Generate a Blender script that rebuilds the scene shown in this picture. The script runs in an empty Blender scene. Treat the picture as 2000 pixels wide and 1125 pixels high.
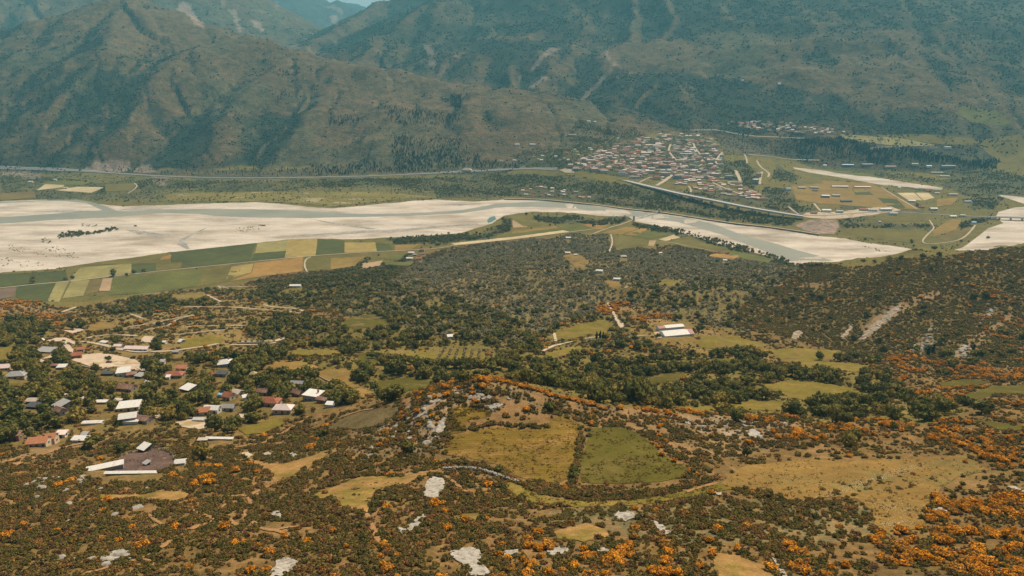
import bpy, bmesh, math, random
import numpy as np
from mathutils import Vector, Matrix
from mathutils.geometry import delaunay_2d_cdt
R = math.radians
random.seed(7)
rng = np.random.default_rng(11)
S = bpy.context.scene
COL = S.collection

# ------------------------------------------------------------------ camera, light, sky
CAMZ = 430.0
FOC = 1351.0            # focal length in photograph pixels (2000 px wide)
PITCH = R(17.7)
cam_d = bpy.data.cameras.new('camera')
cam_d.sensor_width = 36.0
cam_d.lens = FOC / 2000.0 * 36.0
cam_d.clip_start = 1.0
cam_d.clip_end = 60000.0
cam = bpy.data.objects.new('camera', cam_d)
COL.objects.link(cam)
cam.location = (0, 0, CAMZ)
cam.rotation_euler = (R(90) - PITCH, 0, 0)
S.camera = cam

SUN_EL, SUN_AZ = R(54), R(36)       # azimuth clockwise from +Y (ahead of the camera)
sun_pos = Vector((math.sin(SUN_AZ) * math.cos(SUN_EL), math.cos(SUN_AZ) * math.cos(SUN_EL), math.sin(SUN_EL)))
W = bpy.data.worlds.new('World')
S.world = W
W.use_nodes = True
wn = W.node_tree.nodes
wl = W.node_tree.links
wn.clear()
wo = wn.new('ShaderNodeOutputWorld')
wb = wn.new('ShaderNodeBackground')
ws = wn.new('ShaderNodeTexSky')
ws.sky_type = 'NISHITA'
ws.sun_disc = False
ws.sun_elevation = SUN_EL
ws.sun_rotation = SUN_AZ
ws.altitude = 600
ws.air_density = 1.0
ws.dust_density = 5.0
wb.inputs['Strength'].default_value = 0.08
# pale summer haze low in the sky, the same all round
wt = wn.new('ShaderNodeTexCoord'); wsx = wn.new('ShaderNodeSeparateXYZ'); wl.new(wt.outputs['Generated'], wsx.inputs[0])
wm = wn.new('ShaderNodeMapRange'); wm.inputs[1].default_value = .0; wm.inputs[2].default_value = .28; wm.inputs[3].default_value = .85; wm.inputs[4].default_value = .05
wl.new(wsx.outputs['Z'], wm.inputs[0])
wx_m = wn.new('ShaderNodeMix'); wx_m.data_type = 'RGBA'; wx_m.inputs[7].default_value = (9.5, 9.2, 8.8, 1)
wl.new(wm.outputs[0], wx_m.inputs[0]); wl.new(ws.outputs[0], wx_m.inputs[6]); wl.new(wx_m.outputs[2], wb.inputs['Color'])
wl.new(wb.outputs[0], wo.inputs['Surface'])
sun_d = bpy.data.lights.new('sun', 'SUN')
sun_d.energy = 5.0
sun_d.angle = R(0.6)
sun_d.color = (1.0, 0.885, 0.71)
sun = bpy.data.objects.new('sun', sun_d)
COL.objects.link(sun)
sun.rotation_euler = (-sun_pos).to_track_quat('-Z', 'Y').to_euler()
S.view_settings.view_transform = 'Standard'
S.view_settings.look = 'None'
S.view_settings.gamma = 1.0
S.view_settings.exposure = 0.26
S.view_settings.use_curve_mapping = False
S.cycles.max_bounces = 4
S.cycles.diffuse_bounces = 2
S.cycles.glossy_bounces = 2
S.cycles.transparent_max_bounces = 4
S.cycles.volume_bounces = 0

# ------------------------------------------------------------------ photograph pixel <-> world
CP, SP = math.cos(PITCH), math.sin(PITCH)

def px_uk(px, py):
    """direction of a photo pixel as X/Y and Z/Y"""
    px = np.asarray(px, float); py = np.asarray(py, float)
    dx = (px - 1000.0) / FOC
    dy = (562.5 - py) / FOC
    fy = CP + dy * SP
    return dx / fy, (-SP + dy * CP) / fy

def to_px(x, y, z):
    d = y * CP - (z - CAMZ) * SP
    up = y * SP + (z - CAMZ) * CP
    return 1000.0 + FOC * x / d, 562.5 - FOC * up / d

def at_z(px, py, z):
    u, k = px_uk(px, py)
    y = (z - CAMZ) / k
    return u * y, y, z + 0 * y

def at_y(px, py, y):
    u, k = px_uk(px, py)
    return u * y, y, CAMZ + k * y

# ------------------------------------------------------------------ noise
def _hash(ix, iy, seed):
    n = (ix.astype(np.int64) * 374761393 + iy.astype(np.int64) * 668265263 + seed * 1442695041) & 0x7fffffff
    n = ((n ^ (n >> 13)) * 1274126177) & 0x7fffffff
    n = (n ^ (n >> 16)) & 0xffff
    return n / 65535.0

def vnoise(x, y, seed=0):
    x = np.asarray(x, float); y = np.asarray(y, float)
    ix = np.floor(x); iy = np.floor(y)
    fx = x - ix; fy = y - iy
    fx = fx * fx * fx * (fx * (fx * 6 - 15) + 10); fy = fy * fy * fy * (fy * (fy * 6 - 15) + 10)
    a = _hash(ix, iy, seed); b = _hash(ix + 1, iy, seed)
    c = _hash(ix, iy + 1, seed); d = _hash(ix + 1, iy + 1, seed)
    return (a * (1 - fx) + b * fx) * (1 - fy) + (c * (1 - fx) + d * fx) * fy * 1.0

def fbm(x, y, seed=0, octs=4, ridged=False):
    t = 0; amp = 0.5; s = 0
    for o in range(octs):
        n = vnoise(x, y, seed + o * 17)
        if ridged:
            n = 1 - np.abs(2 * n - 1)
        t = t + amp * n; s += amp
        amp *= 0.5
        x, y = 1.9 * (x * 0.8 - y * 0.6) + 3.1, 1.9 * (x * 0.6 + y * 0.8) + 7.7
    return t / s

def smooth(a, b, x):
    t = np.clip((x - a) / (b - a), 0, 1)
    return t * t * (3 - 2 * t)

# ------------------------------------------------------------------ terrain: control points
# (photo x, photo y, distance ahead in metres)
CTRL_Y = [
 (-300,1125,130),(0,1125,130),(500,1125,125),(1000,1125,120),(1500,1125,120),(2000,1125,114),(2300,1125,112),
 (0,1250,95),(1000,1250,88),(2000,1250,86),(1000,1400,65),(0,1400,70),(2000,1400,64),
 (-300,1000,185),(0,1000,182),(300,1000,176),(700,1000,168),(1000,1000,165),(1300,1010,160),(1600,970,190),(1900,1050,150),(2200,1000,160),
 (0,930,228),(250,920,245),(480,920,225),(700,930,212),(860,930,210),(1000,930,210),(1200,940,205),(1450,940,205),(1700,900,238),(1900,900,240),(2200,900,225),
 (880,865,248),(1000,860,250),(1100,870,245),(1250,870,245),(1330,900,228),(1120,818,283),(930,800,285),(1230,830,275),(1000,835,268),
 (700,870,250),(780,850,262),(850,800,276),(860,765,290),(940,742,302),(1020,752,305),(1100,770,303),(1200,795,302),(1300,806,312),
 (1400,815,318),(1480,818,318),(1580,832,312),(1700,830,312),(1650,870,270),(1450,880,262),(1850,840,300),(2000,800,335),(2200,790,335),
 (640,850,300),(560,840,318),(700,790,330),(740,745,430),(620,790,355),
 (940,715,470),(860,735,440),(1040,725,465),(1200,760,440),(1300,770,430),(1450,785,405),(1600,790,405),(1750,790,385),(1200,720,510),(1400,740,470),
 (940,660,620),(780,690,545),(1060,690,560),(780,640,670),(1200,670,590),
 (610,765,400),(520,790,360),(450,770,385),(440,710,475),(560,720,460),(400,800,345),(250,800,355),(250,730,455),(200,710,475),
 (100,850,310),(80,690,540),(0,740,420),(0,700,500),(270,680,560),(200,850,305),(20,800,350),(-300,760,400),(-300,860,300),
 (250,880,278),(330,900,262),(400,850,300),(400,650,640),(560,660,640),(660,700,510),(500,620,740),(100,640,680),(0,650,640),(-100,640,640),
 (300,630,740),(200,600,900),(400,600,880),(560,610,800),(650,590,920),(300,585,1010),(450,575,1010),(560,560,1060),(680,545,1110),
 (0,583,860),(-150,570,880),(110,612,860),(-400,560,880),
 (780,600,830),(800,570,920),(800,545,1130),(900,590,850),(1000,600,830),(950,540,1060),(1000,500,1330),(1150,500,1330),(1200,560,980),(1050,560,980),
 (1180,620,780),(1260,610,810),(1310,650,680),(1350,650,680),(1450,680,620),(1100,650,690),(1350,560,1000),(1400,600,860),(1300,520,1230),
 (1450,530,1190),(1550,560,1040),(1550,620,830),(1650,522,1010),(1560,528,1090),(1720,511,1005),(1800,499,1000),(1900,488,1000),(2000,481,1000),(2200,470,1000),(2500,462,1000),(1800,540,915),(1900,530,915),(2000,525,915),(2200,520,915),
 (1800,560,860),(2000,560,860),(2000,620,770),(1800,620,765),(1700,640,730),(1640,685,690),(1560,665,690),(1560,700,590),(1750,690,645),(1830,700,600),(1900,700,590),(2000,690,600),(2200,650,700),
 (1850,655,680),(1700,720,540),(1700,760,475),(1900,760,440),(1600,750,470),(2000,740,480),(2200,740,450),(1850,730,515),
]
# (photo x, photo y, height in metres)
CTRL_Z = [
 (-700,500,3),(-300,500,3),(0,510,3),(0,440,3),(0,398,3),(-400,400,3),(300,480,3),(300,412,3),(600,450,3),(600,407,3),(900,430,3),(900,397,3),(1080,400,3),(1250,420,3),
 (1450,462,3),(1600,500,3),(1700,500,3),(1790,490,3),(1560,470,3),(2000,470,4),(2000,430,4),(2500,450,5),
 (100,570,6),(40,575,6),(-300,545,6),(300,540,6),(500,520,6),(600,485,5),(700,500,8),(640,525,7),(150,530,5),(850,470,6),(960,455,5),(1050,445,6),(1250,460,7),(1400,480,6),(1480,497,7),(1150,440,5),
 (1000,470,10),(1200,485,14),(1350,485,10),(-300,596,6),(0,584,6),(45,586,6),(90,594,6),(122,592,6),(165,584,6),(212,577,7),(260,574,7),(310,570,7),(385,558,7),(445,549,7),(500,542,7),(590,530,7),(645,524,8),(690,518,8),(760,515,8),(800,516,9),(720,500,6),(1420,495,8),(1500,509,8),(1550,518,6),(1204,488,9),(1262,480,9),
 (-400,370,6),(0,370,6),(300,385,4),(600,385,4),(800,375,7),(0,342,14),(300,352,14),(600,354,14),(900,347,16),(1000,378,8),(-400,340,14),
 (0,330,20),(160,335,20),(330,345,20),(520,348,20),(700,345,20),(880,338,20),(1000,331,26),
 (1090,338,36),(1150,348,38),(1210,357,38),(1270,371,34),(1330,385,28),(1400,400,21),(1470,412,15),(1540,423,10),
 (1100,390,6),(1150,397,6),(1230,407,6),(1300,414,6),(1380,425,6),(1450,435,6),(1540,445,6),
 (1200,300,85),(1330,265,130),(1250,270,125),(1400,300,75),(1300,330,50),(1400,350,42),(1450,360,32),(1480,330,42),(1120,320,70),(1100,290,120),
 (1500,370,22),(1600,400,12),(1700,380,12),(1800,400,12),(1750,440,8),(1850,450,8),(1950,400,8),(1700,345,8),(1560,332,20),(1840,368,10),(2000,382,10),(2500,380,10),(1700,425,10),
 (1700,275,88),(1850,290,76),(1780,268,95),(2000,300,82),(2000,260,125),(2500,260,125),(2500,310,85),(1600,255,112),(1500,250,116),(1440,240,125),
 (1700,322,16),(1850,325,16),(1600,312,24),(1500,305,52),(1450,270,100),(1560,275,92),(1900,330,18),(2000,340,30),
 (1900,210,185),(1980,225,160),
]
P = []
for a, b, y in CTRL_Y:
    X, Y, Z = at_y(a, b, y); P.append((X / Y, math.log(Y), Z))
for a, b, z in CTRL_Z:
    X, Y, Z = at_z(a, b, z); P.append((X / Y, math.log(Y), z))
for u in (-1.6, -0.8, 0, 0.8, 1.6):
    P.append((u, math.log(6000), 180)); P.append((u, math.log(12000), 300))
    P.append((u, math.log(36), 380))
P = np.array(P, float)
_dx = P[:, None, 0] - P[None, :, 0]; _dy = (P[:, None, 1] - P[None, :, 1]) * 0.9
_K = np.sqrt(_dx * _dx + _dy * _dy)
_n = len(P)
_A = np.zeros((_n + 3, _n + 3))
_A[:_n, :_n] = _K - np.eye(_n) * 0.004
_A[:_n, _n] = 1; _A[:_n, _n + 1] = P[:, 0]; _A[:_n, _n + 2] = P[:, 1]
_A[_n:, :_n] = _A[:_n, _n:].T
RBF_W = np.linalg.solve(_A, np.concatenate([P[:, 2], [0, 0, 0]]))

NU, NV = 1150, 820
UMIN, UMAX = -1.65, 1.65
LMIN, LMAX = math.log(48.0), math.log(17000.0)
us = np.linspace(UMIN, UMAX, NU)
# rows closer together where the picture needs them
vs = np.linspace(LMIN, LMAX, NV)
UU, VV = np.meshgrid(us, vs)          # [row, col]
YY = np.exp(VV)
XX = UU * YY
base = np.zeros_like(UU)
# evaluate on a coarser grid then refine: the RBF is smooth at that scale
cu = np.linspace(UMIN, UMAX, 401); cv = np.linspace(LMIN, LMAX, 301)
CU, CV = np.meshgrid(cu, cv)
cb = RBF_W[_n] + RBF_W[_n + 1] * CU + RBF_W[_n + 2] * CV
for i in range(_n):
    cb += RBF_W[i] * np.sqrt((CU - P[i, 0]) ** 2 + ((CV - P[i, 1]) * 0.9) ** 2)

def bil(G, gu, gv, u, v):
    fu = np.clip((u - gu[0]) / (gu[1] - gu[0]), 0, len(gu) - 1.001)
    fv = np.clip((v - gv[0]) / (gv[1] - gv[0]), 0, len(gv) - 1.001)
    iu = fu.astype(int); iv = fv.astype(int)
    a = fu - iu; b = fv - iv
    return (G[iv, iu] * (1 - a) + G[iv, iu + 1] * a) * (1 - b) + (G[iv + 1, iu] * (1 - a) + G[iv + 1, iu + 1] * a) * b
base = bil(cb, cu, cv, UU, VV)
# light smoothing of the kinks of the linear kernel
for _ in range(3):
    base[1:-1, 1:-1] = (base[1:-1, 1:-1] * 4 + base[:-2, 1:-1] + base[2:, 1:-1] + base[1:-1, :-2] + base[1:-1, 2:]) / 8
base = np.maximum(base, 1.5)

# ------------------------------------------------------------------ mountains: ridge lines (photo x, photo y, distance, flank slope)
RIDGES = [
 # near left mountain: crest, then its spurs
 [(-500,150,4000,.40),(-150,110,4150,.40),(0,58,4350,.41),(110,25,4550,.42),(240,-8,4800,.43),(300,8,4800,.43),(350,34,4750,.42),(440,68,4600,.42),(520,110,4500,.40)],
 [(240,-8,4800,.5),(215,90,3900,.55),(150,170,3450,.55),(95,250,3150,.55),(50,322,2900,.55)],
 [(0,58,4350,.5),(-60,160,3500,.5),(-90,260,3100,.5),(-130,330,2880,.5)],
 [(330,30,4750,.5),(330,90,4250,.55),(270,160,3650,.6),(190,225,3250,.6),(150,280,3020,.6)],
 # second hill: crest down to the town
 [(480,68,4300,.42),(540,90,4250,.40),(600,104,4200,.40),(700,122,4100,.37),(760,140,4050,.36),(850,156,3950,.33),(935,170,3880,.31),(985,164,3850,.31),(1050,180,3800,.29),(1100,200,3760,.27),(1140,209,3730,.26),(1200,212,3680,.24),(1250,226,3620,.22),(1290,242,3550,.2)],
 [(480,68,4300,.5),(400,90,4050,.5),(355,110,3880,.52),(302,160,3560,.55),(267,213,3300,.58),(231,256,3120,.6),(192,302,2960,.6),(165,331,2860,.6)],
 [(560,100,4200,.5),(500,170,3650,.5),(430,240,3200,.52),(390,300,2960,.55),(375,338,2830,.55)],
 [(640,108,4200,.5),(655,153,3800,.52),(612,213,3420,.55),(583,263,3130,.58),(540,320,2900,.6),(515,345,2790,.6)],
 [(780,145,4020,.45),(775,200,3500,.42),(740,260,3150,.42),(720,320,2880,.42)],
 [(935,170,3880,.4),(920,215,3460,.4),(915,270,3120,.4),(900,325,2880,.4)],
 [(1050,180,3800,.35),(1040,240,3330,.33),(1020,300,3000,.33)],
 # high slope behind on the right
 [(738,6,7600,.5),(650,58,6500,.5),(580,95,5800,.5),(555,112,5500,.5)],
 [(748,4,7600,.62),(900,-50,7900,.62),(1200,-170,8000,.46),(1600,-170,7700,.38),(2000,-150,7300,.37),(2600,-120,7000,.36)],
 [(980,-90,7400,.5),(860,-10,6300,.45),(760,60,5500,.45),(700,118,4900,.45)],
 [(1080,-100,7400,.45),(1000,0,6200,.42),(960,60,5500,.42),(900,92,5150,.42)],
 [(800,95,5250,.4),(880,86,5200,.42),(980,72,5200,.42),(1060,74,5150,.42),(1115,84,5050,.42),(1090,130,4600,.45),(1050,165,4300,.45)],
 [(1300,-60,7000,.42),(1240,10,6000,.4),(1180,60,5400,.42),(1165,95,5050,.45),(1190,130,4700,.5)],
 [(1165,95,5050,.4),(1220,85,4950,.4),(1290,80,4900,.4),(1360,86,4850,.4),(1430,102,4750,.4),(1550,125,4650,.4),(1680,160,4480,.4),(1780,198,4280,.4)],
 [(1400,-20,6400,.4),(1500,60,5600,.4),(1600,95,5300,.42),(1750,122,5050,.42),(1850,170,4650,.42),(1905,205,4400,.42)],
 [(1650,-40,6700,.4),(1720,30,6000,.4),(1850,80,5550,.42),(1960,140,5100,.42),(2060,190,4800,.42)],
 [(1290,82,4900,.5),(1340,120,4500,.55),(1420,150,4250,.55)],
 [(1360,86,4850,.5),(1470,130,4450,.55),(1540,155,4250,.55)],
 [(1550,125,4650,.5),(1650,175,4250,.5),(1760,215,4030,.5)],
 # dark hills in front of it
 [(1090,190,4250,.4),(1175,152,4350,.40),(1240,142,4280,.40),(1300,140,4220,.40),(1400,150,4120,.40),(1500,163,4050,.40),(1560,196,3900,.40),(1612,234,3780,.4)],
 [(1300,140,4220,.45),(1330,185,3850,.45),(1350,225,3600,.45)],
 [(1500,163,4050,.4),(1600,172,4200,.4),(1680,190,4100,.4),(1800,232,3900,.38),(1880,256,3780,.36)],
 # far blue range and the pale peaks behind it
 [(-100,-260,12500,.45),(200,-170,12600,.45),(420,-100,12500,.45),(560,-12,12300,.45),(612,18,12100,.5),(632,9,12000,.55),(655,2,11950,.5),(690,12,11900,.5),(722,26,11800,.5),(800,55,11700,.4)],
 [(420,-100,12500,.5),(440,10,11000,.55),(500,70,9800,.55),(560,112,9000,.5)],
 [(300,-120,12500,.5),(330,-20,11000,.55),(400,50,9800,.55)],
 [(655,2,11950,.5),(640,52,10600,.55),(590,92,9500,.5)],
 [(480,-20,16300,.4),(600,3,16000,.4),(690,6,15800,.4),(715,13,15600,.4),(735,19,15500,.4),(800,45,15400,.4)],
 # hazy mountain beyond the left crest
 [(-700,-120,7400,.45),(-200,-120,7400,.45),(50,-110,7600,.45),(250,-120,8000,.45)],
 [(50,-110,7600,.5),(40,0,6300,.5),(60,50,5700,.5)],
]
# warp so that spurs are not ruler straight
wx = XX + 36 * (fbm(XX / 330, YY / 330, 5, 3) - .5) * 2
wy = YY + 36 * (fbm(XX / 330, YY / 330, 9, 3) - .5) * 2
row0 = int(np.searchsorted(vs, math.log(2500.0)))
mx, my = wx[row0:], wy[row0:]
mount = np.full(mx.shape, -400.0)
RS_ = np.zeros(mx.shape); RD_ = np.zeros(mx.shape)
ridge_no = 0
KS = 14.0
acc = None
for rd in RIDGES:
    pts = []
    for a, b, y, s in rd:
        X, Y, Z = at_y(a, b, y); pts.append((float(X), float(Y), float(Z), s))
    best = np.full(mx.shape, -400.0)
    bs = np.zeros(mx.shape); bd = np.zeros(mx.shape); arc = 0.0; ridge_no += 1
    for (x0, y0, z0, s0), (x1, y1, z1, s1) in zip(pts[:-1], pts[1:]):
        ex, ey = x1 - x0, y1 - y0
        L2 = ex * ex + ey * ey
        t = np.clip(((mx - x0) * ex + (my - y0) * ey) / L2, 0, 1)
        d = np.hypot(mx - x0 - t * ex, my - y0 - t * ey)
        h = z0 + (z1 - z0) * t - (s0 + (s1 - s0) * t) * (np.sqrt(d * d + 30 * 30) - 30)
        side = np.where((mx - x0) * ey - (my - y0) * ex > 0, 5000.0, 0.0)
        w_ = h > best
        bs = np.where(w_, arc + t * math.sqrt(L2) + side + ridge_no * 20000.0, bs); bd = np.where(w_, d, bd)
        arc += math.sqrt(L2)
        best = np.maximum(best, h)
    RS_ = np.where(best > mount, bs, RS_); RD_ = np.where(best > mount, bd, RD_)
    hi = np.maximum(mount, best); lo = np.minimum(mount, best)
    mount = hi + KS * np.log1p(np.exp(np.clip((lo - hi) / KS, -30, 0)))
# erosion-like relief
rg = fbm(mx / 420, my / 420, 31, 5, True)
r2 = fbm(mx / 120, my / 120, 47, 4, True)
hgt = np.clip(mount - base[row0:], 0, 400)
# ribs and gullies running down the flanks
_ws = RS_ + 55 * (fbm(mx / 260, my / 260, 61, 3) - .5) * 2
RL_ = np.where(my > 4250, 210.0, 110.0)
rib1 = 1 - np.abs(2 * vnoise(_ws / RL_, RD_ / 900.0, 63) - 1)
rib2 = 1 - np.abs(2 * vnoise(_ws / (RL_ * .41), RD_ / 420.0, 67) - 1)
ribw = np.clip(hgt * .25, 0, 1) * np.clip((mount - base[row0:]) / 40, 0, 1)
mount = mount + ribw * ((rib1 - .5) * np.where(my > 4250, np.minimum(RD_ * .2, 62), np.minimum(RD_ * .11, 30)) + (rib2 - .5) * np.minimum(RD_ * .022, 5))
RIB = rib1 * .65 + rib2 * .35
mount = mount + (rg - .66) * np.clip(hgt * .4, 0, 70) + (r2 - .6) * np.clip(hgt * .12, 0, 8)
H = base.copy()
b2 = base[row0:]
hi = np.maximum(mount, b2); lo = np.minimum(mount, b2)
# roll-off keeps a crisp foot
H[row0:] = hi + 5.0 * np.log1p(np.exp(np.clip((lo - hi) / 5.0, -30, 0))) - 0.0
MT = np.zeros_like(H)
MT[row0:] = np.clip((mount - b2) / 12.0, -1, 1)
# relief of the near hills
near = smooth(9.0, 18.0, base) * (1 - smooth(1800, 2500, YY))
H += near * ((fbm(XX / 60, YY / 60, 71, 4) - .5) * np.clip(YY * .012, 2, 9) + (fbm(XX / 9, YY / 9, 77, 3) - .5) * 1.1)

gul = fbm(XX / 190 + 3, YY / 260, 83, 4, True)
H += near * smooth(420, 620, YY) * (gul - .62) * np.clip((YY - 420) * .05, 0, 26) * (1 - smooth(1150, 1500, YY))

def height(x, y):
    x = np.asarray(x, float); y = np.asarray(y, float)
    return bil(H, us, vs, x / y, np.log(y))

def ray(px, py, up=0.0, ymin=0.0):
    """ground points seen at photo pixels (up: the seen point stands that high above the ground)"""
    px = np.atleast_1d(np.asarray(px, float)); py = np.atleast_1d(np.asarray(py, float))
    u, k = px_uk(px, py)
    fu = np.clip((u - UMIN) / (us[1] - us[0]), 0, NU - 1.001)
    iu = fu.astype(int); a = fu - iu
    ye = np.exp(vs)
    out = np.empty((len(px), 3))
    for c0 in range(0, len(px), 4000):
        s = slice(c0, c0 + 4000)
        hc = H[:, iu[s]] * (1 - a[s]) + H[:, iu[s] + 1] * a[s] + up
        zr = CAMZ + k[s][None, :] * ye[:, None]
        g = hc - zr
        hit = (g >= 0) & (ye[:, None] > ymin)
        i1 = np.argmax(hit, axis=0)
        i1 = np.where(hit.any(axis=0), np.maximum(i1, 1), NV - 1)
        j = np.arange(len(i1))
        g0 = g[i1 - 1, j]; g1 = g[i1, j]
        t = np.where(g1 - g0 != 0, np.clip(-g0 / (g1 - g0 + 1e-12), 0, 1), 0)
        y = ye[i1 - 1] + (ye[i1] - ye[i1 - 1]) * t
        out[s, 0] = u[s] * y; out[s, 1] = y
    out[:, 2] = height(out[:, 0], out[:, 1])
    return out

def visible(x, y, z):
    px, py = to_px(x, y, z)
    q = ray(px, py)
    return (px > -30) & (px < 2030) & (py > -30) & (py < 1160) & (q[:, 1] > y * .93)

# ------------------------------------------------------------------ materials
def nodes_of(m):
    m.use_nodes = True
    nt = m.node_tree
    return nt, nt.nodes, nt.links, nt.nodes['Principled BSDF']

def setp(p, name, val):
    if name in p.inputs:
        p.inputs[name].default_value = val

def noise_node(n, l, vec, scale, detail=3, rough=.55):
    t = n.new('ShaderNodeTexNoise')
    t.inputs['Scale'].default_value = scale
    t.inputs['Detail'].default_value = detail
    t.inputs['Roughness'].default_value = rough
    l.new(vec, t.inputs['Vector'])
    return t.outputs['Fac']

def maprange(n, l, v, a, b, c, d):
    m = n.new('ShaderNodeMapRange')
    m.inputs[1].default_value = a; m.inputs[2].default_value = b
    m.inputs[3].default_value = c; m.inputs[4].default_value = d
    l.new(v, m.inputs[0])
    return m.outputs[0]

def math_node(n, l, op, a, b):
    m = n.new('ShaderNodeMath'); m.operation = op
    for i, v in enumerate((a, b)):
        if isinstance(v, (int, float)):
            m.inputs[i].default_value = v
        else:
            l.new(v, m.inputs[i])
    return m.outputs[0]

def mixc(n, l, fac, a, b, mode='MIX'):
    m = n.new('ShaderNodeMix'); m.data_type = 'RGBA'; m.blend_type = mode
    for k, v in ((0, fac), (6, a), (7, b)):
        if isinstance(v, (int, float)):
            m.inputs[k].default_value = v
        elif isinstance(v, tuple):
            m.inputs[k].default_value = (*v[:3], 1)
        else:
            l.new(v, m.inputs[k])
    return m.outputs[2]

def ground_material(name, color=None, attr=None, stretch=None, scales=(.02, .12, .9), amp=(.25, .3, .3), rough=.95, bump=.6, bscale=.5, speck=None, second=None, stripes=None):
    """earth, grass, gravel: one albedo (or the cover attribute) broken up by noise at several sizes"""
    m = bpy.data.materials.new(name)
    nt, n, l, p = nodes_of(m)
    tc = n.new('ShaderNodeNewGeometry').outputs['Position']
    if stretch:
        mp0 = n.new('ShaderNodeMapping'); mp0.inputs['Scale'].default_value = stretch; l.new(tc, mp0.inputs['Vector']); tc = mp0.outputs[0]
    if attr:
        a = n.new('ShaderNodeAttribute'); a.attribute_name = attr
        c = a.outputs['Color']
    else:
        r = n.new('ShaderNodeRGB'); r.outputs[0].default_value = (*color, 1); c = r.outputs[0]
    if second:
        f = maprange(n, l, noise_node(n, l, tc, second[1], 5, .62), second[2], second[3], 0, 1)
        c = mixc(n, l, f, c, tuple(second[0]))
    if stripes:
        w = n.new('ShaderNodeTexWave'); w.inputs['Scale'].default_value = stripes[0]
        w.inputs['Distortion'].default_value = 1.5
        mp = n.new('ShaderNodeMapping'); mp.inputs['Rotation'].default_value = (0, 0, stripes[1])
        l.new(tc, mp.inputs['Vector']); l.new(mp.outputs[0], w.inputs['Vector'])
        c = mixc(n, l, 1.0, c, maprange(n, l, w.outputs['Fac'], 0, 1, 1 - stripes[2], 1 + stripes[2]), 'MULTIPLY')
    f = None
    for s, am in zip(scales, amp):
        v = maprange(n, l, noise_node(n, l, tc, s, 4, .6), .3, .7, 1 - am, 1 + am)
        f = v if f is None else math_node(n, l, 'MULTIPLY', f, v)
    c = mixc(n, l, 1.0, c, f, 'MULTIPLY')
    if speck:
        at = n.new('ShaderNodeAttribute'); at.attribute_name = 'speck'
        sc, col, th = speck
        v = math_node(n, l, 'ADD', noise_node(n, l, tc, sc, 3, .7), maprange(n, l, noise_node(n, l, tc, sc * .16, 3, .6), .3, .7, -.12, .12))
        v = maprange(n, l, v, th, th + .05, 0, 1)
        c = mixc(n, l, math_node(n, l, 'MULTIPLY', v, at.outputs['Fac']), c, col)
    l.new(c, p.inputs['Base Color'])
    setp(p, 'Roughness', rough)
    setp(p, 'Specular IOR Level', .08)
    if bump:
        b = n.new('ShaderNodeBump'); b.inputs['Strength'].default_value = bump
        b.inputs['Distance'].default_value = .45 / bscale
        l.new(noise_node(n, l, tc, bscale, 4, .65), b.inputs['Height'])
        l.new(b.outputs[0], p.inputs['Normal'])
    return m

def plain(name, color, rough=.8, var=.18, scale=.8, spec=.2, metal=0.0, obj_var=0.0, bump=0, second=None):
    m = bpy.data.materials.new(name)
    nt, n, l, p = nodes_of(m)
    tc = n.new('ShaderNodeTexCoord').outputs['Object']
    r = n.new('ShaderNodeRGB'); r.outputs[0].default_value = (*color, 1); c = r.outputs[0]
    if second:
        f = maprange(n, l, noise_node(n, l, tc, second[1], 5, .65), second[2], second[3], 0, 1)
        c = mixc(n, l, f, c, tuple(second[0]))
    v = maprange(n, l, noise_node(n, l, tc, scale, 4, .6), .3, .7, 1 - var, 1 + var)
    if obj_var:
        oi = n.new('ShaderNodeObjectInfo').outputs['Random']
        v = math_node(n, l, 'MULTIPLY', v, maprange(n, l, oi, 0, 1, 1 - obj_var, 1 + obj_var))
    c = mixc(n, l, 1.0, c, v, 'MULTIPLY')
    l.new(c, p.inputs['Base Color'])
    setp(p, 'Roughness', rough); setp(p, 'Specular IOR Level', spec); setp(p, 'Metallic', metal)
    if bump:
        b = n.new('ShaderNodeBump'); b.inputs['Strength'].default_value = bump
        b.inputs['Distance'].default_value = .05
        l.new(noise_node(n, l, tc, 4, 4, .65), b.inputs['Height']); l.new(b.outputs[0], p.inputs['Normal'])
    return m

def leaf_material(name, ca, cb, cc=None, scale=1.6, trans=.18):
    """foliage: two or three leaf colours mixed per plant and per clump, a little light passing through"""
    m = bpy.data.materials.new(name)
    nt, n, l, p = nodes_of(m)
    tc = n.new('ShaderNodeTexCoord').outputs['Object']
    oi = n.new('ShaderNodeObjectInfo').outputs['Random']
    geo = n.new('ShaderNodeNewGeometry')
    c = mixc(n, l, oi, tuple(ca), tuple(cb))
    if cc:
        h = n.new('ShaderNodeTexWhiteNoise'); h.noise_dimensions = '1D'
        l.new(oi, h.inputs['W'])
        c = mixc(n, l, maprange(n, l, h.outputs['Value'], .72, .95, 0, 1), c, tuple(cc))
    v = maprange(n, l, noise_node(n, l, tc, scale, 3, .7), .3, .7, .6, 1.4)
    v2 = maprange(n, l, geo.outputs['Random Per Island'], 0, 1, .6, 1.4)
    c = mixc(n, l, 1.0, c, math_node(n, l, 'MULTIPLY', v, v2), 'MULTIPLY')
    l.new(c, p.inputs['Base Color'])
    setp(p, 'Roughness', .85); setp(p, 'Specular IOR Level', .1)
    out = n['Material Output']
    if trans:
        tr = n.new('ShaderNodeBsdfTranslucent'); l.new(c, tr.inputs['Color'])
        mx_ = n.new('ShaderNodeMixShader'); mx_.inputs[0].default_value = trans
        l.new(p.outputs[0], mx_.inputs[1]); l.new(tr.outputs[0], mx_.inputs[2])
        l.new(mx_.outputs[0], out.inputs['Surface'])
    return m

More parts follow.
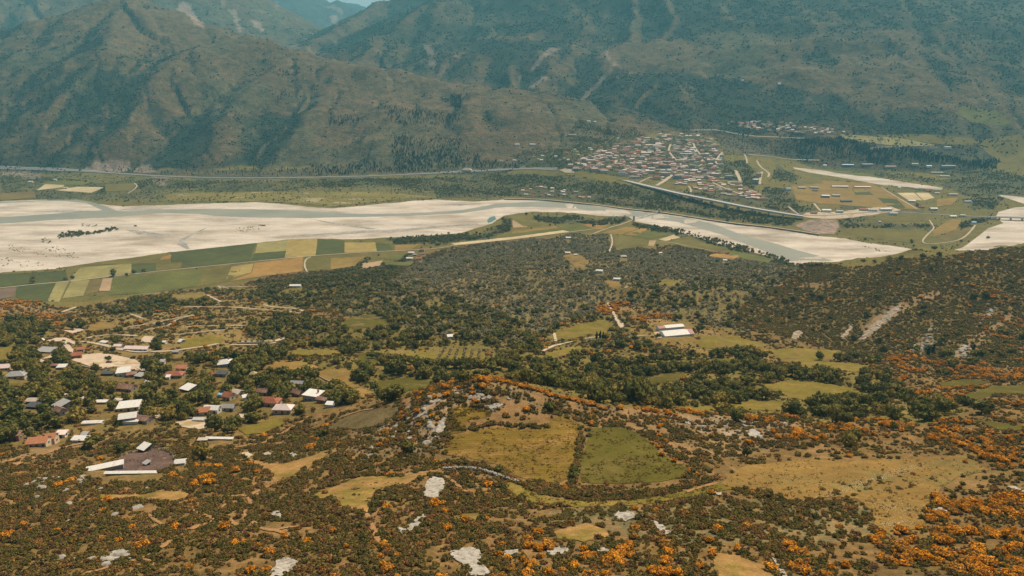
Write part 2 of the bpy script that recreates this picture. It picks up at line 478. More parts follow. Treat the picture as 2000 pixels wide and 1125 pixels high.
# ------------------------------------------------------------------ object helpers
def tag(o, label=None, cat=None, group=None, kind=None):
    if label: o['label'] = label
    if cat: o['category'] = cat
    if group: o['group'] = group
    if kind: o['kind'] = kind
    return o

def mesh_obj(name, verts, faces, mat, parent=None, smooth_=False):
    me = bpy.data.meshes.new(name)
    me.from_pydata([tuple(map(float, v)) for v in verts], [], faces)
    for m in (mat if isinstance(mat, (list, tuple)) else [mat]):
        me.materials.append(m)
    if smooth_:
        me.polygons.foreach_set('use_smooth', [True] * len(me.polygons))
    o = bpy.data.objects.new(name, me)
    COL.objects.link(o)
    if parent: o.parent = parent
    return o

def np_mesh(name, V, F, mat, smooth_=True):
    me = bpy.data.meshes.new(name)
    me.vertices.add(len(V)); me.vertices.foreach_set('co', np.ascontiguousarray(V, np.float32).ravel())
    k = F.shape[1]
    me.loops.add(F.size); me.loops.foreach_set('vertex_index', np.ascontiguousarray(F, np.int32).ravel())
    me.polygons.add(len(F)); me.polygons.foreach_set('loop_start', np.arange(0, F.size, k, dtype=np.int32))
    me.polygons.foreach_set('loop_total', np.full(len(F), k, np.int32))
    me.polygons.foreach_set('use_smooth', np.full(len(F), smooth_, bool))
    me.update(calc_edges=True); me.validate()
    me.materials.append(mat)
    return me

def empty(name, loc, rz=0.0):
    o = bpy.data.objects.new(name, None)
    COL.objects.link(o)
    o.location = loc; o.rotation_euler = (0, 0, rz)
    o.empty_display_size = .5
    return o

# ------------------------------------------------------------------ land-cover rasters (photo pixels)
RX0, RY0, RS = -600, -120, 2
RW, RH = 1600, 720
_gx = RX0 + RS * (np.arange(RW) + .5)
_gy = RY0 + RS * (np.arange(RH) + .5)

def fill(poly):
    """(row slice, col slice, mask) of the pixels inside a photo polygon"""
    p = np.array(poly, float)
    c0 = max(int((p[:, 0].min() - RX0) / RS), 0); c1 = min(int((p[:, 0].max() - RX0) / RS) + 2, RW)
    r0 = max(int((p[:, 1].min() - RY0) / RS), 0); r1 = min(int((p[:, 1].max() - RY0) / RS) + 2, RH)
    gx = _gx[c0:c1][None, :]; gy = _gy[r0:r1][:, None]
    m = np.zeros((max(r1 - r0, 0), max(c1 - c0, 0)), bool)
    for (x0, y0), (x1, y1) in zip(p, np.roll(p, -1, 0)):
        if y0 == y1: continue
        cr = ((y0 > gy) != (y1 > gy)) & (gx < (x1 - x0) * (gy - y0) / (y1 - y0) + x0)
        m ^= cr
    return slice(r0, r1), slice(c0, c1), m

def paint(ras, poly, val):
    a, b, m = fill(poly)
    ras[a, b][m] = val

def look(ras, px, py):
    c = np.clip(((px - RX0) / RS).astype(int), 0, RW - 1)
    r = np.clip(((py - RY0) / RS).astype(int), 0, RH - 1)
    return ras[r, c]

def line_mask(ras, pts, width, val=True):
    """stamp a photo polyline of the given pixel width"""
    pts = np.array(pts, float)
    for (x0, y0), (x1, y1) in zip(pts[:-1], pts[1:]):
        dx, dy = x1 - x0, y1 - y0
        L = math.hypot(dx, dy) + 1e-6
        nx, ny = -dy / L * width / 2, dx / L * width / 2
        ex, ey = dx / L * width * .3, dy / L * width * .3
        paint(ras, [(x0 - ex + nx, y0 - ey + ny), (x1 + ex + nx, y1 + ey + ny), (x1 + ex - nx, y1 + ey - ny), (x0 - ex - nx, y0 - ey - ny)], val)

# plant densities (plants per square metre) by zone and the ground under them
D = {k: np.zeros((RH, RW)) for k in ('scrub', 'dry', 'gorse', 'tree', 'olive', 'low', 'pine')}
GC = np.zeros((RH, RW, 3)); GC[:] = (.15, .115, .05)      # near ground under scrub
EARTH = np.full((RH, RW), .5)                              # how much bare earth shows between plants
ZONES = []
def zone(poly, ground=None, earth=None, **dens):
    a, b, m = fill(poly)
    for k in D:
        if k in dens: D[k][a, b][m] = dens[k]
    if ground is not None: GC[a, b][m] = ground
    if earth is not None: EARTH[a, b][m] = earth

OLIVE_G = (.175, .125, .036); OCHRE = (.215, .135, .030); GREEN_G = (.165, .122, .024); TAN = (.27, .18, .10)
BIG = [(-600, -100), (2600, -100), (2600, 1300), (-600, 1300)]
zone(BIG, ground=(.185, .106, .031), earth=.5, scrub=.12, dry=.012, gorse=.0005, tree=.0002)
# foreground scrub, nearest slope
zone([(-600, 870), (0, 880), (180, 925), (330, 935), (470, 890), (620, 880), (760, 860), (860, 900), (1000, 935), (1300, 965), (1450, 955), (1720, 990), (2600, 900), (2600, 1300), (-600, 1300)], earth=.45, scrub=.62, dry=.10, gorse=.0022, tree=0)
zone([(-600, 960), (180, 990), (330, 1040), (420, 1125), (420, 1300), (-600, 1300)], earth=.2, scrub=.66, dry=.16, gorse=.003)
zone([(1000, 1040), (1400, 1020), (1700, 1040), (1740, 1300), (1000, 1300)], scrub=.5, dry=.1, gorse=.02)
zone([(820, 1060), (1000, 1050), (1010, 1300), (400, 1300), (430, 1060)], scrub=.55, dry=.12, gorse=.010)
zone([(1710, 1040), (1800, 980), (1900, 950), (2020, 920), (2600, 900), (2600, 1300), (1660, 1300)], earth=.2, scrub=.3, dry=.09, gorse=.14)
zone([(1290, 985), (1540, 975), (1700, 990), (1705, 1050), (1560, 1070), (1300, 1060), (1120, 1030), (1060, 1000)], ground=(.15, .125, .05), scrub=.7, dry=.02, gorse=.001)
# rocky ridges round the meadows
zone([(640, 880), (700, 830), (770, 790), (850, 752), (950, 738), (1060, 760), (1190, 795), (1300, 802), (1480, 812), (1560, 812), (1560, 870), (1380, 900), (1250, 850), (1130, 825), (1090, 808), (980, 812), (880, 790), (860, 880), (780, 900)], ground=(.21, .135, .055), earth=.7, scrub=.42, dry=.09, gorse=.010, tree=.0005)
zone([(920, 738), (960, 733), (1060, 758), (1190, 795), (1340, 805), (1480, 815), (1480, 828), (1300, 815), (1180, 808), (1050, 772), (930, 752)], gorse=.075, scrub=.06)
zone([(1500, 815), (1700, 815), (1800, 838), (1900, 880), (1760, 870), (1500, 860)], gorse=.04, scrub=.22)
zone([(1760, 870), (1860, 800), (2600, 760), (2600, 920), (1960, 930), (1900, 885)], gorse=.045, scrub=.2)
zone([(1700, 690), (1800, 700), (1960, 720), (2600, 700), (2600, 790), (1950, 770), (1780, 730)], gorse=.035, scrub=.16, dry=.03)
zone([(1720, 730), (2000, 770), (2600, 780), (2600, 830), (1900, 830), (1800, 820), (1740, 770)], gorse=.012, scrub=.14, dry=.02)
# village among its trees
zone([(-600, 640), (0, 650), (60, 690), (200, 700), (300, 705), (420, 690), (560, 690), (640, 720), (700, 780), (650, 800), (560, 820), (420, 850), (300, 830), (250, 850), (160, 830), (100, 890), (0, 900), (-600, 900)], ground=(.165, .112, .028), earth=.35, scrub=.09, dry=.008, gorse=0, tree=.03)
zone([(-600, 610), (0, 610), (110, 640), (100, 665), (40, 680), (0, 700), (-600, 700)], ground=GREEN_G, scrub=.03, tree=.012)
# terraces above and left of the village
zone([(130, 610), (260, 575), (420, 560), (600, 590), (620, 620), (560, 660), (440, 690), (330, 700), (200, 700), (130, 660)], ground=(.24, .155, .048), earth=.5, scrub=.06, dry=.008, tree=.0009, gorse=.001)
zone([(200, 610), (300, 582), (420, 583), (420, 595), (300, 605), (220, 622)], tree=.012, ground=GREEN_G)
zone([(360, 560), (460, 575), (560, 600), (640, 600), (700, 560), (720, 520), (600, 540), (480, 565)], tree=.007, scrub=.04, ground=GREEN_G)
zone([(-600, 880), (0, 862), (100, 876), (190, 850), (230, 838), (300, 836), (420, 848), (500, 850), (560, 826), (640, 808), (720, 796), (660, 850), (650, 890), (480, 895), (330, 940), (180, 930), (0, 905), (-600, 905)], scrub=.42, dry=.07, gorse=.0025, tree=.0005, ground=(.165, .105, .03), earth=.45)
# left orange hill
zone([(-600, 570), (0, 582), (90, 597), (130, 615), (110, 640), (0, 618), (-600, 610)], ground=(.24, .145, .055), earth=.5, scrub=.05, dry=.04, gorse=.011, tree=0)
# mid woodland and hedged pastures
zone([(480, 640), (600, 610), (700, 640), (900, 655), (1060, 690), (1280, 700), (1450, 690), (1560, 740), (1720, 705), (1760, 770), (1900, 800), (1800, 832), (1560, 820), (1290, 800), (1180, 790), (960, 732), (850, 750), (760, 785), (700, 765), (620, 715), (500, 690)], ground=GREEN_G, earth=.25, scrub=.07, dry=.004, gorse=.0008, tree=.0095)
zone([(735, 684), (860, 676), (950, 678), (985, 712), (940, 722), (740, 712)], tree=.0006, scrub=.01, ground=(.19, .14, .03))
# knoll and olive hill
zone([(650, 560), (760, 540), (830, 560), (950, 600), (1060, 650), (1060, 690), (900, 660), (720, 640), (640, 600)], ground=OLIVE_G, scrub=.04, tree=.008, olive=.014, gorse=0, dry=.001)
zone([(740, 560), (830, 505), (1000, 470), (1180, 457), (1200, 488), (1500, 500), (1570, 520), (1540, 560), (1430, 620), (1280, 600), (1200, 590), (1160, 640), (1040, 655), (950, 600), (850, 570)], ground=(.19, .135, .05), scrub=.006, dry=.001, gorse=.0002, tree=.0016, olive=.036)
zone([(1180, 560), (1500, 540), (1560, 590), (1500, 650), (1400, 660), (1250, 600)], ground=OLIVE_G, scrub=.02, tree=.0035, olive=.013, gorse=.0005)
zone([(1050, 650), (1180, 600), (1280, 650), (1280, 690), (1060, 700)], ground=GREEN_G, scrub=.05, tree=.004, olive=.002, gorse=.004)
zone([(1160, 592), (1220, 590), (1310, 618), (1320, 632), (1230, 625), (1160, 608)], ground=(.25, .15, .05), gorse=.03, tree=.0003, olive=0, scrub=.02)
zone([(1220, 640), (1280, 630), (1350, 632), (1420, 640), (1500, 680), (1560, 700), (1400, 700), (1280, 670)], ground=OCHRE, scrub=.03, tree=.0008, olive=0, gorse=.001)
# slope on the right, low scrub
zone([(1540, 540), (1600, 520), (1700, 512), (1800, 500), (1900, 488), (2000, 482), (2600, 470), (2600, 700), (1960, 720), (1850, 700), (1700, 690), (1640, 690), (1540, 660), (1440, 640), (1430, 615)], ground=(.165, .10, .024), earth=.3, low=.10, scrub=.02, dry=.012, gorse=.001, tree=.0008, olive=0)
zone([(1860, 560), (2600, 540), (2600, 700), (2000, 700), (1900, 640)], gorse=.009)
zone([(1800, 690), (1870, 620), (1960, 640), (1990, 720), (1850, 720)], tree=.002)
# valley floor: nothing unless a hedge or wood is named
VALLEY = [(-600, 560), (0, 582), (95, 596), (150, 598), (300, 573), (420, 562), (500, 552), (560, 535), (690, 522), (760, 510), (840, 492), (1000, 468), (1180, 455), (1200, 488), (1300, 482), (1420, 492), (1500, 505), (1560, 520), (1640, 520), (1720, 514), (1800, 503), (1900, 491), (2000, 485), (2600, 475), (2600, -100), (-600, -100)]
zone(VALLEY, ground=(.15, .118, .026), earth=.15, scrub=.0008, dry=0, gorse=0, tree=.0003, olive=0, low=0)
OTHER_BANK = [(-600, 320), (0, 328), (520, 348), (880, 337), (1020, 330), (1000, 390), (850, 388), (650, 404), (540, 397), (300, 398), (150, 390), (-600, 394)]
zone(OTHER_BANK, ground=(.135, .115, .036), tree=.002, scrub=.004)
for zp, dn in (
    ([(0, 346), (60, 342), (200, 356), (280, 350), (520, 355), (780, 350), (1000, 340), (1010, 372), (860, 372), (700, 362), (520, 372), (380, 366), (250, 374), (180, 378), (200, 366), (120, 362), (60, 366), (0, 366)], .009),
    ([(560, 350), (860, 346), (880, 360), (600, 366)], .02), ([(0, 366), (80, 372), (230, 380), (300, 374), (300, 384), (0, 392)], .003),
    ([(400, 366), (560, 372), (570, 382), (400, 378)], .007), ([(840, 366), (1000, 372), (1000, 384), (860, 386)], .012),
    ([(930, 338), (1100, 342), (1220, 360), (1290, 376), (1400, 402), (1480, 414), (1560, 432), (1540, 442), (1400, 428), (1290, 410), (1200, 402), (1100, 390), (1000, 372), (930, 352)], .016),
    ([(1000, 366), (1150, 372), (1170, 394), (1000, 386)], .006),
    ([(1330, 374), (1420, 372), (1500, 392), (1600, 408), (1560, 418), (1470, 404), (1340, 380)], .011),
    ([(1500, 365), (1540, 368), (1560, 400), (1600, 415), (1520, 412), (1490, 385)], .009), ([(1520, 325), (1560, 345), (1560, 360), (1510, 350)], .01),
    ([(1400, 315), (1450, 312), (1478, 335), (1440, 362), (1415, 350)], .016), ([(1440, 330), (1480, 345), (1478, 370), (1450, 362)], .01),
    ([(1560, 318), (1700, 330), (1840, 352), (1950, 340), (2600, 340), (2600, 382), (1900, 384), (1850, 366), (1760, 350), (1690, 340), (1600, 330)], .0045),
    ([(1830, 335), (1940, 330), (2000, 350), (2000, 385), (1880, 370)], .012), ([(1880, 385), (1960, 390), (1940, 412), (1900, 410)], .012),
    ([(1640, 433), (1700, 436), (1830, 440), (1830, 450), (1700, 444), (1640, 443)], .012), ([(1868, 440), (1900, 426), (1935, 422), (1930, 430), (1880, 448)], .02),
    ([(1690, 460), (1800, 468), (1790, 473), (1690, 465)], .01), ([(1640, 425), (1690, 422), (1700, 430), (1640, 433)], .008),
    ([(1690, 395), (1800, 400), (1800, 414), (1640, 414), (1640, 400)], .0022), ([(1540, 355), (1600, 350), (1700, 358), (1680, 372), (1560, 372)], .0015), ([(1730, 355), (1850, 368), (1830, 378), (1740, 366)], .004),
    ([(1104, 326), (1140, 310), (1180, 292), (1230, 276), (1290, 266), (1345, 258), (1402, 284), (1412, 306), (1440, 350), (1330, 352), (1215, 346), (1110, 332)], .010),
    # near bank of the river: riparian wood, island, hedges
    ([(102, 458), (140, 450), (180, 452), (222, 440), (240, 447), (180, 458), (118, 466)], .09),
    ([(750, 466), (800, 460), (850, 456), (930, 458), (990, 438), (975, 425), (1000, 428), (1000, 446), (960, 466), (860, 478), (770, 478)], .022),
    ([(1040, 421), (1120, 425), (1170, 428), (1225, 418), (1222, 432), (1160, 440), (1090, 436), (1045, 430)], .018),
    ([(1240, 436), (1300, 440), (1380, 458), (1460, 480), (1540, 505), (1540, 512), (1440, 490), (1320, 458), (1250, 447)], .02), ([(1480, 492), (1560, 512), (1640, 523), (1560, 526), (1480, 506)], .018),
    ([(660, 532), (700, 510), (720, 508), (700, 524), (665, 540)], .02), ([(780, 497), (800, 495), (812, 508), (780, 512)], .015), ([(640, 504), (665, 507), (660, 511), (640, 509)], .02), ([(690, 525), (760, 515), (780, 540), (660, 560), (620, 560)], .012),
    # wooded slopes round the town and pines on the bank
    ([(1000, 300), (1100, 280), (1200, 255), (1250, 250), (1270, 268), (1200, 285), (1150, 305), (1110, 328), (1020, 328)], .011), ([(1100, 270), (1125, 238), (1160, 240), (1200, 262), (1190, 275), (1110, 278)], .025),
    ):
    zone(zp, tree=dn, ground=(.085, .078, .03))
zone([(1390, 262), (1480, 268), (1560, 275), (1545, 310), (1480, 305), (1420, 300)], ground=(.10, .085, .055), tree=.003, scrub=.02)
zone([(1550, 272), (1640, 272), (1760, 290), (1880, 312), (1950, 312), (1940, 332), (1850, 318), (1700, 315), (1620, 310), (1560, 302)], ground=(.16, .135, .05), tree=0, pine=.016)
for pp in ([(1590, 296), (1625, 292), (1640, 312), (1598, 310)], [(1665, 300), (1690, 298), (1700, 316), (1660, 316)], [(1730, 302), (1745, 300), (1752, 316), (1735, 318)]):
    zone(pp, pine=.0015)
zone([(300, 378), (560, 374), (760, 376), (860, 386), (795, 388), (715, 397), (650, 403), (545, 395), (440, 393), (300, 394)], tree=.0016, scrub=.004)
zone([(300, 346), (520, 349), (880, 338), (1020, 331), (1030, 318), (900, 318), (520, 332), (330, 330), (200, 322), (0, 318), (0, 327), (170, 334)], ground=(.075, .062, .034), tree=.002, pine=.001)
# groves on the second hill
for pp, dn in (([(636, 228), (690, 226), (705, 240), (640, 246)], .012), ([(735, 205), (800, 210), (900, 228), (900, 245), (760, 240)], .005), ([(885, 185), (900, 188), (900, 215), (888, 212)], .014), ([(500, 125), (550, 130), (590, 145), (540, 150)], .006), ([(530, 180), (560, 178), (565, 205), (535, 205)], .006),
               ([(760, 260), (900, 275), (935, 330), (820, 338), (620, 340), (600, 325), (700, 320), (760, 320)], .0042), ([(770, 265), (800, 262), (800, 330), (770, 332)], .009), ([(800, 290), (935, 300), (935, 332), (800, 338)], .006), ([(920, 320), (1010, 316), (1010, 330), (930, 336)], .005)):
    zone(pp, pine=dn, tree=0)

# ------------------------------------------------------------------ land: one sheet of ground, split into valley land and mountains
jx = 7 * (fbm(XX / (YY * .02), YY / (YY * .02) + VV * 40, 3, 3) - .5)
PX, PY = to_px(XX, YY, H)
bad = (YY * CP - (H - CAMZ) * SP) < 1
PX = np.where(bad, 1000, PX); PY = np.where(bad, 1290, PY)
wpx = PX + 14 * (fbm(UU * 60, VV * 60, 13, 3) - .5); wpy = PY + 8 * (fbm(UU * 60, VV * 60, 19, 3) - .5)
cover = look(GC, wpx, wpy)
earth = look(EARTH, wpx, wpy)
# bare orange earth in winding gaps of the near scrub
gap = fbm(XX / 11, YY / 11, 101, 4, True)
big = fbm(XX / 45, YY / 45, 105, 3)
nearw = 1 - smooth(330, 900, YY)
eg = smooth(.70, .83, gap + (big - .5) * .25) * earth * nearw
cover = cover * (1 - eg[..., None]) + np.array((.34, .175, .065)) * eg[..., None]
patch = smooth(.52, .72, fbm(XX / 30, YY / 30, 111, 4))[..., None]
cover = cover * (1 - patch * .35) + np.array((.22, .135, .035)) * patch * .35
# mountain cover: dry grass, woods in the gullies and on the shaded side, scree, one painted cloud shadow
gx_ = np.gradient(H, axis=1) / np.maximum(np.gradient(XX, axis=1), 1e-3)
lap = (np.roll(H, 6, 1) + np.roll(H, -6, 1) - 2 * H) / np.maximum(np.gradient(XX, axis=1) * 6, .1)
WOOD_AND_SHADOW = np.zeros((RH, RW))
for poly, v in (
    ([(-600, 120), (0, 180), (150, 130), (300, 150), (270, 215), (165, 330), (-600, 330)], .35),
    ([(270, 335), (300, 270), (340, 230), (480, 220), (590, 230), (520, 345)], .38), ([(150, 60), (300, 110), (290, 190), (150, 220)], .3),
    ([(480, 65), (700, 115), (940, 160), (940, 330), (530, 340), (600, 230), (655, 150)], -.38), ([(300, 150), (480, 68), (650, 105), (640, 170), (560, 220), (330, 220)], -.2),
    ([(940, 160), (1100, 195), (1290, 240), (1200, 270), (1000, 320), (930, 325)], -.25), ([(100, 20), (340, 20), (440, 65), (300, 110), (100, 60)], -.25),
    ([(745, -100), (2600, -100), (2600, 60), (1500, 60), (1200, 70), (900, 75), (560, 112), (582, 94), (652, 54), (746, 2)], .32),
    ([(560, 110), (900, 75), (1160, 90), (1190, 150), (1140, 205), (940, 165), (700, 120)], .22),
    ([(1165, 92), (1300, 78), (1430, 98), (1600, 135), (1790, 200), (1720, 238), (1620, 190), (1500, 160), (1300, 138), (1190, 145)], -.42),
    ([(1430, 60), (1600, 85), (1760, 115), (1910, 200), (1840, 210), (1700, 160), (1560, 120), (1400, 95)], -.25),
    ([(1130, 200), (1180, 150), (1300, 141), (1500, 164), (1612, 236), (1500, 262), (1400, 262), (1290, 245)], .5),
    ([(1512, 166), (1680, 190), (1800, 235), (1890, 258), (1720, 266), (1612, 238)], .42), ([(880, 80), (1115, 78), (1090, 98), (960, 106)], .6),  # last patch here: cloud shadow under the crest, painted in as dark cover
    ([(1560, 95), (1640, 110), (1630, 125), (1560, 118)], .6), ([(1690, 30), (1760, 60), (1880, 110), (2000, 190), (2000, 60)], .25),
    ([(1800, 110), (1850, 120), (1900, 160), (1860, 165)], .5), ([(745, -100), (300, -100), (280, 0), (560, 110), (650, 54), (744, 2)], .12),
    ([(930, 75), (990, 60), (1060, 60), (1100, 74), (1000, 70)], -.3), ([(820, 20), (960, 10), (1060, 40), (900, 60)], -.15)):
    a, b, m = fill(poly); WOOD_AND_SHADOW[a, b][m] += v
for _ in range(3):
    WOOD_AND_SHADOW = (WOOD_AND_SHADOW + np.roll(WOOD_AND_SHADOW, 1, 0) + np.roll(WOOD_AND_SHADOW, -1, 0) + np.roll(WOOD_AND_SHADOW, 2, 1) + np.roll(WOOD_AND_SHADOW, -2, 1)) / 5
SCREE = np.zeros((RH, RW))
for poly, v in (
    ([(345, 18), (358, 3), (366, 6), (380, 28), (402, 54), (384, 48), (364, 28)], .9), ([(448, 18), (460, 17), (476, 62), (470, 64), (458, 40)], .8), ([(492, 38), (510, 46), (518, 64), (500, 56)], .8),
    ([(644, 28), (655, 31), (660, 50), (652, 46)], .9), ([(634, 10), (646, 10), (668, 18), (670, 32), (655, 18), (640, 16)], .8), ([(432, -4), (440, -4), (442, 14), (436, 14)], .5), ([(540, 0), (546, 0), (538, 24), (534, 22)], .4), ([(480, 12), (500, 18), (530, 30), (500, 26)], .4),
    ([(562, 92), (580, 88), (586, 96), (570, 98)], .6), ([(596, 92), (606, 88), (606, 100), (598, 102)], .6), ([(650, 82), (660, 82), (656, 92)], .4),
    ([(824, 88), (836, 86), (848, 100), (846, 110), (834, 106)], .6), ([(838, 118), (854, 116), (850, 134), (838, 132)], .6), ([(1082, 92), (1088, 95), (1060, 118), (1036, 142), (1030, 140), (1052, 112)], .7), ([(1110, 93), (1090, 98), (1080, 104), (1086, 95)], .5),
    ([(1062, 147), (1066, 152), (1040, 172), (1030, 172)], .8), ([(1190, 135), (1196, 138), (1142, 196), (1134, 194)], .45), ([(1012, 148), (1020, 146), (1014, 162), (1008, 160)], .5), ([(1178, 97), (1184, 98), (1188, 112), (1216, 132), (1212, 134), (1182, 114)], .6), ([(856, 138), (872, 122), (880, 128), (860, 146)], .4),
    ([(186, 315), (254, 312), (252, 330), (240, 336), (164, 336)], .75), ([(270, 322), (290, 318), (306, 338), (258, 337)], .65), ([(0, 334), (60, 334), (84, 348), (0, 346)], .6), ([(300, 346), (330, 348), (322, 360), (300, 358)], .6),
    ([(1015, 322), (1030, 322), (1032, 331), (1018, 331)], .6)):
    a, b, m = fill(poly); SCREE[a, b][m] = v
wood = look(WOOD_AND_SHADOW, wpx, wpy)  # woods together with the painted cloud shadow
scree = look(SCREE, wpx, wpy)
mn = fbm(XX / 260, YY / 260, 201, 5); mn2 = fbm(XX / 60, YY / 60, 207, 4)
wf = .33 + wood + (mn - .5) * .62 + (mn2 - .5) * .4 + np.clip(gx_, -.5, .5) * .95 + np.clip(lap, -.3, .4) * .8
ribm = np.zeros_like(H); ribm[row0:] = (.55 - RIB) * np.clip(RD_ / 150, 0, 1)
wf = wf + ribm * .3 * (1 - smooth(3700, 4100, YY))
wf = smooth(.02, .98, wf + (fbm(XX / 24, YY / 24, 219, 3) - .5) * .55 * smooth(2500, 2900, YY))
grass = np.array((.138, .091, .042)) * (.75 + .5 * fbm(XX / 150, YY / 150, 211, 4))[..., None]
greens = np.array((.105, .098, .048))
gm = smooth(.5, .68, fbm(XX / 350, YY / 350, 215, 3))[..., None]
grass = grass * (1 - gm * .6) + greens * gm * .6
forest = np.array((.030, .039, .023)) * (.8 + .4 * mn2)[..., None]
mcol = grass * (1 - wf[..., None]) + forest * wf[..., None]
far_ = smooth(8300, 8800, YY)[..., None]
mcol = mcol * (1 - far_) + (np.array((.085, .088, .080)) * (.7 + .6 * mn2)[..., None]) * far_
mf = smooth(-.2, .6, MT)[..., None]
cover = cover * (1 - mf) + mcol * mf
scr = np.clip(scree * (.55 + .9 * fbm(XX / 25, YY / 25, 221, 3)), 0, 1)[..., None]
scr = scr * .72
cover = cover * (1 - scr) + np.array((.36, .25, .195)) * scr
# right-hand slope: scree stripe and crags
ROCK = np.zeros((RH, RW))
for poly, v in (
    ([(1678, 662), (1702, 634), (1732, 608), (1758, 596), (1762, 606), (1746, 616), (1726, 634), (1690, 662)], 1.0), ([(1636, 655), (1650, 640), (1664, 632), (1668, 650), (1650, 664)], .6), ([(1545, 655), (1556, 645), (1568, 648), (1562, 660), (1548, 662)], .8),
    ([(1770, 688), (1800, 660), (1822, 632), (1830, 640), (1822, 670), (1806, 690), (1785, 694)], .75), ([(1845, 695), (1880, 672), (1896, 680), (1888, 702), (1868, 708)], .8), ([(1905, 630), (1930, 602), (1946, 604), (1925, 625), (1910, 640)], .6), ([(1975, 690), (2000, 672), (2000, 690)], .7),
    ([(790, 870), (820, 840), (850, 815), (872, 805), (880, 820), (868, 860), (850, 870), (835, 885)], .7), ([(730, 850), (780, 800), (850, 765), (930, 760), (960, 775), (900, 790), (820, 820), (780, 850)], .6), ([(1300, 812), (1480, 815), (1560, 830), (1460, 855), (1360, 845)], .45),
    ([(45, 950), (60, 932), (110, 932), (115, 945), (80, 952)], .8), ([(135, 940), (148, 926), (162, 930), (160, 944)], .8), ([(700, 905), (720, 885), (732, 888), (720, 912), (700, 915)], .6), ([(610, 862), (640, 845), (648, 850), (620, 870)], .5)):
    a, b, m = fill(poly); ROCK[a, b][m] = v
rock = np.clip(look(ROCK, wpx, wpy) * (.1 + 1.0 * smooth(.45, .7, fbm(XX / 4, YY / 4, 231, 4))), 0, 1)[..., None]
cover = cover * (1 - rock) + np.array((.36, .30, .23)) * rock
# mid-ground orange soil on the slope scars
SCAR = np.zeros((RH, RW))
for poly, v in (([(1680, 640), (1740, 596), (1830, 565), (1840, 575), (1770, 606), (1720, 640), (1690, 664)], .6), ([(1860, 700), (1900, 660), (1960, 620), (1975, 600), (1980, 620), (1920, 670), (1880, 705)], .6), ([(1510, 555), (1600, 552), (1640, 545), (1600, 562), (1510, 563)], .5),
                ([(770, 570), (815, 575), (830, 610), (815, 640), (790, 600)], .35), ([(0, 905), (60, 880), (160, 862), (200, 850), (190, 868), (60, 900), (0, 925)], .55), ([(1340, 640), (1380, 640), (1420, 660), (1380, 668)], .25)):
    a, b, m = fill(poly); SCAR[a, b][m] = v
scar = np.clip(look(SCAR, wpx, wpy) * (.4 + 1.2 * fbm(XX / 14, YY / 14, 241, 3)), 0, 1)[..., None]
cover = cover * (1 - scar) + np.array((.30, .18, .09)) * scar
speck = np.clip(mf[..., 0] * (.9 - scree) + (1 - mf[..., 0]) * smooth(420, 700, YY) * .5 * (look(D['low'], wpx, wpy) + look(D['olive'], wpx, wpy) + look(D['tree'], wpx, wpy) > .004), 0, 1)

M_LAND = ground_material('valley_ground', attr='cover', scales=(.03, .2, 1.3), amp=(.18, .25, .3), bump=.7, bscale=.7, speck=(.25, (.045, .045, .022), .56))
M_MOUNT = ground_material('mountain_ground', attr='cover', scales=(.006, .035, .13), amp=(.15, .32, .5), bump=.8, bscale=.06, speck=(.13, (.022, .030, .017), .545))

V = np.stack([XX, YY, H], -1).reshape(-1, 3)
r_, c_ = np.meshgrid(np.arange(NV - 1), np.arange(NU - 1), indexing='ij')
i0 = (r_ * NU + c_).ravel()
F = np.stack([i0, i0 + 1, i0 + NU + 1, i0 + NU], 1)
mtf = (MT.ravel()[F].mean(1) > 0.0)
def land(name, sel, mat):
    f = F[sel]
    used = np.zeros(len(V), bool); used[f.ravel()] = True
    idx = np.cumsum(used) - 1
    me = np_mesh(name, V[used], idx[f], mat)
    ca = me.attributes.new('cover', 'FLOAT_COLOR', 'POINT')
    ca.data.foreach_set('color', np.concatenate([cover.reshape(-1, 3)[used], np.ones((used.sum(), 1))], 1).astype(np.float32).ravel())
    sa = me.attributes.new('speck', 'FLOAT', 'POINT')
    sa.data.foreach_set('value', speck.ravel()[used].astype(np.float32))
    o = bpy.data.objects.new(name, me); COL.objects.link(o)
    return o
tag(land('ground', ~mtf, M_LAND), 'scrubby hillside and valley floor of olive green and ochre ground', 'ground', kind='structure')
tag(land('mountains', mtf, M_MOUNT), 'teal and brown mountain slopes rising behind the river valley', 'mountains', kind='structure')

# ------------------------------------------------------------------ air
hz = bpy.data.materials.new('haze')
hz.use_nodes = True
hn = hz.node_tree.nodes; hn.clear()
ho = hn.new('ShaderNodeOutputMaterial'); hv = hn.new('ShaderNodeVolumePrincipled')
hv.inputs['Color'].default_value = (.26, .77, .93, 1)
hv.inputs['Density'].default_value = 6.9e-5
hv.inputs['Anisotropy'].default_value = 0.0
hz.node_tree.links.new(hv.outputs[0], ho.inputs['Volume'])
zt = max(float(H.max()), CAMZ) + 30
bx = [(-24000, -400, -4), (24000, -400, -4), (24000, 19000, -4), (-24000, 19000, -4)]
hb = mesh_obj('haze', bx + [(x, y, zt) for x, y, _ in bx], [(3, 2, 1, 0), (4, 5, 6, 7), (0, 1, 5, 4), (1, 2, 6, 5), (2, 3, 7, 6), (3, 0, 4, 7)], hz)
tag(hb, 'pale blue summer haze filling the valley air', 'haze', kind='stuff')

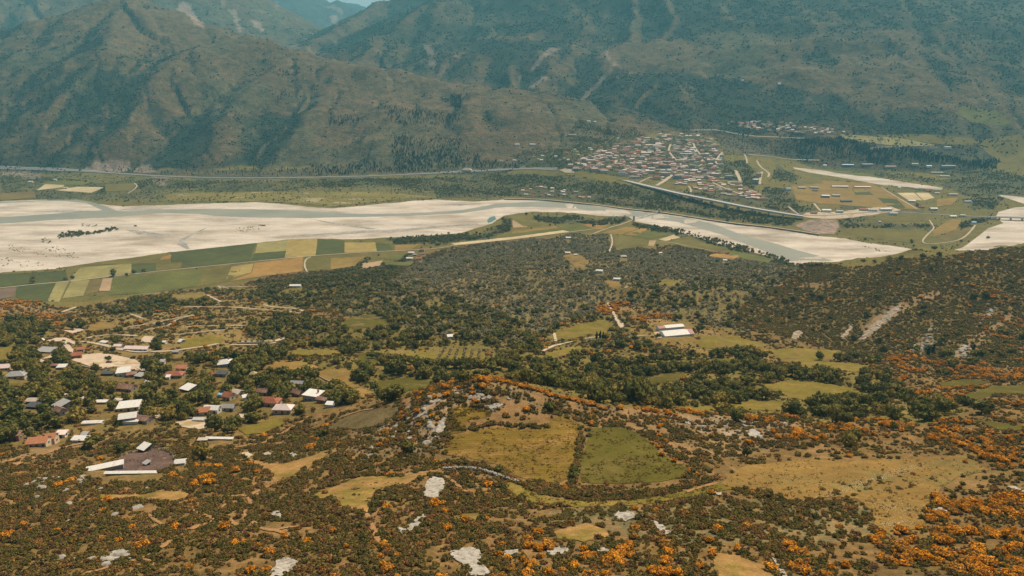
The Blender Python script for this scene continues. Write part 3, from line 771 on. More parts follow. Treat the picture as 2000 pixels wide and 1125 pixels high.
# ------------------------------------------------------------------ draped surfaces
EXC = np.zeros((RH, RW), bool)        # nothing grows here
def dense(poly, st, jit=0.0, seed=0, closed=True):
    p = np.array(poly, float)
    q = np.concatenate([p, p[:1]]) if closed else p
    out = []
    for a, b in zip(q[:-1], q[1:]):
        n = max(1, int(math.hypot(*(b - a)) / st))
        for i in range(n):
            out.append(a + (b - a) * i / n)
    if not closed: out.append(q[-1])
    out = np.array(out)
    if jit:
        t = np.cumsum(np.r_[0, np.hypot(*np.diff(out, axis=0).T)])
        out[:, 0] += jit * 2 * (fbm(out[:, 0] / 9 + seed, out[:, 1] / 9, 301 + seed, 3) - .5) * 1.6
        out[:, 1] += jit * 2 * (fbm(out[:, 0] / 9 + seed, out[:, 1] / 9, 351 + seed, 3) - .5)
    return out

_drape_i = 0
def drape(name, poly, mat, off=.3, st=7, jit=1.2, exc=True, ymin=0):
    """a sheet that follows the ground inside a photo polygon"""
    global _drape_i
    _drape_i += 1
    b = dense(poly, st, jit, _drape_i)
    sl, sc, m = fill(b)
    k = max(1, int(st * 1.3 / RS))
    yy, xx = np.nonzero(m[::k, ::k])
    ix = _gx[sc][::k][xx]; iy = _gy[sl][::k][yy]
    if exc:
        if ymin:      # only the part in sight keeps plants away
            m = m & (ray(np.repeat(_gx[sc][None, :], m.shape[0], 0).ravel(), np.repeat(_gy[sl][:, None], m.shape[1], 1).ravel())[:, 1].reshape(m.shape) > ymin)
        EXC[sl, sc] |= m
    # keep interior points off the rim
    if len(ix):
        d = np.min(np.hypot(ix[:, None] - b[None, :, 0], iy[:, None] - b[None, :, 1]), axis=1)
        ix, iy = ix[d > st * .5], iy[d > st * .5]
    pts = np.concatenate([b, np.stack([ix, iy], 1)])
    v2, _, fc, _, _, _ = delaunay_2d_cdt([Vector((float(x), float(-y))) for x, y in pts], [], [list(range(len(b)))[::1]], 1, 1e-4)
    v2 = np.array([(v.x, -v.y) for v in v2])
    w = ray(v2[:, 0], v2[:, 1], 0, ymin)
    w[:, 2] += off
    o = mesh_obj(name, w, [tuple(f) for f in fc], mat, smooth_=True)
    me = o.data
    nz = np.zeros(len(me.polygons) * 3); me.polygons.foreach_get('normal', nz)
    if nz[2::3].mean() < 0: me.flip_normals()
    return o

def catmull(pts, n=6):
    p = [np.array(q, float) for q in pts]
    p = [2 * p[0] - p[1]] + p + [2 * p[-1] - p[-2]]
    out = []
    for i in range(1, len(p) - 2):
        for k in range(n):
            t = k / n
            out.append(.5 * ((2 * p[i]) + (-p[i - 1] + p[i + 1]) * t + (2 * p[i - 1] - 5 * p[i] + 4 * p[i + 1] - p[i + 2]) * t * t + (-p[i - 1] + 3 * p[i] - 3 * p[i + 1] + p[i + 2]) * t ** 3))
    out.append(p[-2])
    return np.array(out)

def strip(pts3, width, z0=0.0):
    """left and right rims of a ribbon along world points"""
    p = np.array(pts3, float)
    t = np.gradient(p[:, :2], axis=0)
    t /= np.maximum(np.linalg.norm(t, axis=1), 1e-6)[:, None]
    nrm = np.stack([-t[:, 1], t[:, 0]], 1)
    w = np.broadcast_to(np.asarray(width, float), (len(p),))[:, None]
    L = p.copy(); Rr = p.copy()
    L[:, :2] += nrm * w / 2; Rr[:, :2] -= nrm * w / 2
    return L, Rr

def ribbon(name, px_pts, width, mat, off=.5, n=5, wob=.12, pxw=3, world=None, parent=None):
    w = np.array(world, float) if world is not None else ray(*catmull(px_pts, n).T)
    if world is None:
        for _ in range(2):                       # even out jumps over brows
            w[1:-1] = (w[1:-1] * 2 + w[:-2] + w[2:]) / 4
    wd = width * (1 + wob * (rng.random(len(w)) * 2 - 1))
    L, Rr = strip(w, wd)
    if world is None:
        m = (L + Rr) / 2
        for a in (L, Rr, m): a[:, 2] = height(a[:, 0], a[:, 1]) + off
        m[:, 2] += .15
        V_ = np.concatenate([L, m, Rr]); k = len(w)
        F_ = [(i, i + 1, k + i + 1, k + i) for i in range(k - 1)] + [(k + i, k + i + 1, 2 * k + i + 1, 2 * k + i) for i in range(k - 1)]
    else:
        V_ = np.concatenate([L, Rr]); k = len(w)
        F_ = [(i, i + 1, k + i + 1, k + i) for i in range(k - 1)]
    o = mesh_obj(name, V_, [f[::-1] for f in F_], mat, parent, True)
    if px_pts is not None: line_mask(EXC, px_pts, pxw)
    return o

M_GRAVEL = ground_material('river_gravel', (.55, .445, .345), stretch=(.35, 1, 1), scales=(.012, .05, .4), amp=(.16, .14, .12), bump=.3, second=((.36, .275, .195), .011, .47, .64))
M_WATER = bpy.data.materials.new('river_water')
nt, n, l, p = nodes_of(M_WATER)
tc = n.new('ShaderNodeNewGeometry').outputs['Position']
cw = mixc(n, l, maprange(n, l, noise_node(n, l, tc, .006, 4, .6), .35, .65, 0, 1), (.27, .245, .18), (.33, .295, .215))
l.new(cw, p.inputs['Base Color']); setp(p, 'Roughness', .3); setp(p, 'IOR', 1.33); setp(p, 'Specular IOR Level', .3)
b = n.new('ShaderNodeBump'); b.inputs['Strength'].default_value = .25; b.inputs['Distance'].default_value = .3
l.new(noise_node(n, l, tc, .25, 4, .6), b.inputs['Height']); l.new(b.outputs[0], p.inputs['Normal'])
M_POOL = plain('pool_water', (.13, .22, .19), rough=.2, var=.05)
M_MUD = ground_material('damp_silt', (.33, .28, .23), bump=.2)

# ---- river bed and water
BED = [(-500, 396), (0, 393), (60, 391), (150, 390), (188, 398), (235, 403), (300, 401), (430, 397), (500, 395), (545, 398), (600, 404), (650, 407), (720, 401), (800, 393), (850, 390), (930, 394), (1000, 389), (1080, 392), (1160, 401), (1230, 411), (1290, 417), (1350, 426), (1430, 439), (1500, 446), (1600, 461), (1651, 466), (1696, 475), (1772, 484), (1826, 498), (1880, 484), (1905, 466), (1930, 446), (1960, 436), (2000, 436), (2100, 436), (2300, 470), (2300, 520), (2000, 500), (1760, 540), (1640, 540), (1560, 520), (1508, 503), (1462, 490), (1400, 476), (1330, 455), (1280, 440), (1240, 433), (1228, 423), (1170, 422), (1120, 416), (1040, 413), (985, 421), (962, 436), (900, 455), (830, 461), (760, 464), (690, 468), (620, 466), (560, 468), (500, 475), (430, 483), (380, 488), (330, 493), (300, 499), (220, 508), (150, 518), (110, 525), (0, 533), (-500, 545)]
tag(drape('gravel_bed', BED, M_GRAVEL, .25, 9, 1.0, ymin=1320), 'broad pale gravel bed of the braided river', 'riverbed', kind='structure')
RIVER = [(-500, 430), (0, 425), (100, 418), (200, 411), (250, 413), (330, 410), (400, 408), (500, 409), (600, 412), (650, 415), (700, 418), (800, 417), (870, 413), (905, 410), (940, 404), (971, 398), (1010, 396), (1060, 393), (1110, 396), (1160, 402), (1225, 411), (1275, 417), (1350, 427), (1400, 440), (1420, 448), (1453, 460), (1514, 476), (1560, 490), (1600, 500), (1660, 520), (1660, 545), (1600, 530), (1559, 515), (1526, 505), (1508, 496), (1485, 488), (1462, 477), (1425, 463), (1375, 448), (1325, 434), (1275, 428), (1237, 424), (1200, 420), (1125, 407), (1060, 405), (1000, 404), (971, 406), (905, 416), (800, 422), (700, 424), (600, 426), (500, 425), (423, 422), (390, 418), (320, 416), (257, 421), (200, 425), (100, 430), (0, 437), (-500, 444)]
tag(drape('river', RIVER, M_WATER, .45, 7, .6, ymin=1320), 'grey green river winding through pale gravel bars', 'river', kind='structure')
tag(drape('river', [(-300, 397), (0, 394.5), (80, 391.5), (150, 390.5), (176, 394), (205, 402), (232, 413), (215, 416), (194, 408), (168, 396), (120, 393), (60, 394), (0, 397), (-300, 402)], M_WATER, .47, 6, .3), 'narrow side channel curving round the upper gravel bar', 'river', kind='structure')
tag(drape('river', [(956, 425), (966, 422), (969, 428), (960, 434), (953, 436), (951, 431)], M_POOL, .5, 4, .3), 'small turquoise pool beside the gravel bank', 'pool', kind='structure')
for pl in ([(548, 462), (600, 458), (690, 452), (740, 449), (745, 453), (660, 459), (600, 462)], [(740, 450), (800, 446), (930, 436), (935, 439), (820, 449), (745, 454)], [(346, 478), (352, 468), (372, 458), (404, 444), (400, 448), (380, 457), (360, 470), (372, 486), (366, 487)], [(245, 449), (290, 452), (335, 460), (310, 463), (270, 458)], [(230, 411), (300, 412), (350, 409), (300, 407), (250, 408)], [(60, 414), (110, 411), (190, 412), (140, 416)], [(610, 428), (660, 436), (735, 447), (720, 448), (640, 436)], [(860, 400), (920, 398), (945, 397), (900, 402)], [(1400, 452), (1440, 462), (1480, 478), (1500, 490), (1470, 482), (1430, 468)]):
    tag(drape('silt_bar', pl, M_MUD, .36, 6, .8), 'streak of damp brown silt across the pale gravel', 'silt', kind='structure')
for i, pl in enumerate(([(1548, 327), (1600, 332), (1650, 339), (1700, 345), (1760, 355), (1800, 361), (1843, 367), (1838, 371), (1780, 366), (1720, 361), (1660, 350), (1620, 343), (1580, 337), (1552, 330)], [(1948, 380), (1980, 383), (2020, 388), (2200, 400), (2200, 410), (2000, 398), (1975, 390), (1955, 384)], [(1950, 414), (1980, 406), (2020, 402), (2200, 405), (2200, 440), (2000, 436), (1965, 440), (1945, 425)])):
    tag(drape('gravel_bed', pl, M_GRAVEL, .3, 7, .7), ('white gravel strip of the side stream below the pines', 'narrow white gravel strip at the plain edge', 'white gravel under the road bridge')[i], 'riverbed', kind='structure')
WEEDS = [[(76, 470), (90, 463), (100, 470), (96, 482), (84, 474)], [(0, 480), (20, 478), (60, 488), (110, 498), (160, 500), (150, 505), (90, 502), (30, 492)], [(82, 486), (110, 480), (150, 496), (130, 502)], [(30, 536), (80, 526), (150, 520), (120, 532), (60, 540)], [(155, 437), (190, 436), (192, 442), (160, 443)], [(262, 441), (272, 440), (268, 448), (262, 446)], [(455, 446), (490, 442), (510, 448), (480, 456)], [(1682, 480), (1720, 486), (1742, 494), (1710, 490)], [(1740, 478), (1790, 486), (1830, 494), (1800, 492)], [(505, 440), (525, 438), (520, 443)], [(0, 500), (60, 510), (100, 520), (0, 524)], [(1830, 480), (1880, 476), (1860, 490)], [(1630, 462), (1700, 470), (1760, 478), (1700, 476)]]
# ---- fields
for isl in ([(102, 458), (140, 450), (180, 452), (222, 440), (240, 447), (180, 458), (118, 466)], [(750, 466), (800, 460), (850, 456), (930, 458), (990, 438), (975, 425), (1000, 428), (1000, 446), (960, 466), (860, 478), (770, 478)], [(1030, 414), (1120, 420), (1225, 418), (1222, 432), (1090, 436)], [(1240, 436), (1300, 440), (1380, 458), (1460, 480), (1540, 505), (1540, 512), (1440, 490), (1320, 458), (1250, 447)]):
    paint(EXC, isl, False)
FC = dict(dg=(0.081, 0.079, 0.022), ol=(0.146, 0.112, 0.028), lg=(0.270, 0.214, 0.074), ye=(0.313, 0.218, 0.066), oc=(0.238, 0.147, 0.039), ta=(0.367, 0.237, 0.129), pu=(0.173, 0.109, 0.070), br=(0.167, 0.114, 0.035), orr=(0.292, 0.157, 0.043), gr=(0.119, 0.109, 0.025), st=(0.486, 0.361, 0.195))
FM = {}
def fmat(k):
    if k not in FM:
        FM[k] = ground_material('field_' + k, FC[k], scales=(.012, .07, .6), amp=(.2, .14, .15), bump=.3, stripes=(.05, .6 + len(FM) * .21, .07))
    return FM[k]
WORDS = dict(dg='dark green', ol='olive green', lg='pale yellow green', ye='yellow', oc='ochre', ta='bare tan', pu='purple brown ploughed', br='brown green', orr='orange ochre', gr='green', st='pale stubble')
FIELDS = [
 ('dg', 'by the field road, at the gravel edge', [(-400, 548), (0, 536), (128, 529), (133, 548), (0, 561), (-400, 590)]), ('lg', 'above the field road near the two field trees', [(134, 547), (157, 523), (257, 515), (257, 534), (140, 549)]), ('ol', 'along the gravel bank', [(160, 518), (240, 506), (330, 493), (335, 500), (330, 514), (257, 516)]),
 ('dg', 'behind the field trees', [(257, 515), (305, 514), (305, 530), (257, 534)]), ('ol', 'above the straight field road', [(305, 516), (355, 512), (352, 524), (305, 529)]), ('dg', 'stretching to the gravel bank', [(334, 493), (500, 475), (488, 511), (355, 524), (355, 511), (334, 513)]), ('orr', 'small square inside the green strip', [(315, 503), (335, 497), (333, 505), (312, 509)]),
 ('lg', 'at the bend of the gravel bank', [(503, 475), (563, 469), (560, 490), (498, 495)]), ('dg', 'just above the road, below a pale field', [(498, 495), (560, 490), (555, 505), (488, 511)]), ('ye', 'with mown streaks beside the gravel', [(563, 468), (620, 466), (617, 499), (556, 505)]), ('dg', 'square beside the yellow field', [(621, 467), (672, 471), (672, 494), (616, 499)]), ('ye', 'dry one right of the dark green square', [(673, 474), (733, 474), (736, 491), (673, 494)]), ('dg', 'narrow beside the hedge', [(734, 475), (762, 477), (768, 490), (736, 491)]), ('oc', 'in front of the riverside trees', [(770, 479), (822, 477), (802, 488), (772, 490)]),
 ('pu', 'at the left end of the field road', [(-400, 592), (0, 565), (33, 561), (26, 580), (0, 584), (-300, 600)]), ('dg', 'below the field road', [(33, 561), (110, 552), (92, 593), (30, 584)]), ('lg', 'narrow strip between dark fields', [(110, 552), (135, 549), (113, 595), (90, 595)]), ('lg', 'wide and pale below the road', [(140, 549), (175, 547), (163, 578), (122, 583)]), ('br', 'between the pale field and the tan one', [(176, 547), (200, 545), (192, 570), (166, 577)]), ('ta', 'small pinkish one', [(201, 545), (220, 543), (215, 568), (193, 569)]), ('gr', 'long one below the field road', [(221, 543), (400, 525), (385, 560), (300, 572), (212, 577)]), ('ol', 'sloping below the field road', [(401, 525), (490, 514), (445, 550), (388, 560)]), ('ye', 'light patch below the road', [(452, 521), (496, 515), (490, 533), (442, 546)]), ('orr', 'wide and dry below the road', [(497, 514), (592, 502), (590, 530), (500, 542), (448, 550), (492, 533)]), ('ol', 'right of the white track', [(602, 504), (645, 498), (645, 525), (600, 530)]), ('oc', 'between track and hedge', [(646, 505), (712, 502), (692, 520), (646, 527)]), ('ta', 'brown ploughed one by the hedge', [(706, 515), (748, 509), (742, 519), (705, 526)]), ('gr', 'below the hamlet', [(750, 510), (808, 513), (800, 520), (752, 518)]), ('gr', 'left of the hamlet', [(766, 499), (795, 494), (780, 508), (750, 507)]),
 ('ol', 'beyond the turquoise pool', [(988, 421), (1030, 416), (1058, 440), (1022, 442)]), ('ta', 'triangle beside the riverside trees', [(1000, 431), (1012, 429), (1031, 443), (1003, 445)]), ('oc', 'long strip by the dyke', [(1000, 452), (1085, 442), (1090, 446), (1000, 457)]), ('gr', 'thin strip by the dyke', [(998, 458), (1092, 446), (1098, 449), (996, 463)]), ('st', 'thin stubble strip above the olive hill', [(880, 476), (1000, 463), (1100, 450), (1112, 453), (1000, 468), (890, 480)]), ('gr', 'in front of the poplar row', [(1085, 440), (1130, 437), (1160, 448), (1120, 456), (1098, 448)]), ('orr', 'beside the footbridge path', [(1134, 437), (1190, 441), (1176, 448), (1162, 448)]), ('oc', 'below the footbridge', [(1172, 456), (1222, 443), (1250, 446), (1214, 458)]), ('orr', 'reddish strip below the footbridge', [(1252, 446), (1272, 447), (1242, 459), (1216, 459)]), ('gr', 'large one below the footbridge', [(1214, 459), (1262, 449), (1306, 460), (1268, 467)]), ('ol', 'with lines of crop at the olive edge', [(1197, 460), (1266, 468), (1262, 480), (1204, 488)]), ('ta', 'sandy corner by the crop field', [(1268, 470), (1282, 470), (1276, 482), (1266, 480)]), ('st', 'pale strip by the river', [(1285, 468), (1316, 459), (1330, 464), (1300, 471)]), ('ol', 'long one beside the riverside trees', [(1306, 474), (1332, 465), (1424, 485), (1400, 492), (1340, 484)]), ('gr', 'at the river end of the olive hill', [(1428, 490), (1515, 506), (1500, 514), (1420, 500)]), ('orr', 'small one near the river', [(1400, 495), (1450, 500), (1430, 507), (1380, 500)]),
 ('st', 'stubble across the river under the road', [(72, 372), (88, 360), (130, 358), (122, 366)]), ('st', 'large stubble square across the river', [(150, 365), (203, 366), (178, 377), (108, 372)]), ('ol', 'across the river beside the curved track', [(205, 360), (268, 358), (255, 373), (205, 374)]), ('ol', 'wide floodplain pasture across the river', [(330, 377), (560, 374), (760, 376), (860, 386), (795, 388), (715, 397), (650, 403), (545, 395), (440, 393), (320, 392)]), ('br', 'across the river at the far left', [(0, 378), (66, 374), (70, 386), (0, 392)]), ('gr', 'across the river below the road', [(120, 352), (180, 356), (160, 362), (70, 360)]),
 ('oc', 'wide plain beside the town', [(1545, 362), (1600, 352), (1700, 358), (1740, 378), (1800, 410), (1690, 404), (1600, 398), (1555, 390)]), ('dg', 'dark square on the plain', [(1663, 368), (1687, 368), (1707, 381), (1671, 381)]), ('st', 'pale square on the plain', [(1752, 377), (1786, 377), (1802, 392), (1772, 390)]), ('st', 'second pale square on the plain', [(1788, 377), (1814, 377), (1826, 387), (1804, 392)]), ('dg', 'green rhomb on the plain near the road', [(1713, 387), (1751, 389), (1769, 406), (1739, 408)]), ('orr', 'strip of vines on the plain', [(1590, 388), (1626, 390), (1632, 397), (1600, 397)]), ('ol', 'sports pitch with pale border', [(1556, 352), (1600, 347), (1608, 358), (1556, 362)]), ('gr', 'on the plain beyond the barns', [(1620, 336), (1690, 338), (1720, 346), (1680, 344)]), ('oc', 'right part of the plain', [(1830, 390), (1872, 386), (1860, 400), (1830, 404)]),
 ('ol', 'meadow below the road by the hedge', [(1642, 446), (1700, 445), (1790, 450), (1816, 463), (1796, 475), (1717, 468), (1660, 458)]), ('ol', 'narrow meadow under the road', [(1700, 425), (1796, 424), (1796, 433), (1705, 434)]), ('oc', 'meadow inside the looping track', [(1822, 450), (1858, 428), (1878, 430), (1868, 448), (1840, 458), (1824, 462)]), ('br', 'meadow above the quarry gravel', [(1830, 462), (1868, 452), (1905, 442), (1890, 456), (1850, 472)]),
 ('lg', 'on the upper terrace beyond the pines', [(1640, 262), (1760, 270), (1830, 284), (1740, 284), (1650, 272)]), ('ol', 'upper terrace strip', [(1700, 264), (1800, 262), (1900, 270), (1960, 285), (1840, 282)]), ('gr', 'on the upper slope at the right', [(1880, 205), (1930, 215), (1990, 232), (1960, 246), (1900, 240), (1870, 222)]), ('ol', 'at the right edge above the pines', [(1900, 275), (2000, 262), (2200, 270), (2200, 310), (1960, 320), (1930, 300)]),
]
M_FLOOD = ground_material('floodplain_grass', (.19, .145, .036), stretch=(.4, 1, 1), scales=(.012, .06, .4), amp=(.2, .2, .2), bump=.4, second=((.34, .26, .15), .02, .56, .68))
for i, (k, where, poly) in enumerate(FIELDS):
    fp_ = 'floodplain' in where
    o = drape('field', poly, M_FLOOD if fp_ else fmat(k), .45 + .012 * (i % 30), 7, .5, exc=not fp_, ymin=1160)
    tag(o, '%s field %s' % (WORDS[k], where), 'field', kind='structure')
M_QUARRY = ground_material('quarry_earth', (.30, .20, .14), bump=.8, second=((.17, .13, .09), .05, .5, .6))
tag(drape('quarry', [(1553, 440), (1580, 430), (1612, 428), (1634, 430), (1640, 445), (1628, 458), (1600, 456), (1570, 450)], M_QUARRY, .5, 6, 1.5), 'bare brown quarry bank beside the gravel bed', 'quarry', kind='structure')

# ---- hill meadows and clearings
M_ME1 = ground_material('dry_meadow', (.165, .100, .014), scales=(.03, .2, 1.6), amp=(.22, .18, .25), bump=.35, second=((.27, .145, .04), .045, .52, .68), stripes=(.12, 1.5, .10))
M_ME2 = ground_material('green_meadow', (.092, .073, .010), scales=(.03, .2, 1.6), amp=(.2, .15, .22), bump=.35, second=((.14, .10, .022), .035, .52, .7))
M_ME3 = ground_material('tan_meadow', (.225, .128, .032), scales=(.03, .22, 1.8), amp=(.2, .16, .28), bump=.35, second=((.17, .125, .036), .05, .5, .68))
M_GLADE = ground_material('glade_grass', (.165, .120, .019), scales=(.03, .2, 1.3), amp=(.2, .2, .22), bump=.35, second=((.22, .14, .034), .04, .5, .65))
M_CLEAR = ground_material('clearing_earth', (.29, .16, .05), scales=(.06, .3, 1.6), amp=(.18, .2, .25), bump=.4, second=((.18, .125, .025), .09, .46, .58))
M_TRACK = ground_material('pale_track', (.46, .35, .24), scales=(.05, .4, 2), amp=(.1, .12, .15), bump=.2)
M_TRAIL = ground_material('orange_trail', (.31, .165, .066), scales=(.06, .5, 2), amp=(.15, .15, .2), bump=.3)
M_YARD = ground_material('pale_yard', (.50, .37, .25), scales=(.05, .3, 1.5), amp=(.12, .15, .15), bump=.25, second=((.30, .21, .10), .05, .52, .62))
MEAD = [
 ('meadow', M_ME1, 'dry ochre hill meadow mown in streaks, left of the hedge line', [(866, 890), (869, 866), (888, 852), (944, 840), (976, 836), (1015, 838), (1060, 839), (1072, 828), (1080, 819), (1095, 814), (1118, 822), (1133, 831), (1128, 858), (1124, 894), (1112, 932), (1084, 947), (1042, 942), (1004, 929), (982, 910), (924, 897), (886, 890)]),
 ('meadow', M_ME2, 'dark green hill meadow right of the hedge line', [(1150, 836), (1218, 835), (1257, 852), (1290, 885), (1320, 905), (1350, 915), (1340, 932), (1295, 941), (1207, 945), (1138, 943), (1131, 902), (1146, 872)]),
 ('meadow', M_ME1, 'small ochre meadow above the big one', [(882, 797), (919, 794), (962, 806), (955, 814), (913, 822), (907, 844), (880, 848), (876, 820)]),
 ('meadow', M_ME3, 'large tan meadow sprinkled with white flowers', [(1407, 946), (1425, 928), (1457, 910), (1512, 905), (1577, 897), (1659, 903), (1740, 898), (1837, 891), (1885, 890), (1930, 920), (1870, 932), (1837, 953), (1815, 985), (1800, 1010), (1813, 1028), (1740, 1046), (1707, 1027), (1704, 998), (1672, 975), (1626, 970), (1551, 982), (1496, 960), (1441, 953)]),
 ('grass_strip', M_GLADE, 'curved strip of short grass below the hill meadows', [(985, 935), (1010, 945), (1040, 962), (1075, 974), (1150, 982), (1230, 979), (1330, 962), (1400, 945), (1440, 953), (1340, 974), (1230, 988), (1130, 990), (1040, 982), (990, 960)]),
 ('clearing', M_CLEAR, 'tan clearing in the scrub with an orange track entering it', [(482, 897), (510, 903), (550, 908), (590, 896), (625, 885), (640, 886), (615, 908), (590, 922), (560, 933), (535, 944), (530, 925), (500, 910)]),
 ('clearing', M_CLEAR, 'long sandy clearing with scattered dark bushes', [(580, 978), (640, 956), (707, 930), (785, 931), (842, 917), (846, 923), (795, 946), (745, 958), (728, 968), (718, 1000), (700, 1004), (684, 996), (662, 985), (658, 970), (620, 974)]),
 ('clearing', M_CLEAR, 'narrow orange clearing below the animal pen', [(182, 965), (250, 967), (282, 966), (312, 959), (372, 961), (362, 973), (330, 981), (270, 976), (195, 976)]),
 ('clearing', M_CLEAR, 'sandy patch between low bushes and white rock', [(1080, 1040), (1110, 1030), (1150, 1022), (1180, 1035), (1190, 1048), (1140, 1058), (1090, 1052)]),
 ('clearing', M_CLEAR, 'orange sandy pocket below gorse bushes', [(885, 1012), (900, 1004), (940, 1002), (930, 1020), (900, 1022)]),
 ('clearing', M_CLEAR, 'grassy slope in the lower right corner scrub', [(1390, 1080), (1440, 1085), (1500, 1110), (1520, 1135), (1400, 1135)]),
 ('glade', M_GLADE, 'mown pasture with pale track in the hedged woodland', [(1490, 752), (1540, 744), (1600, 748), (1660, 758), (1720, 775), (1700, 783), (1640, 782), (1600, 790), (1560, 780), (1510, 764)]),
 ('glade', M_GLADE, 'long pasture strip between two rows of hedge trees', [(1150, 712), (1200, 706), (1260, 700), (1312, 696), (1316, 708), (1240, 716), (1160, 722)]),
 ('glade', M_ME2, 'dark green lens of pasture among hedge trees', [(1372, 714), (1400, 701), (1440, 702), (1420, 716), (1390, 722)]), ('glade', M_ME2, 'green strip of pasture below the dark lens', [(1256, 745), (1300, 730), (1350, 728), (1330, 742), (1270, 752)]), ('glade', M_GLADE, 'open pasture below the white barn', [(1500, 682), (1560, 680), (1640, 684), (1645, 700), (1590, 708), (1530, 706)]), ('glade', M_GLADE, 'small pasture by the gorse ridge', [(1410, 785), (1440, 779), (1540, 788), (1530, 802), (1440, 800)]), ('glade', M_GLADE, 'thin pasture above the rocky ridge', [(1325, 795), (1380, 793), (1410, 802), (1350, 804)]), ('glade', M_GLADE, 'narrow pasture by the woodland', [(1340, 765), (1400, 764), (1390, 772), (1345, 775)]),
 ('glade', M_GLADE, 'sunny slope pasture between olive hill and white lane', [(1100, 640), (1180, 625), (1200, 632), (1180, 652), (1100, 664), (1066, 660)]), ('glade', M_GLADE, 'sunny pasture below the barn yard', [(1360, 655), (1440, 658), (1500, 674), (1440, 690), (1370, 678)]), ('glade', M_GLADE, 'pasture under the crag trees', [(1560, 702), (1700, 714), (1690, 726), (1570, 722)]), ('glade', M_ME3, 'bare sunny bank on the olive hill', [(1100, 500), (1130, 494), (1150, 512), (1140, 526), (1118, 522)]), ('glade', M_ME3, 'sunny gap in the olives by the white houses', [(1180, 548), (1210, 552), (1216, 566), (1190, 560)]), ('glade', M_GLADE, 'light gap on the wooded slope', [(1290, 545), (1330, 548), (1320, 560), (1285, 556)]), ('glade', M_GLADE, 'pasture left of the ravine', [(1062, 690), (1130, 676), (1150, 684), (1080, 700)]),
 ('glade', M_ME2, 'green clearing on the knoll side', [(664, 632), (690, 618), (730, 614), (750, 622), (766, 634), (720, 640), (690, 644)]), ('glade', M_GLADE, 'olive plantation floor in neat rows', [(860, 690), (905, 684), (940, 686), (966, 706), (945, 714), (880, 712), (850, 708)]), ('glade', M_GLADE, 'grass strip left of the orchard rows', [(760, 692), (850, 688), (852, 706), (800, 704)]),
 ('glade', M_ME3, 'straw coloured field above the village houses', [(610, 729), (640, 722), (676, 720), (694, 746), (704, 756), (680, 762), (660, 748), (630, 742)]), ('glade', M_CLEAR, 'brown ploughed plot below the straw field', [(678, 764), (706, 757), (730, 768), (706, 777)]), ('glade', M_ME3, 'ochre plot by the village trees', [(508, 718), (545, 704), (590, 706), (605, 712), (565, 722), (530, 724)]), ('glade', M_CLEAR, 'brown plot beside the ochre plot', [(565, 722), (610, 712), (622, 718), (590, 726)]), ('glade', M_GLADE, 'pasture strip right of the village', [(555, 686), (640, 684), (680, 688), (640, 694), (570, 694)]), ('glade', M_ME2, 'green lawn behind the village orchard', [(700, 692), (730, 688), (750, 700), (730, 710), (700, 706)]), ('glade', M_ME2, 'green garden by the tilled plot', [(740, 745), (800, 738), (850, 745), (830, 760), (760, 768), (735, 760)]),
 ('glade', M_GLADE, 'village lawn above the bottom track', [(462, 838), (500, 828), (540, 818), (560, 826), (520, 845), (480, 850)]), ('glade', M_GLADE, 'grassy slope at the left edge', [(-40, 690), (0, 682), (36, 674), (28, 694), (0, 708), (-40, 716)]), ('glade', M_GLADE, 'pale pasture between terrace tracks', [(358, 660), (440, 655), (430, 672), (350, 682)]), ('glade', M_GLADE, 'pasture by the village road bend', [(330, 576), (400, 570), (400, 582), (345, 588)]), ('glade', M_ME3, 'sunny clearing between dark trees and terraces', [(165, 645), (180, 632), (225, 630), (230, 638), (190, 648)]),
 ('garden', ground_material('tilled_garden', (.14, .095, .036), bump=.6, stripes=(.35, .5, .3)), 'dark tilled garden with crop rows beside the orange path', [(640, 838), (664, 820), (700, 808), (740, 799), (782, 795), (770, 812), (740, 832), (690, 839)]),
 ('glade', M_ME2, 'green hollow on the slope behind the tan meadow', [(1830, 748), (1880, 740), (1940, 746), (1900, 756), (1850, 760)]), ('glade', M_ME2, 'green shelf below the crags at right', [(1880, 772), (1940, 754), (2000, 752), (2100, 750), (2100, 775), (1950, 770), (1890, 785)]), ('glade', M_ME2, 'green pocket on the gorse slope', [(1905, 820), (1960, 828), (2000, 832), (2000, 842), (1950, 840)]),
]
for i, (nm, mt, lb, poly) in enumerate(MEAD):
    tag(drape(nm, poly, mt, .16 + .004 * i, 6, 2.2), lb, 'meadow' if nm in ('meadow', 'glade', 'grass_strip') else nm, kind='structure')
for i, poly in enumerate(([(1505, 650), (1560, 615), (1700, 640), (1640, 690)],)): pass
M_PENSOIL = ground_material('pen_soil', (.125, .075, .055), scales=(.1, .5, 2), amp=(.2, .2, .25), bump=.7, second=((.25, .17, .12), .5, .62, .68))
tag(drape('pen_yard', [(216, 916), (236, 893), (274, 880), (300, 876), (332, 884), (346, 905), (318, 921), (262, 925), (226, 924)], M_PENSOIL, .3, 5, .6), 'dark trampled soil of the animal pen', 'pen yard', kind='structure')
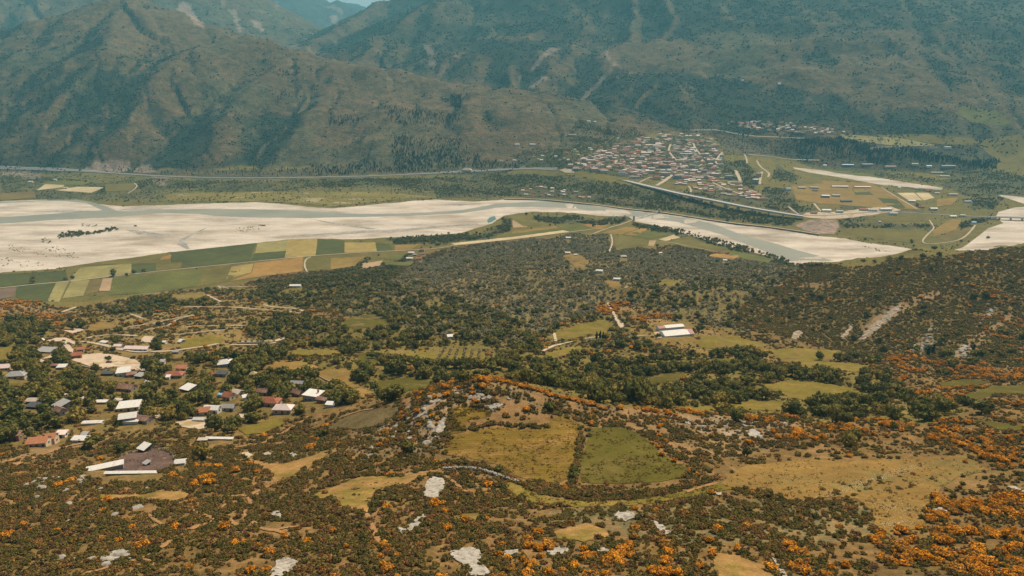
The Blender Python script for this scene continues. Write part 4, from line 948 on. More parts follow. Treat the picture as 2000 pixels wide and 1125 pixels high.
YARDS = [('pale dirt square in front of the red roofed house', [(140, 704), (160, 693), (200, 690), (225, 694), (262, 702), (290, 718), (270, 724), (225, 716), (190, 722), (165, 712)]), ('sandy yard below the orange roofs', [(340, 824), (365, 820), (420, 822), (425, 832), (385, 840), (355, 834)]), ('white concrete yard beside brown sheds', [(300, 803), (317, 802), (314, 822), (302, 816)]), ('pale widening of the village road', [(88, 667), (110, 660), (128, 660), (152, 670), (146, 673), (124, 666), (100, 668)]), ('concrete patch among village trees', [(464, 807), (492, 806), (485, 817), (466, 817)]), ('white forecourt beside the long barn', [(1277, 650), (1291, 648), (1294, 658), (1284, 664)]), ('red earth beside the pen', [(470, 886), (484, 884), (494, 890), (484, 896)]), ('pale stones by the dark trees', [(125, 646), (150, 640), (165, 645), (140, 652)]), ('brown paddock above the long barn', [(270, 668), (282, 657), (300, 658), (306, 670)])]
for i, (lb, poly) in enumerate(YARDS):
    tag(drape('yard', poly, M_YARD, .35 + .01 * i, 4, .7), lb, 'yard', kind='structure')

# ---- tracks and trails
TRACKS = [
 (3.2, 'switchback track above the village', [(360, 600), (430, 599), (500, 604), (560, 609), (588, 612), (592, 608), (575, 603), (535, 600), (515, 596)]), (3.4, 'track dropping off the field edge', [(388, 571), (402, 576), (420, 584), (432, 590)]), (3, 'track along the field edge', [(265, 576), (290, 573), (322, 573)]), (3, 'upper lane of the hairpin', [(425, 559), (460, 560), (500, 561)]), (3, 'lower lane of the hairpin', [(425, 559), (440, 563), (500, 566)]),
 (4.5, 'village main road', [(160, 668), (185, 671), (210, 676), (250, 686), (300, 688), (345, 685)]), (4, 'village road to the terraces', [(345, 685), (400, 677), (426, 672)]), (4, 'white road below the terraces', [(470, 668), (520, 667), (540, 666), (565, 656)]), (3.5, 'road spur by the terraces', [(450, 674), (500, 674), (538, 670)]), (4.5, 'lane down to the dirt square', [(126, 668), (134, 680), (144, 690)]), (4, 'lane behind the grey roof', [(68, 714), (84, 704), (100, 697), (118, 689)]), (3.2, 'curved lane through orchard trees', [(8, 783), (40, 774), (70, 771), (95, 770)]), (3.2, 'lane past the orchard trees', [(124, 771), (150, 775), (168, 780)]), (4.5, 'lane beside the white roof', [(270, 717), (284, 724), (293, 730), (289, 745), (287, 755)]),
 (3, 'terrace path above long barn', [(170, 661), (200, 656), (230, 655), (270, 657)]), (3, 'upper terrace path', [(250, 639), (290, 634), (330, 625), (370, 617)]), (2.6, 'middle terrace path', [(285, 645), (310, 641), (330, 636), (345, 625), (380, 616)]), (2.6, 'terrace path to the right', [(355, 640), (400, 637), (440, 637), (484, 636)]), (2.6, 'thin terrace path', [(340, 655), (380, 651), (440, 645)]), (3, 'short path by dark trees', [(122, 610), (135, 605), (150, 600)]), (3.4, 'pale path on the terraces', [(254, 614), (266, 618), (280, 623)]),
 (3.4, 'path climbing the olive hill', [(1187, 592), (1196, 608), (1204, 624), (1214, 642)]), (3.4, 'white lane through the wood', [(1060, 687), (1075, 679), (1095, 673), (1118, 668)]), (3, 'lane to the white barn', [(1142, 662), (1170, 659), (1180, 659)]), (3, 'lane beside the white barn', [(1228, 660), (1256, 656), (1285, 656)]), (3, 'short path in the wood', [(1082, 651), (1084, 660), (1086, 668)]), (3, 'branch of the hill path', [(1206, 625), (1214, 640), (1216, 632)]),
 (3.5, 'white track leaving the field road', [(607, 502), (597, 508), (595, 520), (600, 531)]), (3.5, 'white path by the crop field', [(1193, 458), (1196, 474), (1190, 492)]), (4, 'path to the footbridge', [(1158, 457), (1190, 445), (1215, 438), (1240, 428)]), (3, 'path in the olives', [(1220, 563), (1228, 560)]), (2.5, 'path by the river fields', [(1290, 472), (1320, 476), (1400, 492)]),
 (4, 'looping white track by the gravel', [(1815, 430), (1820, 438), (1824, 446), (1812, 458), (1802, 470), (1808, 476), (1830, 476), (1870, 470), (1890, 458), (1905, 440)]), (4, 'curved white track across the river', [(250, 378), (262, 370), (268, 363), (262, 358)]), (4, 'straight lane across the plain', [(1722, 367), (1750, 384), (1790, 408)]), (4, 'lane at the pasture above the pines', [(1700, 290), (1790, 284), (1830, 288)]),
]
for i, (w, lb, pts) in enumerate(TRACKS):
    o = ribbon('track', pts, w, M_TRACK, .5 + .01 * i, 5, .15, 4)
    tag(o, 'pale dirt ' + lb.replace('white ', '').replace('pale ', ''), 'track', kind='structure')
TRAILS = [
 (2.0, [(342, 1052), (360, 1040), (376, 1031), (395, 1024), (412, 1019), (435, 1020)]), (1.6, [(435, 1018), (410, 1010), (392, 1003), (378, 995), (370, 985)]), (1.8, [(150, 1126), (180, 1117), (215, 1108), (250, 1098), (280, 1090), (300, 1078), (320, 1066), (332, 1056)]), (1.2, [(272, 1092), (294, 1098), (296, 1108)]), (1.3, [(495, 1019), (508, 1032), (535, 1036), (556, 1032), (585, 1028)]), (1.3, [(536, 1036), (560, 1045), (576, 1052)]), (1.6, [(452, 970), (480, 968), (490, 985), (478, 1003), (480, 1020)]), (1.3, [(717, 1004), (722, 1020), (730, 1035), (737, 1052), (736, 1062)]), (1.4, [(484, 890), (488, 900), (505, 908)]), (1.4, [(535, 945), (515, 955), (500, 962), (488, 968)]), (1.2, [(365, 990), (350, 985), (330, 981)]), (1.0, [(430, 1005), (436, 990), (440, 985)]), (1.2, [(450, 1018), (462, 1026), (470, 1036)]), (1.0, [(290, 1005), (300, 1015), (312, 1022), (325, 1030)]),
 (3.0, [(0, 925), (30, 908), (60, 896), (110, 878), (160, 866), (200, 856), (225, 846)]), (1.6, [(0, 910), (20, 900), (45, 890)]), (2.2, [(460, 874), (500, 868), (520, 863), (530, 855), (545, 846)]), (2.6, [(545, 850), (565, 838), (585, 826), (604, 814)]), (1.6, [(632, 832), (660, 818), (700, 804), (735, 797)]), (1.6, [(372, 868), (382, 880), (384, 894)]), (2.0, [(850, 922), (830, 923), (800, 926), (785, 931)]), (1.4, [(870, 930), (890, 945), (910, 962)]), (1.4, [(1400, 944), (1370, 952), (1340, 962)]),
]
for i, (w, pts) in enumerate(TRAILS):
    o = ribbon('trail', pts, w, M_TRAIL, .22 + .004 * i, 5, .3, 3)
    tag(o, 'bare orange footpath winding through the scrub', 'footpath', 'orange footpaths', 'structure')
fr = ribbon('field_road', [(-300, 592), (0, 563), (66, 556), (133, 550), (230, 539), (332, 528), (490, 512), (600, 501), (700, 494), (780, 490), (850, 486), (900, 478), (1000, 468), (1100, 455), (1160, 448)], 4.0, M_TRACK, .95, 6, .05, 3)
tag(fr, 'straight white field road crossing the strip fields', 'road', kind='structure')

# ------------------------------------------------------------------ roads, bridges, embankment
M_ASPH = ground_material('asphalt', (.23, .20, .175), scales=(.05, .4, 2), amp=(.08, .1, .1), bump=.1)
M_CONC = plain('concrete', (.42, .38, .34), var=.15, scale=.3, second=((.24, .21, .18), .25, .55, .7))
M_DECK = plain('deck_asphalt', (.42, .36, .30), var=.1, scale=.2)
M_PAINT = plain('road_paint', (.78, .76, .70), var=.08)
M_STEEL = plain('galvanised_steel', (.45, .46, .46), rough=.5, var=.08, metal=.3)
M_WALLS = plain('embankment_stone', (.22, .155, .115), var=.25, scale=.15, bump=.5)
hw = [(-400, 322), (0, 328), (90, 331), (160, 334), (240, 340), (330, 345), (430, 348), (520, 348), (600, 347), (700, 345), (800, 341), (880, 337), (940, 334), (1000, 331), (1040, 330), (1088, 331)]
road = tag(ribbon('road', hw, 17, M_ASPH, 1.2, 6, .02, 5), 'grey valley highway running along the foot of the mountain', 'road', kind='structure')
w = ray(*catmull(hw, 6).T)
w[1:-1] = (w[1:-1] * 2 + w[:-2] + w[2:]) / 4
for s in (-1, 1):
    L, Rr = strip(w, 15.2)
    q = L if s > 0 else Rr
    a, b = strip(q, .9)
    for arr in (a, b): arr[:, 2] = height(arr[:, 0], arr[:, 1]) + 1.45
    k = len(a)
    mesh_obj('road_marking', np.concatenate([a, b]), [(i + k, i + 1 + k, i + 1, i) for i in range(k - 1)], M_PAINT, road)
L, Rr = strip(w, 17.6)
L2 = L.copy(); Rr[:, 2] = height(Rr[:, 0], Rr[:, 1]) + 1.1; L2 = Rr.copy(); L2[:, 2] += 1.0
k = len(L2)
gr_ = mesh_obj('guard_rail', np.concatenate([Rr, L2]), [(i, i + 1, k + i + 1, k + i) for i in range(k - 1)], M_STEEL)
tag(gr_, 'long grey guard rail along the valley side of the highway', 'guard rail')

def bar_along(name, pts, width, depth, mat, parent=None, dz=0.0):
    """a beam of rectangular section along world points; its top passes through them"""
    p = np.array(pts, float); p[:, 2] += dz
    L, Rr = strip(p, width)
    L2, R2 = L.copy(), Rr.copy(); L2[:, 2] -= depth; R2[:, 2] -= depth
    k = len(p)
    V_ = np.concatenate([L, Rr, R2, L2])
    F_ = []
    for i in range(k - 1):
        for a in range(4):
            b_ = (a + 1) % 4
            F_.append((a * k + i, b_ * k + i, b_ * k + i + 1, a * k + i + 1))
    F_.append((0, 3 * k, 2 * k, k)); F_.append((k - 1, 2 * k - 1, 3 * k - 1, 4 * k - 1))
    o = mesh_obj(name, V_, F_, mat, parent)
    return o

def box(name, c, s, mat, parent=None, rz=0.0, share={}):
    key = (name, tuple(round(v, 3) for v in s), mat.name)
    me = share.get(key)
    if me is None:
        x, y, z = s[0] / 2, s[1] / 2, s[2]
        me = bpy.data.meshes.new(name)
        me.from_pydata([(-x, -y, 0), (x, -y, 0), (x, y, 0), (-x, y, 0), (-x, -y, z), (x, -y, z), (x, y, z), (-x, y, z)], [], [(3, 2, 1, 0), (4, 5, 6, 7), (0, 1, 5, 4), (1, 2, 6, 5), (2, 3, 7, 6), (3, 0, 4, 7)])
        me.materials.append(mat); share[key] = me
    o = bpy.data.objects.new(name, me); COL.objects.link(o)
    o.location = c; o.rotation_euler = (0, 0, rz)
    if parent: o.parent = parent
    return o

VD = [(1085, 331.5, 40), (1150, 341, 41), (1210, 350, 41), (1270, 364, 41), (1330, 378, 39), (1400, 392, 35), (1460, 404, 30), (1530, 416, 22), (1570, 422, 18)]
cv_ = catmull(VD, 7)
vp = np.array([at_z(a, b, z) for a, b, z in cv_], float)
mid = vp[len(vp) // 3]
via = empty('viaduct', (vp[0, 0], vp[0, 1], float(height(vp[0, 0], vp[0, 1]))))
tag(via, 'long curving concrete highway viaduct below the town', 'viaduct')
off = np.array(via.location)
bar_along('deck', vp - off, 24, 3.4, M_DECK, via)
for s in (-1, 1):
    L, Rr = strip(vp, 23.2)
    bar_along('parapet', (L if s > 0 else Rr) - off, .6, 1.3, M_CONC, via, 1.3)
a, b = strip(vp, .8)
a[:, 2] += .05; b[:, 2] += .05; k = len(a)
mesh_obj('road_marking', np.concatenate([a, b]) - off, [(i + k, i + 1 + k, i + 1, i) for i in range(k - 1)], M_PAINT, via)
acc_ = 0
for i in range(1, len(vp)):
    acc_ += np.linalg.norm(vp[i] - vp[i - 1])
    if acc_ > 34:
        acc_ = 0
        g = float(height(vp[i, 0], vp[i, 1]))
        hgt_ = vp[i, 2] - 3.3 - g
        if hgt_ > 1:
            t = vp[i] - vp[i - 1]
            box('pier', (vp[i, 0] - off[0], vp[i, 1] - off[1], g - 1 - off[2]), (2.2, 17, round(hgt_ + 1, 1)), M_CONC, via, math.atan2(t[1], t[0]))
line_mask(EXC, [(a, b) for a, b, z in VD], 7)
# road on across the plain
pr = ribbon('road', [(1560, 421), (1620, 421), (1700, 415), (1760, 415), (1800, 417), (1860, 421), (1935, 424)], 11, M_ASPH, .9, 6, .02, 5)
tag(pr, 'grey main road crossing the plain past roadside buildings', 'road', kind='structure')
tag(drape('forecourt', [(1560, 424), (1575, 416), (1640, 414), (1700, 406), (1740, 404), (1760, 411), (1700, 421), (1640, 428), (1610, 428)], M_YARD, .8, 5, 1), 'pale gravel forecourt beside the road junction', 'forecourt', kind='structure')
tag(drape('forecourt', [(1092, 333), (1104, 329), (1120, 333), (1122, 338), (1104, 338)], M_YARD, 1.6, 4, .4), 'white paved lay-by at the upper end of the viaduct', 'lay-by', kind='structure')
rb = [at_z(a, b, z) for a, b, z in [(1930, 423.5, 11), (1960, 424, 13), (2000, 425, 13), (2060, 426.5, 13), (2120, 428, 12)]]
rb = np.array(rb, float)
br = empty('road_bridge', (rb[0, 0], rb[0, 1], 4)); off = np.array(br.location)
tag(br, 'concrete road bridge on piers over the side stream', 'bridge')
bar_along('deck', rb - off, 11, 1.6, M_CONC, br)
for s in (-1, 1):
    L, Rr = strip(rb, 10.6); bar_along('parapet', (L if s > 0 else Rr) - off, .4, 1, M_CONC, br, 1.0)
for t in np.linspace(.12, .95, 8):
    q = rb[0] + (rb[-1] - rb[0]) * t
    g = float(height(q[0], q[1]))
    box('pier', (q[0] - off[0], q[1] - off[1], g - 1 - off[2]), (1.6, 9, round(max(11.2 - g + 1.2, 2), 1)), M_CONC, br, math.atan2(*(rb[-1] - rb[0])[[1, 0]]))
# river embankment with a lane on top
EM = [(985, 388, 8), (1040, 389, 8.5), (1080, 391.5, 8.5), (1160, 399.5, 8.5), (1230, 408.5, 8.5), (1290, 414.5, 8.5), (1350, 423.5, 8.5), (1430, 435.5, 8.5), (1500, 443, 8.5), (1600, 457.5, 8)]
ep = np.array([at_z(a, b, z) for a, b, z in catmull(EM, 6)], float)
em = tag(bar_along('embankment_wall', ep, 2.2, 8.5, M_WALLS), 'long brown stone embankment wall along the river', 'embankment')
ep2 = ep.copy(); L, Rr = strip(ep, 9.5); back = L if L[:, 1].mean() > Rr[:, 1].mean() else Rr
lane = (ep + back) / 2; lane[:, 2] += .4
tag(ribbon('road', None, 6.5, M_TRACK, 0, 6, .03, 3, world=lane), 'pale service road on top of the river embankment', 'road', kind='structure')
line_mask(EXC, [(a, b) for a, b, z in EM], 8)
fb = np.array([at_z(a, b, z) for a, b, z in [(1238, 427, 8), (1262, 420.5, 7.4), (1288, 413.5, 9)]], float)
f0 = empty('footbridge', fb[0]); off = np.array(f0.location)
tag(f0, 'slender suspended footbridge over the river with grey tower', 'footbridge')
bar_along('deck', catmull(fb, 5) - off, 2.2, .5, M_STEEL, f0)
for q in (fb[0], fb[-1]):
    box('tower', (q[0] - off[0], q[1] - off[1], q[2] - off[2] - 6), (4.5, 4.5, 15), M_CONC, f0, .3)
cb_ = np.array([fb[0] + (0, 0, 9), (fb[0] + fb[-1]) / 2 + (0, 0, 1.4), fb[-1] + (0, 0, 9)])
bar_along('cable', catmull(cb_, 6) - off, .3, .3, M_STEEL, f0)
# town streets
for i, (w_, pts) in enumerate([(9, [(1310, 282), (1306, 292), (1312, 304), (1330, 320)]), (8, [(1330, 320), (1318, 334), (1312, 342)]), (13, [(1312, 342), (1300, 352), (1282, 363)]), (8, [(1354, 279), (1358, 290), (1368, 302)]), (8, [(1411, 298), (1402, 308), (1398, 318), (1406, 322)]), (14, [(1436, 333), (1441, 342), (1447, 355)]), (9, [(1420, 356), (1434, 355), (1449, 357)]), (8, [(1478, 314), (1486, 327), (1502, 338), (1500, 346)]), (9, [(1488, 336), (1485, 348), (1484, 360)]), (8, [(1392, 357), (1418, 369), (1445, 379)]), (7, [(1454, 302), (1458, 310), (1459, 319)]), (6, [(1246, 358), (1262, 350), (1272, 346)]), (6, [(1344, 254.5), (1380, 254), (1405, 254.5), (1425, 259), (1470, 266), (1520, 268), (1570, 270)]), (6, [(1462, 302), (1500, 305), (1540, 311), (1600, 313)]), (8, [(1290, 350), (1302, 352), (1310, 344)]), (6, [(1200, 322), (1206, 312), (1198, 318)]), (7, [(1348, 322), (1368, 325), (1372, 312)]), (6, [(1345, 364), (1350, 372), (1348, 376)]), (7, [(1590, 398), (1600, 410), (1610, 418)]), (6, [(1540, 404), (1552, 414), (1562, 420)])]):
    tag(ribbon('street', pts, w_, M_TRACK, .9 + .01 * i, 4, .15, 5), 'pale sunlit town street between houses', 'street', 'town streets', 'structure')

# ------------------------------------------------------------------ buildings
PAL = {}
def pmat(name, col, **k):
    if name not in PAL: PAL[name] = plain(name, col, **k)
    return PAL[name]
ROOFS = dict(
    red=pmat('red_tile', (.38, .13, .065), var=.22, scale=1.2, second=((.24, .09, .05), .6, .5, .7), bump=.4), orange=pmat('orange_tile', (.50, .20, .095), var=.18, scale=1.2, bump=.4), brown=pmat('brown_tile', (.26, .13, .085), var=.25, scale=1.0, second=((.36, .24, .17), .5, .52, .68), bump=.4),
    grey=pmat('grey_sheet', (.34, .31, .28), rough=.6, var=.15, scale=.8, second=((.24, .17, .13), .6, .58, .68)), white=pmat('white_sheet', (.66, .60, .52), rough=.55, var=.1, scale=.6, second=((.50, .40, .31), .5, .56, .72)), pink=pmat('pink_sheet', (.72, .55, .47), rough=.6, var=.1), rust=pmat('rusty_sheet', (.42, .24, .15), rough=.7, var=.25, second=((.6, .52, .45), .8, .5, .6)),
    blue=pmat('blue_sheet', (.25, .48, .62), rough=.5, var=.08), tan=pmat('tan_sheet', (.50, .40, .30), rough=.7, var=.15), straw=pmat('straw_thatch', (.46, .36, .19), var=.2), dark=pmat('dark_sheet', (.08, .075, .07), rough=.7, var=.2), crimson=pmat('crimson_sheet', (.30, .085, .075), rough=.5, var=.12))
WALLS = dict(cream=pmat('cream_render', (.60, .44, .29), var=.12, scale=.5), white=pmat('white_render', (.68, .64, .58), var=.1, scale=.5), grey=pmat('grey_block', (.30, .275, .25), var=.18, scale=.6), stone=pmat('rubble_stone', (.33, .27, .21), var=.3, scale=2.5, bump=.6), pink=pmat('pink_render', (.58, .35, .26), var=.12, scale=.5), brick=pmat('bare_brick', (.34, .16, .10), var=.2, scale=2), dark=pmat('dark_boards', (.06, .05, .042), var=.3, scale=2), yellow=pmat('yellow_render', (.58, .45, .22), var=.1))
M_GLASS = pmat('window_glass', (.03, .035, .04), rough=.25, spec=.5)
M_DOOR = pmat('door_wood', (.12, .07, .045), rough=.7)
M_FRAME = pmat('window_frame', (.62, .58, .52))

_rc = {}
def roof_mesh(kind, w, d, rh, mat, wallmat, ov=.45):
    key = ('r', kind, w, d, rh, mat.name)
    if key in _rc: return _rc[key]
    x, y = w / 2 + ov, d / 2 + ov
    t = .22
    if kind == 'gable':
        V_ = [(-x, -y, 0), (x, -y, 0), (x, y, 0), (-x, y, 0), (-x, 0, rh), (x, 0, rh)]
        F_ = [(0, 1, 5, 4), (2, 3, 4, 5)]
    elif kind == 'hip':
        r = max(x - y, .4)
        V_ = [(-x, -y, 0), (x, -y, 0), (x, y, 0), (-x, y, 0), (-r, 0, rh), (r, 0, rh)]
        F_ = [(0, 1, 5, 4), (2, 3, 4, 5), (3, 0, 4), (1, 2, 5)]
    elif kind == 'shed':
        V_ = [(-x, -y, 0), (x, -y, 0), (x, y, rh), (-x, y, rh)]
        F_ = [(0, 1, 2, 3)]
    else:
        V_ = [(-x, -y, 0), (x, -y, 0), (x, y, 0), (-x, y, 0)]
        F_ = [(0, 1, 2, 3)]
    n0 = len(V_)
    V_ = V_ + [(a, b, c - t) for a, b, c in V_]
    top = list(F_)
    edges = {}
    for f in top:
        for a, b in zip(f, f[1:] + f[:1]):
            edges[(a, b)] = edges.get((a, b), 0) + 1
    F_ = top + [tuple(i + n0 for i in f[::-1]) for f in top]
    for (a, b) in edges:
        if (b, a) not in edges: F_.append((b, a, a + n0, b + n0))
    me = bpy.data.meshes.new('roof'); me.from_pydata(V_, [], F_); me.materials.append(mat); me.update()
    _rc[key] = me
    return me

def wall_mesh(kind, w, d, h, rh, mat, sink=3.0):
    key = ('w', kind, w, d, h, rh, mat.name)
    if key in _rc: return _rc[key]
    x, y = w / 2, d / 2
    V_ = [(-x, -y, -sink), (x, -y, -sink), (x, y, -sink), (-x, y, -sink)]
    slope_in = .24
    if kind == 'gable':
        e = rh * (1 - y / (y + .45)) - .24
        V_ += [(-x, -y, h + e), (x, -y, h + e), (x, y, h + e), (-x, y, h + e), (-x, 0, h + rh - .26), (x, 0, h + rh - .26)]
        F_ = [(0, 1, 5, 4), (1, 2, 6, 9, 5), (2, 3, 7, 6), (3, 0, 4, 8, 7)]
    elif kind == 'shed':
        V_ += [(-x, -y, h - .2), (x, -y, h - .2), (x, y, h + rh - .3), (-x, y, h + rh - .3)]
        F_ = [(0, 1, 5, 4), (1, 2, 6, 5), (2, 3, 7, 6), (3, 0, 4, 7)]
    else:
        V_ += [(-x, -y, h - .2), (x, -y, h - .2), (x, y, h - .2), (-x, y, h - .2)]
        F_ = [(0, 1, 5, 4), (1, 2, 6, 5), (2, 3, 7, 6), (3, 0, 4, 7), (4, 5, 6, 7)]
    me = bpy.data.meshes.new('wall'); me.from_pydata(V_, [], F_); me.materials.append(mat); me.update()
    _rc[key] = me
    return me

def link(name, me, parent, loc=(0, 0, 0), rz=0.0):
    o = bpy.data.objects.new(name, me); COL.objects.link(o)
    o.parent = parent; o.location = loc; o.rotation_euler = (0, 0, rz)
    return o

def house(name, px, py, w, d, h, rh, kind, roof, wall, yaw, label, cat='house', group=None, win=2, chim=False, door=True, detail=True, loc=None):
    if loc is None:
        loc = ray(px, py, h + rh * .5)[0]
    t = empty(name, loc, R(yaw))
    tag(t, label, cat, group)
    rm, wm = ROOFS[roof], WALLS[wall]
    link('wall', wall_mesh(kind, w, d, h, rh, wm), t)
    ro = link('roof', roof_mesh(kind, w, d, rh, rm, wm), t, (0, 0, h))
    if chim:
        box('chimney', (w * .28, d * .12, rh * .45), (.8, .8, 1.7), WALLS['brick'], ro)
    if detail:
        for storey in range(1 if h < 4.6 else 2):
            for i in range(win):
                x = (i + .5) / win * w - w / 2 + (.0 if storey or not door else .25)
                if door and storey == 0 and i == win // 2: continue
                fr_ = box('window', (x, -d / 2 - .03, 1.0 + 2.8 * storey), (1.3, .12, 1.3), M_FRAME, t)
                box('pane', (0, -.05, .12), (1.06, .06, 1.06), M_GLASS, fr_)
            for i in range(max(1, int(d / 4.5))):
                y = (i + .5) / max(1, int(d / 4.5)) * d - d / 2
                for sx in (-1, 1):
                    fr_ = box('window', (sx * (w / 2 + .03), y, 1.0 + 2.8 * storey), (1.3, .12, 1.3), M_FRAME, t, R(90 * sx))
                    box('pane', (0, -.05, .12), (1.06, .06, 1.06), M_GLASS, fr_)
        if door:
            x = (win // 2 + .5) / win * w - w / 2 + .25 if win else 0
            box('door', (x, -d / 2 - .04, -.1), (1.1, .14, 2.2), M_DOOR, t)
    return t, loc

BOXES = []        # photo boxes kept free of trees
def keep(loc, w, d, h, m=1.0):
    px, py = to_px(*loc)
    s = FOC / loc[1]
    BOXES.append((px - (w / 2 + m * .5) * s, px + (w / 2 + m * .5) * s, py - d * .3 * s - 1, py + (d * .3 + 2.2 * m) * s))

